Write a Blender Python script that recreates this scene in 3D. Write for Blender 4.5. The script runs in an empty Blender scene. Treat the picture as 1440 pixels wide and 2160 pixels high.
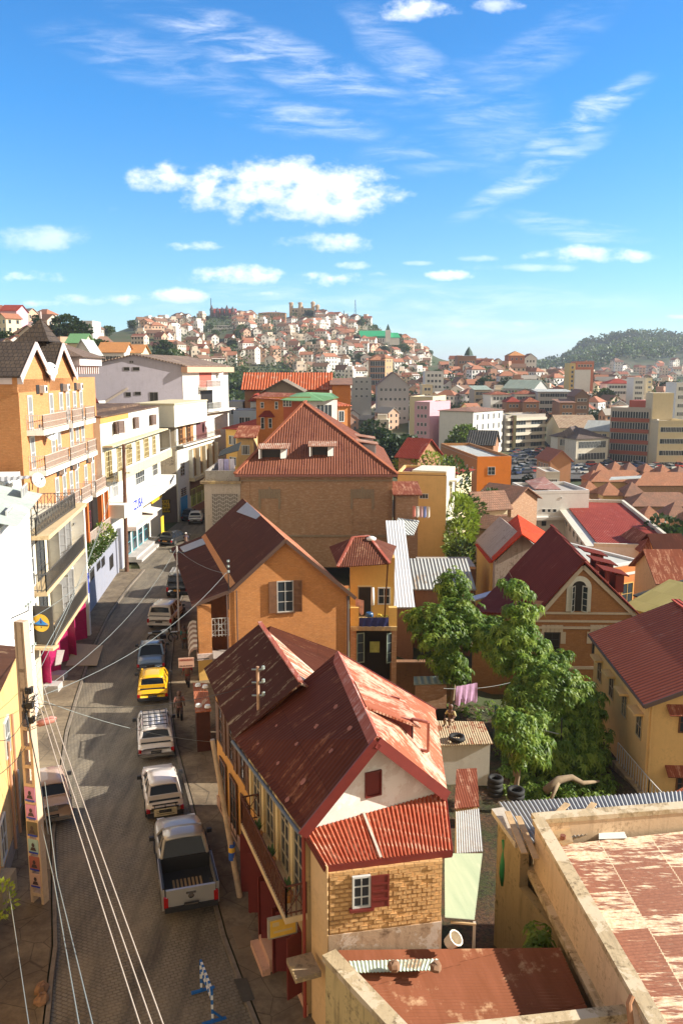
import bpy,math,random
from mathutils import Vector,Matrix
R=math.radians
rnd=random.Random(7)
SC=bpy.context.scene
COL=SC.collection
FPX=1743.0;PIT=R(9.77);CH=17.8
cam=bpy.data.cameras.new('camera')
cam.sensor_fit='VERTICAL';cam.sensor_height=36;cam.sensor_width=24
cam.lens=FPX/2160*36;cam.clip_start=.1;cam.clip_end=30000
camo=bpy.data.objects.new('camera',cam);COL.objects.link(camo)
camo.location=(0,0,CH);camo.rotation_euler=(R(90)-PIT,0,0)
SC.camera=camo
SUN_EL,SUN_AZ=R(27),R(0)
sd=Vector((math.cos(SUN_AZ)*math.cos(SUN_EL),math.sin(SUN_AZ)*math.cos(SUN_EL),math.sin(SUN_EL)))
sl=bpy.data.lights.new('sun','SUN');sl.energy=5.0;sl.angle=R(.5);sl.color=(1,.93,.8)
so=bpy.data.objects.new('sun',sl);COL.objects.link(so)
so.rotation_euler=sd.to_track_quat('Z','Y').to_euler();so.location=(60,10,80)
SC.view_settings.view_transform='Standard';SC.view_settings.look='None'
SC.view_settings.gamma=1;SC.view_settings.exposure=.95
def ray(px,py):
 a=(px-720)/FPX;t=(py-1080)/FPX
 return Vector((a,math.cos(PIT)-t*math.sin(PIT),-(math.sin(PIT)+t*math.cos(PIT))))
def G(px,py,z=0.):
 r=ray(px,py);k=(z-CH)/r.z;return Vector((r.x*k,r.y*k,z))
def D(px,py,Y):
 r=ray(px,py);k=Y/r.y;return Vector((r.x*k,Y,CH+r.z*k))
W=bpy.data.worlds.new('World');SC.world=W;W.use_nodes=True
REAR_FILL_COL=(4.6,3.9,2.95,1)  # warm glow of the unseen sky behind the camera, added as fill
def build_world():
 nt=W.node_tree;n=nt.nodes;l=nt.links;n.clear()
 out=n.new('ShaderNodeOutputWorld');bg=n.new('ShaderNodeBackground')
 sky=n.new('ShaderNodeTexSky');sky.sky_type='NISHITA';sky.sun_disc=False
 sky.sun_elevation=SUN_EL;sky.sun_rotation=R(90)-SUN_AZ;sky.air_density=1.0;sky.dust_density=.35;sky.ozone_density=2.5;sky.altitude=1200
 def mth(op,a,b=None,c=None,clamp=False):
  m=n.new('ShaderNodeMath');m.operation=op;m.use_clamp=clamp
  for i,v in enumerate((a,b,c)):
   if v is None:continue
   if isinstance(v,(int,float)):m.inputs[i].default_value=v
   else:l.new(v,m.inputs[i])
  return m.outputs[0]
 tc=n.new('ShaderNodeTexCoord');sp=n.new('ShaderNodeSeparateXYZ');l.new(tc.outputs['Generated'],sp.inputs[0])
 x,y,z=sp.outputs
 ys=mth('MAXIMUM',y,.05)
 u=mth('DIVIDE',x,ys);v=mth('DIVIDE',z,ys)
 cb=n.new('ShaderNodeCombineXYZ');l.new(u,cb.inputs[0]);l.new(v,cb.inputs[1])
 def noise(scale,detail,rough,sc=(1,1,1),rot=0,dist=0.):
  mp=n.new('ShaderNodeMapping');mp.inputs['Scale'].default_value=sc;mp.inputs['Rotation'].default_value=(0,0,rot)
  l.new(cb.outputs[0],mp.inputs[0])
  t=n.new('ShaderNodeTexNoise');t.inputs['Scale'].default_value=scale;t.inputs['Detail'].default_value=detail
  t.inputs['Roughness'].default_value=rough;t.inputs['Distortion'].default_value=dist
  l.new(mp.outputs[0],t.inputs[0]);return t.outputs[0]
 nz=noise(13,8,.62,(1,1.7,1));nzf=noise(34,6,.6,(1,1.5,1))
 def uv(px,py):
  r=ray(px,py);return r.x/r.y,r.z/r.y
 def smooth(val,lo,hi):
  m=n.new('ShaderNodeMapRange');m.interpolation_type='SMOOTHSTEP'
  l.new(val,m.inputs[0]);m.inputs[1].default_value=lo;m.inputs[2].default_value=hi;return m.outputs[0]
 total=None;shade=None
 clouds=[(600,395,240,62,1),(700,420,135,52,1),(345,378,95,38,.9),(470,390,80,40,.9),(690,512,115,24,.75),(408,520,62,13,.8),(490,582,120,25,.9),(690,590,90,20,.85),(1240,538,140,20,.75),(955,580,62,14,.85),(40,585,90,18,.8),(200,632,110,15,.7),(375,622,75,17,.75),(575,621,40,8,.6),(110,640,60,10,.6),(740,560,50,10,.5),(860,20,95,26,.85),(1060,10,60,22,.5),(960,685,150,12,.35),(1110,683,60,9,.35),(870,705,90,10,.25),(60,505,130,30,.45),(1420,668,50,6,.5),(1120,565,150,10,.35),(1020,545,60,8,.3),(880,555,40,6,.3),(235,440,30,10,.2),(800,578,30,7,.4)]
 for cx,cy,hw,hh,st in clouds:
  u0,v0=uv(cx,cy);u1,_=uv(cx+hw,cy);_,v1=uv(cx,cy-hh)
  du=mth('DIVIDE',mth('SUBTRACT',u,u0),u1-u0);dv=mth('DIVIDE',mth('SUBTRACT',v,v0),v1-v0)
  rr=mth('ADD',mth('MULTIPLY',du,du),mth('MULTIPLY',dv,dv))
  e=mth('SUBTRACT',1.0,rr)
  q=mth('ADD',e,mth('MULTIPLY',mth('SUBTRACT',nz,.46 if hw>130 and cy<450 else .53),4.0 if hw>90 else 5.5))
  q=mth('ADD',q,mth('MULTIPLY',mth('SUBTRACT',nzf,.5),2.2))
  m=mth('MULTIPLY',smooth(q,-.1,1.5),smooth(rr,2.6,.8));m=mth('MULTIPLY',m,st)
  total=m if total is None else mth('MAXIMUM',total,m)
  s=mth('MULTIPLY',m,smooth(dv,.25,-.9));shade=s if shade is None else mth('MAXIMUM',shade,s)
 cir=None
 for cx,cy,hw,hh,ang,st,sx in[(560,110,420,60,-.33,.5,1),(880,150,260,60,-.72,.38,1),(1235,250,190,42,.55,.62,1),(640,250,210,50,-.15,.42,1),(1120,370,230,34,.5,.45,1),(960,310,240,60,.15,.3,1),(1200,480,200,28,-.12,.45,1),(60,500,150,26,.1,.6,1),(1040,240,160,130,-.8,.22,1),(330,130,300,60,-.25,.25,1),(1130,110,240,60,.5,.22,1),(800,640,700,60,0,.35,1),(1000,700,500,34,0,.3,1)]:
  u0,v0=uv(cx,cy);k=(uv(cx+100,cy)[0]-u0)/100
  du0=mth('SUBTRACT',u,u0);dv0=mth('SUBTRACT',v,v0)
  ca,sa=math.cos(ang),math.sin(ang)
  du=mth('ADD',mth('MULTIPLY',du0,ca),mth('MULTIPLY',dv0,sa));dv=mth('SUBTRACT',mth('MULTIPLY',dv0,ca),mth('MULTIPLY',du0,sa))
  dv=mth('ADD',dv,mth('MULTIPLY',mth('SUBTRACT',nz,.5),.03))
  a=mth('DIVIDE',du,k*hw);b=mth('DIVIDE',dv,k*hh)
  w=smooth(mth('ADD',mth('MULTIPLY',a,a),mth('MULTIPLY',b,b)),1.0,.0)
  t=noise(9,7,.66,(1.1,6.5,1),-ang,.5)
  m=mth('MULTIPLY',mth('MULTIPLY',w,smooth(t,.36,.86)),st*1.15)
  cir=m if cir is None else mth('MAXIMUM',cir,m)
 cover=mth('MAXIMUM',total,cir,clamp=True)
 back=smooth(y,.12,-.25);zen=mth('MULTIPLY',smooth(z,.6,.85),.9)
 front=smooth(y,.05,.2);cover=mth('MULTIPLY',cover,front)
 hs=n.new('ShaderNodeMix');hs.data_type='RGBA';hs.blend_type='MULTIPLY';hs.inputs[0].default_value=1
 rmp=n.new('ShaderNodeValToRGB');cr=rmp.color_ramp
 cr.elements[0].position=0;cr.elements[0].color=(.8,.9,.98,1)
 cr.elements[1].position=1;cr.elements[1].color=(.14,.72,1.25,1)
 e=cr.elements.new(.12);e.color=(.6,.93,1.08,1);e=cr.elements.new(.35);e.color=(.28,.9,1.3,1)
 l.new(mth('ADD',mth('MULTIPLY',z,1.25),0.),rmp.inputs[0])
 l.new(sky.outputs[0],hs.inputs[6]);l.new(rmp.outputs[0],hs.inputs[7])
 cc=n.new('ShaderNodeMix');cc.data_type='RGBA';cc.inputs[6].default_value=(8.6,8.6,8.7,1);cc.inputs[7].default_value=(5.4,6.0,7.2,1)
 l.new(shade,cc.inputs[0])
 mx=n.new('ShaderNodeMix');mx.data_type='RGBA'
 l.new(cover,mx.inputs[0]);l.new(hs.outputs[2],mx.inputs[6]);l.new(cc.outputs[2],mx.inputs[7])
 m2=n.new('ShaderNodeMix');m2.data_type='RGBA';m2.inputs[7].default_value=REAR_FILL_COL
 l.new(back,m2.inputs[0]);l.new(mx.outputs[2],m2.inputs[6]);m3=n.new('ShaderNodeMix');m3.data_type='RGBA';m3.inputs[7].default_value=(.75,.85,1.1,1);l.new(zen,m3.inputs[0]);l.new(m2.outputs[2],m3.inputs[6]);l.new(m3.outputs[2],bg.inputs[0]);bg.inputs[1].default_value=.1  # unseen zenith dimmed so less sky light reaches the street
 l.new(bg.outputs[0],out.inputs[0])
build_world()
W.cycles.sampling_method="MANUAL";W.cycles.sample_map_resolution=256
MATS={}
def _new(name):
 m=bpy.data.materials.new(name);m.use_nodes=True;nt=m.node_tree
 return m,nt,nt.nodes['Principled BSDF']
def _mix(nt,fac,a,b,mode='MIX'):
 x=nt.nodes.new('ShaderNodeMix');x.data_type='RGBA';x.blend_type=mode
 for s,v in((0,fac),(6,a),(7,b)):
  if isinstance(v,(int,float)):x.inputs[s].default_value=v
  elif isinstance(v,tuple):x.inputs[s].default_value=(*v[:3],1)
  else:nt.links.new(v,x.inputs[s])
 return x.outputs[2]
def _math(nt,op,a,b=0.,c=0.,clamp=False):
 m=nt.nodes.new('ShaderNodeMath');m.operation=op;m.use_clamp=clamp
 for i,v in enumerate((a,b,c)):
  if isinstance(v,(int,float)):m.inputs[i].default_value=v
  else:nt.links.new(v,m.inputs[i])
 return m.outputs[0]
def _noise(nt,vec,scale,detail=4,rough=.6,dist=0.):
 t=nt.nodes.new('ShaderNodeTexNoise');t.inputs['Scale'].default_value=scale;t.inputs['Detail'].default_value=detail
 t.inputs['Roughness'].default_value=rough;t.inputs['Distortion'].default_value=dist
 nt.links.new(vec,t.inputs['Vector']);return t.outputs[0]
def _map(nt,vec,sc,loc=(0,0,0)):
 m=nt.nodes.new('ShaderNodeMapping');m.inputs['Scale'].default_value=sc;m.inputs['Location'].default_value=loc
 nt.links.new(vec,m.inputs[0]);return m.outputs[0]
def _range(nt,v,lo,hi,a=0.,b=1.):
 m=nt.nodes.new('ShaderNodeMapRange');nt.links.new(v,m.inputs[0])
 for i,k in enumerate((lo,hi,a,b)):m.inputs[i+1].default_value=k
 return m.outputs[0]
def _uv(nt):return nt.nodes.new('ShaderNodeTexCoord').outputs['UV']
def _obj(nt):return nt.nodes.new('ShaderNodeNewGeometry').outputs['Position']
def _bump(nt,bs,h,strength,dist):
 b=nt.nodes.new('ShaderNodeBump');b.inputs['Strength'].default_value=strength;b.inputs['Distance'].default_value=dist
 nt.links.new(h,b.inputs['Height']);nt.links.new(b.outputs[0],bs.inputs['Normal']);return b
def c3(c,k):return tuple(min(1,x*k)for x in c)
def paint(name,col=(.5,.5,.5),rough=.5,metal=0.,var=.06,coat=0.):
 if name in MATS:return MATS[name]
 m,nt,bs=_new(name);bs.inputs['Roughness'].default_value=rough;bs.inputs['Metallic'].default_value=metal
 bs.inputs['Coat Weight'].default_value=coat
 if var:
  nz=_noise(nt,_obj(nt),3.1,5,.65)
  nt.links.new(_mix(nt,_range(nt,nz,.3,.7),c3(col,1-var),c3(col,1+var)),bs.inputs['Base Color'])
 else:bs.inputs['Base Color'].default_value=(*col,1)
 MATS[name]=m;return m
def plaster(name,col=(.5,.5,.5),stain=(.18,.13,.09),amt=.25,bump=.15,patch=None,pamt=.0,streak=1.):
 """painted render: blotches, rain streaks, dirt"""
 if name in MATS:return MATS[name]
 m,nt,bs=_new(name);bs.inputs['Roughness'].default_value=.88
 p=_obj(nt);uv=_uv(nt)
 n1=_noise(nt,p,.9,6,.68);n2=_noise(nt,_map(nt,uv,(2.2,.22,1)),1.6,6,.7);n3=_noise(nt,p,7,5,.7)
 c=_mix(nt,_range(nt,n1,.3,.7),c3(col,.9),c3(col,1.07))
 c=_mix(nt,_math(nt,'MULTIPLY',_range(nt,n2,.5,.8),amt*streak),c,stain)
 c=_mix(nt,_math(nt,'MULTIPLY',_range(nt,_math(nt,'MULTIPLY',n1,n3),.27,.42),amt*1.5),c,stain)
 if patch:c=_mix(nt,_range(nt,_noise(nt,p,1.3,7,.7,.3),.62-pamt*.3,.66-pamt*.3),c,patch)
 nt.links.new(c,bs.inputs['Base Color']);_bump(nt,bs,n3,bump,.03)
 MATS[name]=m;return m
def brick(name,c1,c2,mortar,w=.24,h=.075,mort=.012,bump=.5,wash=None,wamt=.3,off=.5,squash=1.):
 if name in MATS:return MATS[name]
 m,nt,bs=_new(name);bs.inputs['Roughness'].default_value=.9
 uv=_uv(nt);p=_obj(nt)
 t=nt.nodes.new('ShaderNodeTexBrick');nt.links.new(uv,t.inputs[0])
 t.inputs['Color1'].default_value=(*c1,1);t.inputs['Color2'].default_value=(*c2,1);t.inputs['Mortar'].default_value=(*mortar,1)
 t.inputs['Scale'].default_value=1;t.inputs['Mortar Size'].default_value=mort;t.inputs['Brick Width'].default_value=w;t.inputs['Row Height'].default_value=h
 t.offset=off;t.inputs['Mortar Smooth'].default_value=.3;t.inputs['Bias'].default_value=-.1
 n1=_noise(nt,p,.8,6,.7);n3=_noise(nt,_map(nt,p,(1,1,2)),5,5,.7)
 c=_mix(nt,_range(nt,n3,.3,.75),c3(c1,.68),t.outputs['Color'])
 c=_mix(nt,_math(nt,'MULTIPLY',_range(nt,n1,.35,.75),.35),c,c3(c1,1.25))
 if wash:c=_mix(nt,_math(nt,'MULTIPLY',_range(nt,_noise(nt,_map(nt,uv,(1,2.5,1)),2.1,7,.72),.5,.66),wamt),c,wash)
 nt.links.new(c,bs.inputs['Base Color']);_bump(nt,bs,_math(nt,'SUBTRACT',n3,t.outputs['Fac']),bump,.012)
 MATS[name]=m;return m
def sheet(name,col=(.5,.5,.5),col2=(.5,.5,.5),rust=None,ramt=.3,per=.09,stripe=.5,rough=.55,geo=False,seam=True,streak=1.,bmp=.9,metal=0.,fine=1.,trough_shade=.3):
 """corrugated metal: ribs along the slope, sheets with their own tone, peeled or rusty streaks"""
 if name in MATS:return MATS[name]
 m,nt,bs=_new(name);bs.inputs['Roughness'].default_value=rough+.25;bs.inputs['Metallic'].default_value=metal;bs.inputs['Specular IOR Level'].default_value=.1
 uv=_uv(nt);p=_obj(nt)
 s=nt.nodes.new('ShaderNodeSeparateXYZ');nt.links.new(uv,s.inputs[0])
 n1=_noise(nt,_map(nt,uv,(3.2*fine,.45*fine,1)),1.3,8,.7);n2=_noise(nt,uv,.55,5,.6);n3=_noise(nt,uv,6*fine,6,.7)
 c=_mix(nt,_range(nt,n1,.35,.68),col,col2)
 if seam:
  cx=_math(nt,'FLOOR',_math(nt,'MULTIPLY',s.outputs[0],1/.85));cy=_math(nt,'FLOOR',_math(nt,'MULTIPLY',s.outputs[1],1/2.1))
  cb=nt.nodes.new('ShaderNodeCombineXYZ');nt.links.new(cx,cb.inputs[0]);nt.links.new(cy,cb.inputs[1])
  wn=nt.nodes.new('ShaderNodeTexWhiteNoise');nt.links.new(cb.outputs[0],wn.inputs[0])
  c=_mix(nt,_range(nt,wn.outputs[0],0,1,.0,.42),c,c3(col,.72))
  sx=_math(nt,'LESS_THAN',_math(nt,'FRACT',_math(nt,'MULTIPLY',s.outputs[1],1/2.1)),.012)
  c=_mix(nt,_math(nt,'MULTIPLY',sx,.5),c,c3(col,.45))
 if rust:c=_mix(nt,_range(nt,_math(nt,'MULTIPLY_ADD',n3,.3,_math(nt,'MULTIPLY_ADD',n1,.5*streak,_math(nt,'MULTIPLY',n2,1-.5*streak))),.78-ramt*.36,.86-ramt*.36),c,rust)
 if not geo:
  w=_math(nt,'SINE',_math(nt,'MULTIPLY',s.outputs[0],2*math.pi/per));c=_mix(nt,_range(nt,w,.1,-.9,0,trough_shade),c,c3(col,.35))  # darker trough stripes stand in for shading between the ribs
 nt.links.new(c,bs.inputs['Base Color'])
 if not geo:
  _bump(nt,bs,_math(nt,'MULTIPLY_ADD',w,.5,_math(nt,'MULTIPLY',n3,.15)),bmp,per*.3)
 else:_bump(nt,bs,n3,.2,.02)
 MATS[name]=m;return m
def tiles(name,c1=(.5,.5,.5),c2=(.5,.5,.5),c3_=(.5,.5,.5),w=.22,h=.3,bump=1.):
 if name in MATS:return MATS[name]
 m,nt,bs=_new(name);bs.inputs['Roughness'].default_value=.85
 uv=_uv(nt)
 t=nt.nodes.new('ShaderNodeTexBrick');nt.links.new(uv,t.inputs[0]);t.inputs['Scale'].default_value=1
 t.inputs['Color1'].default_value=(*c1,1);t.inputs['Color2'].default_value=(*c2,1);t.inputs['Mortar'].default_value=(*c3(c1,.35),1)
 t.inputs['Mortar Size'].default_value=w*.09;t.inputs['Brick Width'].default_value=w;t.inputs['Row Height'].default_value=h;t.inputs['Mortar Smooth'].default_value=.8
 n1=_noise(nt,uv,.5,7,.75);n2=_noise(nt,uv,3.3,5,.7)
 c=_mix(nt,_range(nt,n1,.38,.66),t.outputs['Color'],c3_);c=_mix(nt,_range(nt,n2,.35,.75,0,.5),c,c3(c1,.55))
 nt.links.new(c,bs.inputs['Base Color']);_bump(nt,bs,_math(nt,'SUBTRACT',_math(nt,'MULTIPLY',n2,.4),t.outputs['Fac']),bump,.05)
 MATS[name]=m;return m
def glass(name='window_glass',col=(.035,.045,.055),rough=.12):
 if name in MATS:return MATS[name]
 m,nt,bs=_new(name);bs.inputs['Roughness'].default_value=rough;bs.inputs['Base Color'].default_value=(*col,1);bs.inputs['Specular IOR Level'].default_value=.35
 MATS[name]=m;return m
def leafm(name,a=(.16,.25,.02),b=(.3,.36,.04),trans=.35):
 if name in MATS:return MATS[name]
 m,nt,bs=_new(name);bs.inputs['Roughness'].default_value=.5
 nz=_noise(nt,_obj(nt),1.1,4,.7);oi=nt.nodes.new('ShaderNodeObjectInfo')
 c=_mix(nt,_range(nt,nz,.3,.7),a,b)
 c=_mix(nt,_range(nt,oi.outputs['Random'],0,1,0,.35),c,c3(a,.6))
 nt.links.new(c,bs.inputs['Base Color'])
 tr=nt.nodes.new('ShaderNodeBsdfTranslucent');nt.links.new(c,tr.inputs[0])
 mx=nt.nodes.new('ShaderNodeMixShader');mx.inputs[0].default_value=trans
 o=nt.nodes['Material Output'];nt.links.new(bs.outputs[0],mx.inputs[1]);nt.links.new(tr.outputs[0],mx.inputs[2]);nt.links.new(mx.outputs[0],o.inputs[0])
 MATS[name]=m;return m
def V(*a):return Vector(a[0])if len(a)==1 else Vector(a)
class MB:
 def __init__(s):s.v=[];s.f=[];s.m=[];s.sm=False
 def poly(s,pts,m=0):
  b=len(s.v);s.v+=[Vector(p)for p in pts];s.f.append(tuple(range(b,b+len(pts))));s.m.append(m);return s
 def mesh(s,vs,fs,m=0):
  b=len(s.v);s.v+=[Vector(p)for p in vs];s.f+=[tuple(i+b for i in f)for f in fs];s.m+=[m]*len(fs);return s
 def prism(s,pts,vec,m=0,side=None):
  n=len(pts);pts=[Vector(p)for p in pts];q=[p+vec for p in pts];fs=[tuple(range(n))[::-1],tuple(range(n,2*n))]
  b=len(s.v);s.v+=pts+q;s.f+=[tuple(i+b for i in f)for f in fs];s.m+=[m,m]
  for i in range(n):
   j=(i+1)%n;s.f.append((b+i,b+j,b+n+j,b+n+i));s.m.append(m if side is None else side)
  return s
 def box(s,a,b,m=0):
  x0,y0,z0=a;x1,y1,z1=b
  return s.prism([(x0,y0,z0),(x1,y0,z0),(x1,y1,z0),(x0,y1,z0)],Vector((0,0,z1-z0)),m)
 def slab(s,pts,th,m=0,side=None):
  """roof plate: pts is its upper face, anticlockwise from above; th downwards along the normal"""
  pts=[Vector(p)for p in pts];n=nrm(pts)
  if n.z<0:pts=pts[::-1];n=-n
  return s.prism([p-n*th for p in pts],n*th,m,side)
 def bar(s,a,b,w,h=None,m=0,up=(0,0,1)):
  a=Vector(a);b=Vector(b);d=(b-a);
  if d.length<1e-6:return s
  h=w if h is None else h;up=Vector(up);d.normalize()
  if abs(d.dot(up))>.98:up=Vector((0,1,0))
  x=d.cross(up).normalized();y=x.cross(d).normalized()
  pts=[a+x*w/2*i+y*h/2*j for i,j in((-1,-1),(1,-1),(1,1),(-1,1))]
  return s.prism(pts,b-a,m)
 def tube(s,path,r,m=0,n=6,caps=True):
  path=[Vector(p)for p in path];rs=r if isinstance(r,(list,tuple))else[r]*len(path);b=len(s.v);k=len(path)
  px=None
  for i,p in enumerate(path):
   d=(path[min(i+1,k-1)]-path[max(i-1,0)]).normalized()
   up=Vector((0,0,1))if abs(d.z)<.95 else Vector((0,1,0))
   x=d.cross(up).normalized()if px is None else(px-d*px.dot(d)).normalized();px=x
   y=d.cross(x)
   for j in range(n):
    a=2*math.pi*j/n;s.v.append(p+x*math.cos(a)*rs[i]+y*math.sin(a)*rs[i])
  for i in range(k-1):
   for j in range(n):
    jj=(j+1)%n;s.f.append((b+i*n+j,b+i*n+jj,b+(i+1)*n+jj,b+(i+1)*n+j));s.m.append(m)
  if caps:s.f+=[tuple(b+j for j in range(n))[::-1],tuple(b+(k-1)*n+j for j in range(n))];s.m+=[m,m]
  return s
 def lathe(s,c,prof,m=0,n=16,axis=(0,0,1)):
  """prof: list of (radius, height along axis)"""
  c=Vector(c);ax=Vector(axis).normalized();x=ax.orthogonal().normalized();y=ax.cross(x);b=len(s.v);k=len(prof)
  for r,h in prof:
   for j in range(n):
    a=2*math.pi*j/n;s.v.append(c+ax*h+(x*math.cos(a)+y*math.sin(a))*r)
  for i in range(k-1):
   for j in range(n):
    jj=(j+1)%n;s.f.append((b+i*n+j,b+i*n+jj,b+(i+1)*n+jj,b+(i+1)*n+j));s.m.append(m)
  return s
 def build(s,name,mats,parent=None,origin=None,local=False,smooth=False,data_only=False):
  base=Vector((0,0,0))
  if not local:base=WL[parent.name]if parent is not None else Vector(origin if origin is not None else(0,0,0))
  me=bpy.data.meshes.new(name);me.from_pydata([tuple(p-base)for p in s.v],[],s.f)
  mats=mats if isinstance(mats,(list,tuple))else[mats]
  for mt in mats:me.materials.append(mt)
  me.polygons.foreach_set('material_index',s.m)
  if smooth or s.sm:me.polygons.foreach_set('use_smooth',[True]*len(s.f))
  uvl=me.uv_layers.new(name='uv').data;co=s.v;Z=Vector((0,0,1));li=0;flat=[]
  for f in s.f:
   n=nrm([co[i]for i in f])
   t=Vector((1,0,0))if abs(n.z)>.999 else Z.cross(n).normalized()
   bt=n.cross(t)
   for i in f:flat+=[co[i].dot(t),co[i].dot(bt)]
  uvl.foreach_set('uv',flat);me.update()
  if data_only:return me
  o=bpy.data.objects.new(name,me);COL.objects.link(o)
  if parent is not None:o.parent=parent
  elif not local:o.location=base
  WL[o.name]=base.copy()if parent is not None else Vector(o.location)
  return o
WL={}
def nrm(p):
 n=Vector((0,0,0));k=len(p)
 for i in range(k):
  a,b=p[i],p[(i+1)%k];n.x+=(a.y-b.y)*(a.z+b.z);n.y+=(a.z-b.z)*(a.x+b.x);n.z+=(a.x-b.x)*(a.y+b.y)
 return n.normalized()if n.length>1e-12 else Vector((0,0,1))
def tag(o,label=None,cat=None,group=None,kind=None):
 if label:o['label']=label
 if cat:o['category']=cat
 if group:o['group']=group
 if kind:o['kind']=kind
 return o
def thing(name,label,cat,loc,group=None,rz=0):
 o=bpy.data.objects.new(name,None);o.empty_display_size=.3;COL.objects.link(o);o.location=loc;o.rotation_euler=(0,0,rz)
 WL[o.name]=Vector(loc);return tag(o,label,cat,group)
def data_obj(name,me,parent=None,loc=(0,0,0),rz=0):
 o=bpy.data.objects.new(name,me);COL.objects.link(o);o.location=loc;o.rotation_euler=(0,0,rz)
 if parent is not None:o.parent=parent
 return o
def copy_tree(o,parent=None,loc=None,rz=None,label=None,group=None):
 c=o.copy();COL.objects.link(c)
 if parent is not None:c.parent=parent
 if loc is not None:c.location=loc;WL[c.name]=Vector(loc)
 if rz is not None:c.rotation_euler=(0,0,rz)
 if label:c['label']=label
 if group:c['group']=group
 for ch in list(o.children):copy_tree(ch,c)
 return c
def split(mb,name,mats,parent,smooth=False):
 """each loose piece of the builder becomes an object of its own"""
 n=len(mb.v);par=list(range(n))
 def find(a):
  while par[a]!=a:par[a]=par[par[a]];a=par[a]
  return a
 for f in mb.f:
  for i in f[1:]:par[find(i)]=find(f[0])
 gr={}
 for f,m in zip(mb.f,mb.m):gr.setdefault(find(f[0]),[]).append((f,m))
 out=[]
 for fs in gr.values():
  q=MB();mp={}
  for f,m in fs:
   g=[]
   for i in f:
    if i not in mp:mp[i]=len(q.v);q.v.append(mb.v[i])
    g.append(mp[i])
   q.f.append(tuple(g));q.m.append(m)
  out.append(q.build(name,mats,parent,smooth=smooth))
 return out
class Wall:
 """vertical plane through A and B (A on the left seen from outside)"""
 def __init__(s,A,B):
  s.A=Vector((A[0],A[1],0));s.B=Vector((B[0],B[1],0));s.d=(s.B-s.A);s.L=s.d.length;s.d.normalize()
  s.n=Vector((s.d.y,-s.d.x,0));s.rz=math.atan2(s.d.y,s.d.x)
 def pt(s,u,z,o=0.):return s.A+s.d*u+s.n*o+Vector((0,0,z))
 def hit(s,px,py,o=0.):
  r=ray(px,py);C=Vector((0,0,CH));k=(s.A+s.n*o-C).dot(s.n)/r.dot(s.n);p=C+r*k
  return(p-s.A).dot(s.d),p.z
 def box(s,mb,u0,u1,z0,z1,o0,o1,m=0):
  return mb.prism([s.pt(u0,z0,o1),s.pt(u1,z0,o1),s.pt(u1,z0,o0),s.pt(u0,z0,o0)],Vector((0,0,z1-z0)),m)
 def rect(s,x0,y0,x1,y1):
  """pixel box on this wall -> centre u, sill z, width, height"""
  xm,ym=(x0+x1)/2,(y0+y1)/2
  ua,_=s.hit(x0,ym);ub,_=s.hit(x1,ym);_,zt=s.hit(xm,y0);_,zb=s.hit(xm,y1)
  return(ua+ub)/2,zb,abs(ub-ua),zt-zb
WCACHE={}
def lbox(mb,x0,x1,z0,z1,o0,o1,m=0):return mb.box((x0,-o1,z0),(x1,-o0,z1),m)
def win_meshes(w,h,nx,nz,fr,glassm,fw,depth,sill,arch):
 key=(round(w,2),round(h,2),nx,nz,fr.name,glassm.name,fw,depth,sill.name if sill else None,arch)
 if key in WCACHE:return WCACHE[key]
 f=MB();g=MB()
 lbox(f,-w/2,-w/2+fw,0,h,0,depth);lbox(f,w/2-fw,w/2,0,h,0,depth);lbox(f,-w/2+fw,w/2-fw,h-fw,h,0,depth);lbox(f,-w/2+fw,w/2-fw,0,fw,0,depth)
 b=fw*.55
 for i in range(1,nx):x=-w/2+w*i/nx;lbox(f,x-b/2,x+b/2,fw,h-fw,0,depth*.8)
 for i in range(1,nz):z=h*i/nz;lbox(f,-w/2+fw,w/2-fw,z-b/2,z+b/2,0,depth*.72)
 if sill:lbox(f,-w/2-.08,w/2+.08,-.07,-.003,0,depth+.07,1)
 lbox(g,-w/2+fw*.5,w/2-fw*.5,fw*.5,h-fw*.5,.002,depth*.35)
 r=(f.build('window',[fr,sill or fr],local=True,data_only=True),g.build('pane',[glassm],local=True,data_only=True))
 WCACHE[key]=r;return r
def window(th,wall,u,z,w,h,nx=2,nz=2,fr=None,gl=None,fw=.07,depth=.07,sill=None,off=.003,shutters=None,ang=0,label=None,name='window',pane=True,arch=False,sw=None,one=None):
 fr=fr or MATS['white_frame'];gl=gl or MATS['window_glass']
 me,pm=win_meshes(w,h,nx,nz,fr,gl,fw,depth,sill,arch)
 base=WL[th.name];o=data_obj(name,me,th,wall.pt(u,z,off)-base,wall.rz)
 if label:o['label']=label
 if pane:data_obj('pane',pm,o)
 if shutters:
  s_w=sw or w/2
  key=('sh',round(s_w,2),round(h,2),shutters.name)
  if key not in WCACHE:
   m=MB();lbox(m,0,s_w,0,h,0,.035)
   for k in range(1,4):lbox(m,s_w*.08,s_w*.92,h*k/4-.03,h*k/4+.03,.035,.055)
   lbox(m,s_w*.0,s_w*.1,0,h,.035,.05);lbox(m,s_w*.9,s_w,0,h,.035,.05)
   WCACHE[key]=m.build('shutter',[shutters],local=True,data_only=True)
  for sg in((-1,1)if not one else(one,)):
   s=data_obj('shutter',WCACHE[key],o,(sg*w/2,-depth-.004,0),0)
   s.rotation_euler=(0,0,(-ang if sg>0 else math.pi+ang))
   if sg<0:s.location.y-=0
 return o
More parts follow.
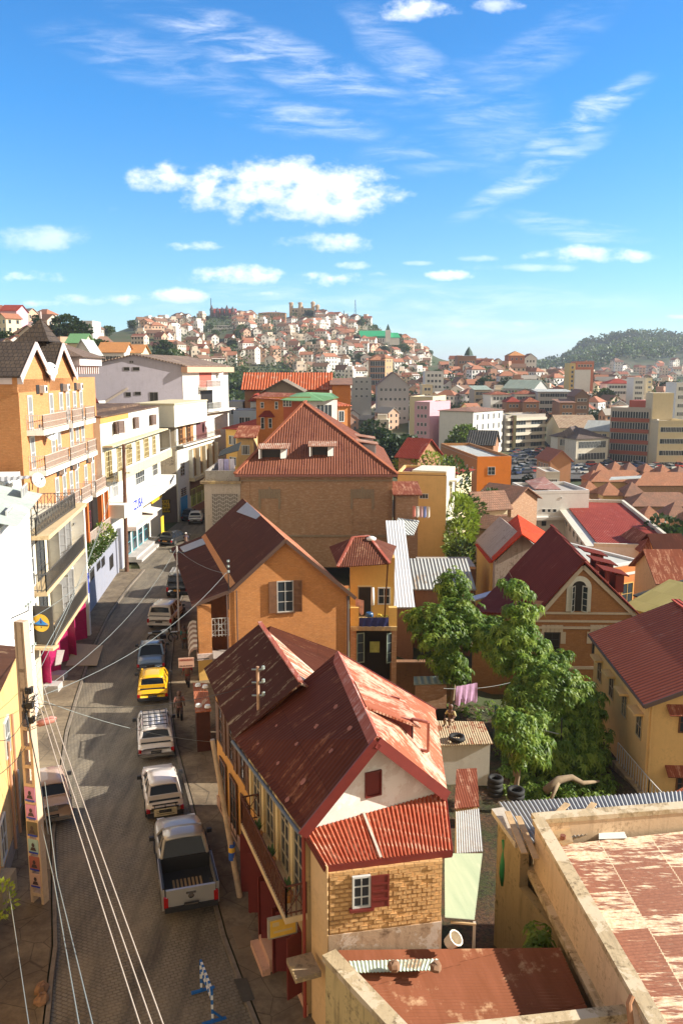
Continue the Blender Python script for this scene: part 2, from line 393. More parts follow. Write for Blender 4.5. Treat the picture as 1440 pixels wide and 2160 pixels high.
def rail(path,z0,h,mb=None,gap=.14,r=.015,m=0,posts=True,diag=False,mid=0):
 """balustrade of bars along path (list of xy)"""
 mb=mb or MB()
 for a,b in zip(path[:-1],path[1:]):
  A=Vector((a[0],a[1],z0));B=Vector((b[0],b[1],z0));L=(B-A).length;n=max(1,int(L/gap));up=Vector((0,0,h))
  mb.bar(A+up,B+up,.045,.04,m);mb.bar(A+Vector((0,0,.1)),B+Vector((0,0,.1)),.03,.03,m)
  for k in range(mid):zz=Vector((0,0,h*(k+1)/(mid+1)));mb.bar(A+zz,B+zz,.025,.025,m)
  for i in range(n+1):
   p=A.lerp(B,i/n);w=r*2 if i not in(0,n)else .045
   mb.bar(p,p+up,w,w,m)
  if diag:
   k=max(1,int(L/.6))
   for i in range(k):mb.bar(A.lerp(B,i/k)+Vector((0,0,.1)),A.lerp(B,(i+1)/k)+up,.02,.02,m);mb.bar(A.lerp(B,i/k)+up,A.lerp(B,(i+1)/k)+Vector((0,0,.1)),.02,.02,m)
 return mb
def corr(mb,A,B,C,D_,per=.09,amp=.018,th=.0,m=0,nv=2,sub=4):
 """corrugated sheet: ribs run from edge AB to edge DC; upper and lower skin"""
 A,B,C,D_=map(Vector,(A,B,C,D_));n=nrm([A,B,C,D_]);
 if n.z<0:n=-n
 k=max(2,int((B-A).length/per))*sub;b=len(mb.v)
 for lay in(0,-.012):
  for j in range(nv+1):
   for i in range(k+1):
    u=i/k;p=A.lerp(B,u).lerp(D_.lerp(C,u),j/nv);mb.v.append(p+n*(amp*math.sin(2*math.pi*i/sub)+lay))
 tot=(nv+1)*(k+1)
 for lay in(0,1):
  for j in range(nv):
   for i in range(k):
    q=b+lay*tot+j*(k+1)+i;f=(q,q+1,q+k+2,q+k+1);mb.f.append(f if lay==0 else f[::-1]);mb.m.append(m)
 return mb
def text_mesh(body,size,ext=.004,bold=0.):
 cu=bpy.data.curves.new('t','FONT');cu.body=body;cu.size=size;cu.extrude=ext;cu.offset=bold;cu.align_x='CENTER';cu.align_y='CENTER';cu.resolution_u=2
 o=bpy.data.objects.new('t',cu);COL.objects.link(o);dg=bpy.context.evaluated_depsgraph_get();me=bpy.data.meshes.new_from_object(o.evaluated_get(dg))
 bpy.data.objects.remove(o);bpy.data.curves.remove(cu);return me
def lettering(body,wall,u,z,size,mat,parent,off=.01,bold=.0,sx=1.,name='lettering'):
 me=text_mesh(body,size,.004,bold);me.materials.clear();me.materials.append(mat);me.name=name
 o=bpy.data.objects.new(name,me);COL.objects.link(o);o.rotation_euler=(R(90),0,wall.rz);o.scale=(sx,1,1)
 o.parent=parent;o.location=wall.pt(u,z,off)-WL[parent.name];return o
def gable_poly(w,z0,ze,apexes,u0=0.,u1=None):
 u1=w.L if u1 is None else u1
 return[w.pt(u0,z0),w.pt(u1,z0),w.pt(u1,ze)]+[w.pt(u,z)for u,z in apexes]+[w.pt(u0,ze)]
def foot(mb,pts,z0,z1,m=0,top=True):
 """closed block on a footprint"""
 p=[Vector((q[0],q[1],z0))for q in pts]
 if nrm(p).z<0:p=p[::-1]
 return mb.prism(p,Vector((0,0,z1-z0)),m)
# materials used by many
WHITE=paint('white_frame',(.62,.62,.6),.5);GLS=glass()
REDP=paint('dark_red_paint',(.15,.018,.013),.5,var=.15);WOODB=paint('brown_wood',(.13,.055,.022),.65,var=.25)
IRON=paint('black_iron',(.03,.03,.032),.5,.3);WIRON=paint('white_iron',(.6,.6,.58),.5);RIRON=paint('rusty_iron',(.12,.035,.015),.8,var=.3)
CREAM=plaster('cream_render',(.66,.44,.2),(.2,.12,.06),.3);YELW=plaster('yellow_render',(.72,.45,.13),(.3,.15,.05),.2)
OCHRE=plaster('ochre_render',(.66,.32,.07),(.2,.09,.03),.25);PINK=plaster('pinkish_render',(.62,.36,.24),(.2,.1,.06),.25)
WHT=plaster('white_render',(.72,.70,.64),(.3,.22,.14),.22);WHT2=plaster('dirty_white_render',(.66,.62,.52),(.22,.16,.09),.45)
GREYR=plaster('grey_render',(.33,.28,.25),(.1,.08,.07),.3);CONC=plaster('old_concrete',(.35,.25,.15),(.09,.06,.035),.6,.4,(.5,.36,.17),.3)
COPING=plaster('mossy_coping',(.52,.4,.24),(.16,.11,.055),.95,.5,(.62,.5,.34),.4)
BRICKO=brick('orange_brick',(.6,.25,.075),(.7,.33,.12),(.34,.17,.08),.24,.078,.01,wash=(.4,.19,.08),wamt=.45)
BRICKB=brick('brown_brick',(.42,.23,.13),(.5,.3,.18),(.3,.21,.14),.26,.1,.012,wash=(.6,.46,.34),wamt=.5)
SHR=sheet('red_sheet',(.23,.065,.035),(.31,.095,.05),(.46,.24,.15),.34,.1,bmp=.35,streak=1.4)
SHDK=sheet('dark_red_sheet',(.075,.022,.012),(.11,.032,.017),(.24,.13,.07),.12,.1,bmp=.4,streak=1.5)
SHRG=sheet('red_sheet_ribbed',(.36,.075,.04),(.46,.13,.07),(.64,.34,.24),.3,geo=True,seam=False,streak=1.5)
GREYSH=sheet('grey_sheet_ribbed',(.42,.42,.42),(.55,.55,.54),(.3,.24,.2),.15,geo=True,seam=False)
# ground and street
def terrain_z(x,y):
 """height of the land"""
 return TZ(x,y)
PXC=[-500,0,110,200,330,450,560,640,750,840,900,960,1060,1150,1230,1300,1440,1900]
YR=[0,40,60,100,150,220,300,400,550,750,950,1150,1500,1900,2600]
L0=[0,0,0,0,6,16,28,40,46,44,40,34,20,10,0]
TAB={-500:L0,0:L0,110:[0,0,0,0,4,12,24,35,40,36,30,30,20,10,0],200:[0,0,0,0,2,8,18,30,38,44,50,56,30,10,0],330:[0,0,0,0,0,2,6,14,30,52,65,76,40,10,0],450:[0,0,0,0,-2,-4,-4,-2,10,40,66,86,40,10,0],560:[-.5,-.5,-1,-3,-6,-10,-12,-10,4,36,66,88,50,10,0],640:[-.5,-1,-2,-5,-8,-12,-13,-10,3,34,64,90,50,10,0],750:[-.5,-1.2,-3,-6,-9,-12,-13,-11,0,29,58,82,50,10,0],840:[-.5,-1.5,-4,-7,-9,-12,-13,-10,-2,20,44,58,36,10,0],900:[-.5,-2.5,-5,-7,-10,-12,-12,-8,0,14,30,36,20,10,0],960:[-.5,-3,-5,-8,-10,-12,-12,-5,10,20,22,20,6,0,0],1060:[-.5,-3,-6,-8,-10,-12,-12,-3,12,16,12,6,4,6,10],1150:[-.5,-3.2,-6,-8,-10,-12,-12,-4,6,8,6,4,10,26,20],1230:[-.5,-3.4,-6,-8,-10,-12,-12,-5,3,5,3,5,30,58,40],1300:[-.5,-3.4,-6,-8,-10,-12,-12,-6,2,4,3,10,48,74,50],1440:[-.5,-3.4,-6,-8,-10,-12,-12,-8,0,2,2,12,50,74,50],1900:[-.5,-3.4,-6,-8,-10,-12,-12,-8,0,2,2,10,40,60,50]}
def TZ(x,y):
 if y<1:return 0 if x<0 else-.5
 px=720+FPX*x/max(y,20)*.99;px=max(-500,min(1899,px));yy=min(y,2599)
 i=max(k for k in range(len(PXC))if PXC[k]<=px);j=max(k for k in range(len(YR))if YR[k]<=yy)
 i=min(i,len(PXC)-2);j=min(j,len(YR)-2)
 a=(px-PXC[i])/(PXC[i+1]-PXC[i]);b=(yy-YR[j])/(YR[j+1]-YR[j]);a=a*a*(3-2*a)
 t0,t1=TAB[PXC[i]],TAB[PXC[i+1]]
 z=(t0[j]*(1-b)+t0[j+1]*b)*(1-a)+(t1[j]*(1-b)+t1[j+1]*b)*a
 if y<75:z-=.35*(1 if x<0 else 0)
 return z
def ground_mats():
 m,nt,bs=_new('hillside_earth');bs.inputs['Roughness'].default_value=.95
 p=_obj(nt);n1=_noise(nt,p,.018,8,.65);n2=_noise(nt,p,.35,6,.7)
 c=_mix(nt,_range(nt,n1,.42,.58),(.045,.065,.018),(.1,.075,.035));c=_mix(nt,_range(nt,n2,.4,.7),c,(.05,.075,.02));nt.links.new(c,bs.inputs['Base Color']);MATS['earth']=m
 m,nt,bs=_new('cobbled_street');bs.inputs['Roughness'].default_value=.75
 p=_obj(nt);t=nt.nodes.new('ShaderNodeTexBrick');nt.links.new(_map(nt,p,(1,1,1)),t.inputs[0])
 mp=nt.nodes.new('ShaderNodeMapping');mp.inputs['Rotation'].default_value=(0,0,R(-62));nt.links.new(p,mp.inputs[0])
 t2=nt.nodes.new('ShaderNodeTexBrick');mp2=nt.nodes.new('ShaderNodeMapping');mp2.inputs['Rotation'].default_value=(0,0,R(-28+5));nt.links.new(p,mp2.inputs[0])
 mp.inputs['Rotation'].default_value=(0,0,R(22))
 for q,mpp in((t,mp),(t2,mp2)):
  nt.links.new(mpp.outputs[0],q.inputs[0]);q.inputs['Scale'].default_value=1;q.inputs['Brick Width'].default_value=.21;q.inputs['Row Height'].default_value=.12;q.inputs['Mortar Size'].default_value=.018;q.inputs['Mortar Smooth'].default_value=.5
  q.inputs['Color1'].default_value=(.19,.16,.122,1);q.inputs['Color2'].default_value=(.235,.2,.152,1);q.inputs['Mortar'].default_value=(.085,.07,.052,1)
 s=nt.nodes.new('ShaderNodeSeparateXYZ');nt.links.new(p,s.inputs[0])
 lat=_math(nt,'MULTIPLY_ADD',s.outputs[1],.27,s.outputs[0]);side=_math(nt,'GREATER_THAN',lat,-1.2)
 c=_mix(nt,side,t.outputs[0],t2.outputs[0]);n1=_noise(nt,p,.55,7,.7);n2=_noise(nt,_map(nt,p,(1.2,.16,1)),1.2,5,.65);n3=_noise(nt,p,9,3)
 c=_mix(nt,_range(nt,n1,.38,.7,0,.8),c,(.27,.22,.15));c=_mix(nt,_range(nt,n2,.45,.72,0,.85),c,(.055,.045,.035));c=_mix(nt,_range(nt,n3,.5,.8,0,.3),c,(.25,.19,.13));nt.links.new(c,bs.inputs['Base Color'])
 h=_math(nt,'SUBTRACT',_math(nt,'MULTIPLY',n1,.4),_math(nt,'ADD',_math(nt,'MULTIPLY',t.outputs['Fac'],_math(nt,'SUBTRACT',1,side)),_math(nt,'MULTIPLY',t2.outputs['Fac'],side)));_bump(nt,bs,h,.9,.03);MATS['cobble']=m
 m,nt,bs=_new('worn_pavement');bs.inputs['Roughness'].default_value=.9
 p=_obj(nt);n1=_noise(nt,p,.5,8,.7,.4);n2=_noise(nt,p,3.5,6,.7);v=nt.nodes.new('ShaderNodeTexVoronoi');v.feature='DISTANCE_TO_EDGE';v.inputs['Scale'].default_value=.8;nt.links.new(p,v.inputs[0])
 c=_mix(nt,_range(nt,n1,.4,.62),(.13,.095,.06),(.25,.19,.12));c=_mix(nt,_range(nt,n2,.45,.7,0,.6),c,(.075,.052,.035));c=_mix(nt,_range(nt,v.outputs[0],0,.014,.75,0),c,(.04,.028,.018))
 nt.links.new(c,bs.inputs['Base Color']);_bump(nt,bs,n2,.5,.03);MATS['pave']=m
ground_mats()
def build_ground():
 mb=MB();xs=[];
 ys=[-30,-5,5]+[10+4*k for k in range(24)]+[110+12*k for k in range(20)]+[350+25*k for k in range(36)]+[1300+100*k for k in range(14)]+[3200,4500,7000,12000]
 nx=90;grid=[]
 for j,y in enumerate(ys):
  half=max(60,abs(y)*.75+40)
  for i in range(nx+1):
   x=-half+2*half*i/nx;z=terrain_z(x,y)
   if y>2600:z=-5+rnd.random()*3
   elif y>140:z+=(math.sin(x*.05)*math.cos(y*.043)+math.sin(x*.021+y*.017))*min(3,(y-140)*.01)
   mb.v.append(Vector((x,y,z-.06)))
 for j in range(len(ys)-1):
  for i in range(nx):q=j*(nx+1)+i;mb.f.append((q,q+1,q+nx+2,q+nx+1));mb.m.append(0)
 o=mb.build('ground',MATS['earth'],smooth=True);tag(o,kind='structure')
build_ground()
LK=[(-6.6,10),(-7.3,17),(-8.02,20.08),(-8.43,21.3),(-8.6,22.4),(-9.45,24.8),(-11.11,29.5),(-12.33,34.1),(-13.53,38.4),(-14.37,42.6),(-15.93,50.8),(-17.0,58.7),(-17.5,66.4),(-17.65,72.4)]
RK=[(.6,10),(-1.2,17),(-2.41,20.1),(-3.19,21.8),(-4.1,24.4),(-6.3,31.7),(-8.3,38),(-10,45.3),(-12.2,58.4),(-13.6,73),(-14.6,85),(-16.0,100),(-15.2,118),(-11,140)]
LWB=[(-9.2,10),(-10.2,20),(-10.9,24),(-12.9,31.6),(-15.28,37.9),(-17.1,45.3),(-17.75,53.5),(-18.2,56.3),(-19.2,69.5),(-19.9,73.9),(-20.3,80),(-19.6,97),(-18.6,113),(-16,132),(-14,142)]
RWB=[(2.6,10),(.2,17),(-.87,20.2),(-2.55,24.3),(-3.9,28.5),(-5.2,33.4),(-8,45.3),(-10.4,58),(-12.1,72),(-13.6,85),(-14,100),(-12.5,118),(-8,140)]
def strip(name,a,b,z,mat,kind='structure'):
 """sheet between two polylines (resampled to equal counts)"""
 def res(p,n):
  ds=[0];[ds.append(ds[-1]+math.dist(p[i],p[i+1]))for i in range(len(p)-1)];out=[]
  for k in range(n):
   t=ds[-1]*k/(n-1);i=max(j for j in range(len(ds))if ds[j]<=t+1e-9);i=min(i,len(p)-2);f=(t-ds[i])/(ds[i+1]-ds[i]);out.append((p[i][0]+(p[i+1][0]-p[i][0])*f,p[i][1]+(p[i+1][1]-p[i][1])*f))
  return out
 A,B=res(a,40),res(b,40);mb=MB()
 for i in range(39):mb.poly([(*A[i],z),(*B[i],z),(*B[i+1],z),(*A[i+1],z)])
 return tag(mb.build(name,mat),kind=kind),A,B
LFAR=[(-19.7,76),(-19.9,80),(-19.3,97),(-18.3,113),(-15.8,132),(-13.8,142)]
strip('street',LK+LFAR,RK,.0,MATS['cobble'])
KERB=paint('kerb_stone',(.19,.155,.12),.85,var=.3)
def pavement(name,kerb,wall,h=.14):
 mb=MB();
 n=48
 def at(p,y):
  for i in range(len(p)-1):
   if p[i][1]<=y<=p[i+1][1]:f=(y-p[i][1])/(p[i+1][1]-p[i][1]);return p[i][0]+(p[i+1][0]-p[i][0])*f
  return p[-1][0]
 y0,y1=kerb[0][1],min(kerb[-1][1],wall[-1][1]);ys=[y0+(y1-y0)*i/n for i in range(n+1)];kb=MB()
 sg=1 if at(wall,y0)>at(kerb,y0)else-1
 for a,b in zip(ys[:-1],ys[1:]):
  k0,k1,w0,w1=at(kerb,a),at(kerb,b),at(wall,a),at(wall,b)
  q=[(k0+sg*.18,a,h),(w0+sg*.6,a,h),(w1+sg*.6,b,h),(k1+sg*.18,b,h)];mb.poly(q if sg>0 else q[::-1])
  kb.prism([(k0,a+.01,-.05),(k0+sg*.13,a+.01,-.05),(k1+sg*.13,b,-.05),(k1,b,-.05)],Vector((0,0,h+.052)))
 tag(mb.build(name,MATS['pave']),kind='structure');tag(kb.build(name+'_kerb',KERB),kind='structure')
pavement('pavement_left',LK,LWB);pavement('pavement_right',RK,RWB)
mb=MB();mb.prism([G(*p,.16)for p in((139,1405),(205,1404),(218,1362),(160,1358))],Vector((0,0,.03)));tag(mb.build('pavement_ramp',plaster('ramp_concrete',(.5,.4,.26))),kind='structure')
for i,(pp,lab)in enumerate([([(486,1957),(519,1950),(538,1992),(503,2002)],'rusty square inspection cover in the right pavement beside the silver pickup'),([(493,2066),(520,2063),(537,2108),(512,2115)],'dark narrow inspection cover in the right pavement near the striped barrier')]):
 p=[G(*q,.142)for q in pp];mb=MB();mb.prism(p,Vector((0,0,.012)));o=mb.build('inspection_cover',paint('cover%d'%i,((.2,.14,.08),(.07,.06,.045))[i],.8,var=.2),origin=p[0]);tag(o,lab,'inspection cover','inspection covers')
# the near red-roofed house (street corner)
ZE=6.0
def near_house():
 P1,P2=(-.97,20.25),(2.8,22.0)
 P3,P4,P5=(3.2,28.2),(0.2,28.6),(-1.25,31.3);P6,P7=(-5.05,31.5),(-3.1,26.0)
 th=thing('red_roof_house','near house with large faded dark red metal roof and white gable above the street','house',(0,24,0))
 gw=Wall(P1,P2);mb=MB()
 foot(mb,[P1,P2,P3,(-2.9,26.3)],-1,5.55,0)
 mb.build('wall',[CREAM],th)
 mb=MB();foot(mb,[(-2.93,26.32),(.2,27.6),(-1.25,31.3),(-5.05,31.5)],-1,5.56,0);mb.build('rear_wall',[OCHRE],th)
 GW=plaster('gable_white',(.78,.73,.68),(.5,.36,.26),.25,.15,(.84,.82,.78),.35)
 mb=MB();ap=gw.hit(796,1563);poly=[gw.pt(.03,5.55),gw.pt(gw.L-.03,5.55),gw.pt(gw.L-.03,5.95),gw.pt(ap[0],ap[1]-.12),gw.pt(.03,5.95)]
 mb.prism([p-gw.n*.25 for p in poly],gw.n*.25);mb.build('gable',[GW],th)
 u,z,w,h=gw.rect(769,1626,803,1679);window(th,gw,u,z,w,h,1,1,REDP,REDP,.05,.06,label='small dark red shutter in the white gable',name='hatch')
 E1=G(637,1752,ZE);A=G(795,1555,8.3);E2=G(943,1670,ZE);B=G(712,1375,8.3);C=G(917,1495,ZE);L=G(494,1558,ZE)
 global NH_A,NH_B,NH_E2,NH_C;NH_A,NH_B,NH_E2,NH_C=A,B,E2,C
 isect=__import__('mathutils').geometry.intersect_ray_tri
 PATCH=sheet('shaded_weathered_red_roof',(.11,.025,.011),(.17,.042,.018),(.32,.12,.055),.22,.17,bmp=.3,streak=1.25,rough=.5)  # dark copy of the roof sheet, shade of the left slope put in
 LITR=sheet('lit_faded_red_roof',(.38,.105,.055),(.48,.18,.1),(.68,.44,.32),.4,.1,bmp=.4,streak=.9,rough=.5)  # pale copy of the roof sheet, sunlight on the right slope put in
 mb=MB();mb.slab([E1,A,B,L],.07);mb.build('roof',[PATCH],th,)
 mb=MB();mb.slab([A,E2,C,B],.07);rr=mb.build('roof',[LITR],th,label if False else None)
 pn=nrm([E1,A,B,L]);pn=pn if pn.z>0 else-pn;mb=MB()
 for cx,cy,r in[(709,1492,10),(668,1533,9),(738,1538,9),(584,1532,6),(626,1571,7),(587,1611,8),(640,1650,10),(699,1585,7),(545,1570,5),(607,1688,9)]:
  rr_=ray(cx,cy);k=(E1-Vector((0,0,CH))).dot(pn)/rr_.dot(pn);c=max((h for h in(isect(T[0],T[1],T[2],rr_,Vector((0,0,CH)))for T in((E1,A,B),(E1,B,L),(E1,A,L),(A,B,L)))if h),key=lambda h:h.z,default=Vector((0,0,CH))+rr_*k);x=(A-B).normalized();y=pn.cross(x)
  mb.poly([c+pn*.03+(x*math.cos(a*.52)+y*math.sin(a*.52)*.75)*r/75*(.7+.5*rnd.random())for a in range(12)])
 mb.build('primer_patch',[paint('primer_patch',(.4,.13,.07),.8,var=.25)],th)
 RC=sheet('ridge_cap_red',(.38,.09,.06),(.48,.17,.12),(.6,.35,.3),.3,seam=False,bmp=0)
 mb=MB();up=Vector((0,0,.05));ld=(E1-A).normalized()*.34;rd=(E2-A).normalized()*.3
 mb.slab([A+up,B+up,B+up+ld*1.0,A+up+ld*1.0],.03);mb.slab([A+up,B+up,B+up+rd,A+up+rd],.03);mb.build('ridge_cap',[RC],th)
 mb=MB()
 for a,b in((E1,A),(A,E2)):mb.bar(a-Vector((0,0,.13))-gw.d*0+gw.n*.02,b-Vector((0,0,.13))+gw.n*.02,.05,.3)
 for a,b in((B,C),):mb.bar(a-Vector((0,0,.1)),b-Vector((0,0,.1)),.05,.22)
 split(mb,'verge_board',[REDP],th)
 mb=MB();dn=Vector((-.06,0,-.1));mb.tube([E1+dn,E1.lerp(L,.5)+dn,L+dn],.055,n=8);mb.build('gutter',[paint('gutter_grey',(.12,.13,.13),.5)],th)
 RW=G(430,1410,ZE);RR=G(548,1315,7.75);RN=G(634,1440,7.75);RE=G(661,1415,ZE)
 STR=sheet('streaked_shaded_roof',(.075,.021,.01),(.11,.03,.014),(.4,.3,.18),.19,.1,bmp=.4,streak=1.9,fine=.8)  # rear roof's shaded slope, its shade put into a dark base colour
 LIT2=sheet('streaked_lit_roof',(.42,.13,.07),(.5,.2,.12),(.72,.6,.45),.42,.1,bmp=.4,streak=1.9,fine=.8)  # rear roof's sunlit slope, the sunlight put into a pale base colour
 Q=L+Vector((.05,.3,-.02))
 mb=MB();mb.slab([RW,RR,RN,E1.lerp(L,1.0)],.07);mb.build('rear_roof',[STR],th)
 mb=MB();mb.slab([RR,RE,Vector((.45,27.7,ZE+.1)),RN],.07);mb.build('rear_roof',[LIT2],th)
 mb=MB();mb.poly([L+Vector((.2,0,-.1)),RN,B.lerp(L,.35)+Vector((0,0,-.05))]);mb.prism([Vector((-2.9,26.3,5.5)),Vector((-1.6,26.9,7.2)),Vector((.2,27.6,5.5))],Vector((.05,.1,0)))
 mb.prism([Vector((-5.0,31.45,5.5)),Vector((-3.2,31.45,7.35)),Vector((-1.3,31.3,5.5))],Vector((0,-.1,0)));split(mb,'rear_gable',[OCHRE],th)
 mb=MB();mb.bar(RR+up,RN+up,.16,.06);mb.build('rear_ridge_cap',[RC],th)
 n=nrm([A,E2,C,B]);n=n if n.z>0 else-n;rdg=(B-A).normalized();sdn=(E2-A);sdn=(sdn-rdg*sdn.dot(rdg)).normalized()
 def S(r,s,h=0.):return A+rdg*r+sdn*s+Vector((0,0,h))
 mb=MB();r0,r1,s0,s1=2.2,3.9,.25,2.15;hh=1.0
 mb.prism([S(r0,s0,-.02),S(r0,s1,0),S(r0,s1,hh-.06)],rdg*.05);mb.prism([S(r0,s1-.06,0),S(r0,s1-.06,.15),S(r1,s1-.06,.15),S(r1,s1-.06,0)],sdn*.05);mb.prism([S(r1,s0,-.02),S(r1,s1,0),S(r1,s1,hh-.06)],-rdg*.05);dr=mb.build('dormer',[REDP],th)
 mb=MB();mb.slab([S(r0-.18,s0-.1,.1),S(r0-.18,s1+.3,hh+.0),S(r1+.15,s1+.3,hh+.0),S(r1+.15,s0-.1,.1)],.06);mb.build('dormer_roof',[LITR],dr)
 mb=MB();a,b=S(r0,s1,.05),S(r1,s1,.05);mb.bar(a+Vector((0,0,.4)),b+Vector((0,0,.4)),.05,.8);mb.build('dormer_pane',[GLS],dr)
 mb=MB();o1=S(r0+.05,s1,.06);e=Vector((.72,-.42,0))*.62
 for p,q in((o1,o1+e),(o1+Vector((0,0,.9)),o1+e+Vector((0,0,.9))),(o1,o1+Vector((0,0,.9))),(o1+e,o1+e+Vector((0,0,.9)))):mb.bar(p,q,.07,.07)
 mb.build('open_casement',[paint('faded_red_frame',(.4,.13,.09),.6,var=.2)],dr)
 T1,T2=G(650,1756,5.7),G(949,1678,5.75);T1=gw.pt(-.02,5.72,.02);T2=gw.pt(gw.L+.2,5.86,.02)
 b1,b2=G(686,1826,5.28),G(953,1792,5.28)
 mb=MB();corr(mb,b1,b2,T2,T1,per=.098,amp=.026);mb.build('lean_to_roof',[SHRG],th)
 mb=MB();mb.bar(b1-Vector((0,0,.11)),b2-Vector((0,0,.11)),.05,.2);mb.bar(b1-Vector((0,0,.11)),T1-Vector((0,0,.12)),.05,.18);mb.bar(b2-Vector((0,0,.11)),T2-Vector((0,0,.12)),.05,.18);mb.build('lean_to_fascia',[REDP],th)
 mb=MB();a,b=b1.lerp(b2,.43),T1.lerp(T2,.40);mb.bar(a+Vector((0,0,.04)),b+Vector((0,0,.04)),.07,.02);mb.build('sheet_joint',[paint('pale_joint',(.55,.45,.38),.8,var=.3)],th)
 f1,f2=(-.33,19.22),(2.66,19.78)
 mb=MB();foot(mb,[f1,f2,(2.78,21.9),(-.8,20.2)],-1,3.35,0);mb.build('bay_base',[plaster('stained_cement',(.42,.29,.19),(.14,.08,.045),.85,.4,(.52,.42,.34),.3)],th)
 WEAVE=brick('weave_brick',(.7,.4,.16),(.78,.48,.22),(.24,.12,.05),.27,.125,.018,1.,wash=(.3,.15,.05),wamt=.25)
 mb=MB();foot(mb,[(f1[0]+.02,f1[1]+.03),(f2[0]-.02,f2[1]+.03),(2.76,21.88),(-.78,20.23)],3.35,5.1,0)
 fw=Wall(f1,f2)
 r2=random.Random(3)
 for row in range(14):
  z=3.42+row*.124
  u=.03+(row%2)*.13
  while u<fw.L-.25:
   if r2.random()<.8 and z<5.0:fw.box(mb,u,u+.225,z,z+.1,-.04,-.01+r2.random()*.02)
   u+=.26
 mb.build('bay_wall',[WEAVE],th)
 SIDE=Wall((-.8,20.2),(-.33,19.22));mb=MB();SIDE.box(mb,.01,SIDE.L-.02,-1,5.3,0,.03);mb.build('bay_side',[plaster('peach_render',(.75,.5,.25),(.4,.25,.12),.2)],th)
 u,z,w,h=fw.rect(742,1845,780,1911)
 window(th,fw,u,z,w,h,2,3,WHITE,GLS,.05,.08,sill=REDP,off=.01,shutters=REDP,ang=0,one=1,sw=w*1.0,label='white six pane window with one dark red shutter')
 sw=Wall((-3.1,26.05),(-.92,20.2));rw_=Wall((-5.08,31.5),(-2.97,26.3))
 for x0,y0,x1,y1,mt in((552,1830,563,1935,REDP),):
  pass
 door=0
 for u,w,z0,h,nm,mt in((1.0,.9,.3,2.1,'door',REDP),(2.3,1.0,.35,2.1,'door',REDP),(3.9,1.0,.35,2.1,'door',REDP),(5.3,.9,.5,1.9,'door',REDP)):
  window(th,sw,u,z0,w,h,2,3,mt,GLS,.1,.05,name=nm,shutters=REDP,ang=1.2,label='dark red double door onto the pavement' if 0 else None)
 for u in(1.1,2.7,4.3,5.6):window(th,sw,u,3.35,.9,2.1,2,4,paint('pale_wood',(.45,.35,.2),.6),GLS,.09,.05,name='balcony_door')
 mb=MB()
 for u in(.3,1.9,3.5,5.0):sw.box(mb,u-.12,u+.12,3.3,5.5,.003,.07)
 split(mb,'pilaster',[plaster('pilaster_cream',(.72,.55,.26))],th)
 for u in(1.1,2.7,4.3):
  window(th,rw_,u,3.2,.85,1.6,2,3,WOODB,GLS,.08,.05,shutters=WOODB,ang=0)
  window(th,rw_,u,.3,1.0,2.3,2,3,WOODB,GLS,.1,.05,name='door')
 mb=MB();sw.box(mb,1.2,sw.L+.0,3.12,3.3,0,.62);mb.build('balcony_floor',[plaster('balcony_cream',(.66,.48,.26))],th)
 mb=MB();path=[sw.pt(1.2,0,.02),sw.pt(1.2,0,.58),sw.pt(sw.L-.04,0,.58),sw.pt(sw.L-.04,0,.02)];rail([(p.x,p.y)for p in path],3.3,.9,mb,.13,.014,diag=True);mb.build('balcony_railing',[RIRON],th)
 mb=MB();mb.tube([sw.pt(sw.L-.02,.1,.09),sw.pt(sw.L-.02,5.9,.09)],.05,n=8);mb.build('downpipe',[paint('red_pipe',(.3,.05,.03),.6)],th)
 mb=MB();sw.box(mb,sw.L-3.2,sw.L-2.0,.14,.55,0,.55);sw.box(mb,sw.L-3.3,sw.L-1.9,.14,.34,.55,.8);mb.build('doorstep',[PINK],th)
 mb=MB();sw.box(mb,0,sw.L,.1,.5,.003,.04);rw_.box(mb,0,rw_.L,.1,.6,.003,.04);mb.build('plinth',[PINK],th)
 mb=MB();fx=Wall((-.86,20.0),(-.25,18.4));fx.box(mb,.15,.95,2.25,2.4,0,.7);mb.build('door_canopy',[CONC],th)
 global NSW;NSW=sw
 c=sw.pt(sw.L-.7,3.3,.35);s=thing('potted_plant','green plant in an orange pot at the near end of the red balcony','plant pot',c,'potted plants on the red balcony');mb=MB();mb.lathe(c,[(0,0),(.12,0),(.17,.25),(.14,.25),(.0,.2)],n=10);mb.build('pot',[paint('orange_pot',(.5,.2,.04),.7)],s)
 LF=leafm('pot_leaf',(.05,.11,.02),(.1,.19,.03));mb=MB()
 for k in range(40):
  a=rnd.random()*6.28;l=.15+rnd.random()*.25;p=c+Vector((0,0,.25));q=p+Vector((math.cos(a)*l*.6,math.sin(a)*l*.6,l));n_=Vector((-math.sin(a),math.cos(a),0))*.05;mb.poly([p,p.lerp(q,.6)+n_,q,p.lerp(q,.6)-n_])
 mb.build('foliage',[LF],s)
 for i,uu in enumerate((sw.L-2.4,sw.L-3.9)):
  t=copy_tree(s,loc=sw.pt(uu,3.3,.35),label=('green plant in a pot halfway along the red balcony','green plant in a pot at the far end of the red balcony')[i])
 y=Wall(G(597,2010),G(648,2010));
 sg=thing('shop_sign','blank faded yellow light box sign projecting over the pavement from the near house','sign',sw.pt(sw.L-.9,2.4,.1));a=sw.pt(sw.L-.55,0,.95);b=sw.pt(sw.L-.55,0,.12);q=Wall((a.x,a.y),(b.x,b.y));mb=MB();q.box(mb,0,q.L,2.35,2.95,-.12,0);mb.build('case',[paint('sign_case',(.35,.3,.22),.6)],sg);mb=MB();q.box(mb,.05,q.L-.05,2.4,2.9,.002,.012);mb.build('panel',[paint('sign_yellow',(.72,.42,.05),.6,var=.12)],sg)
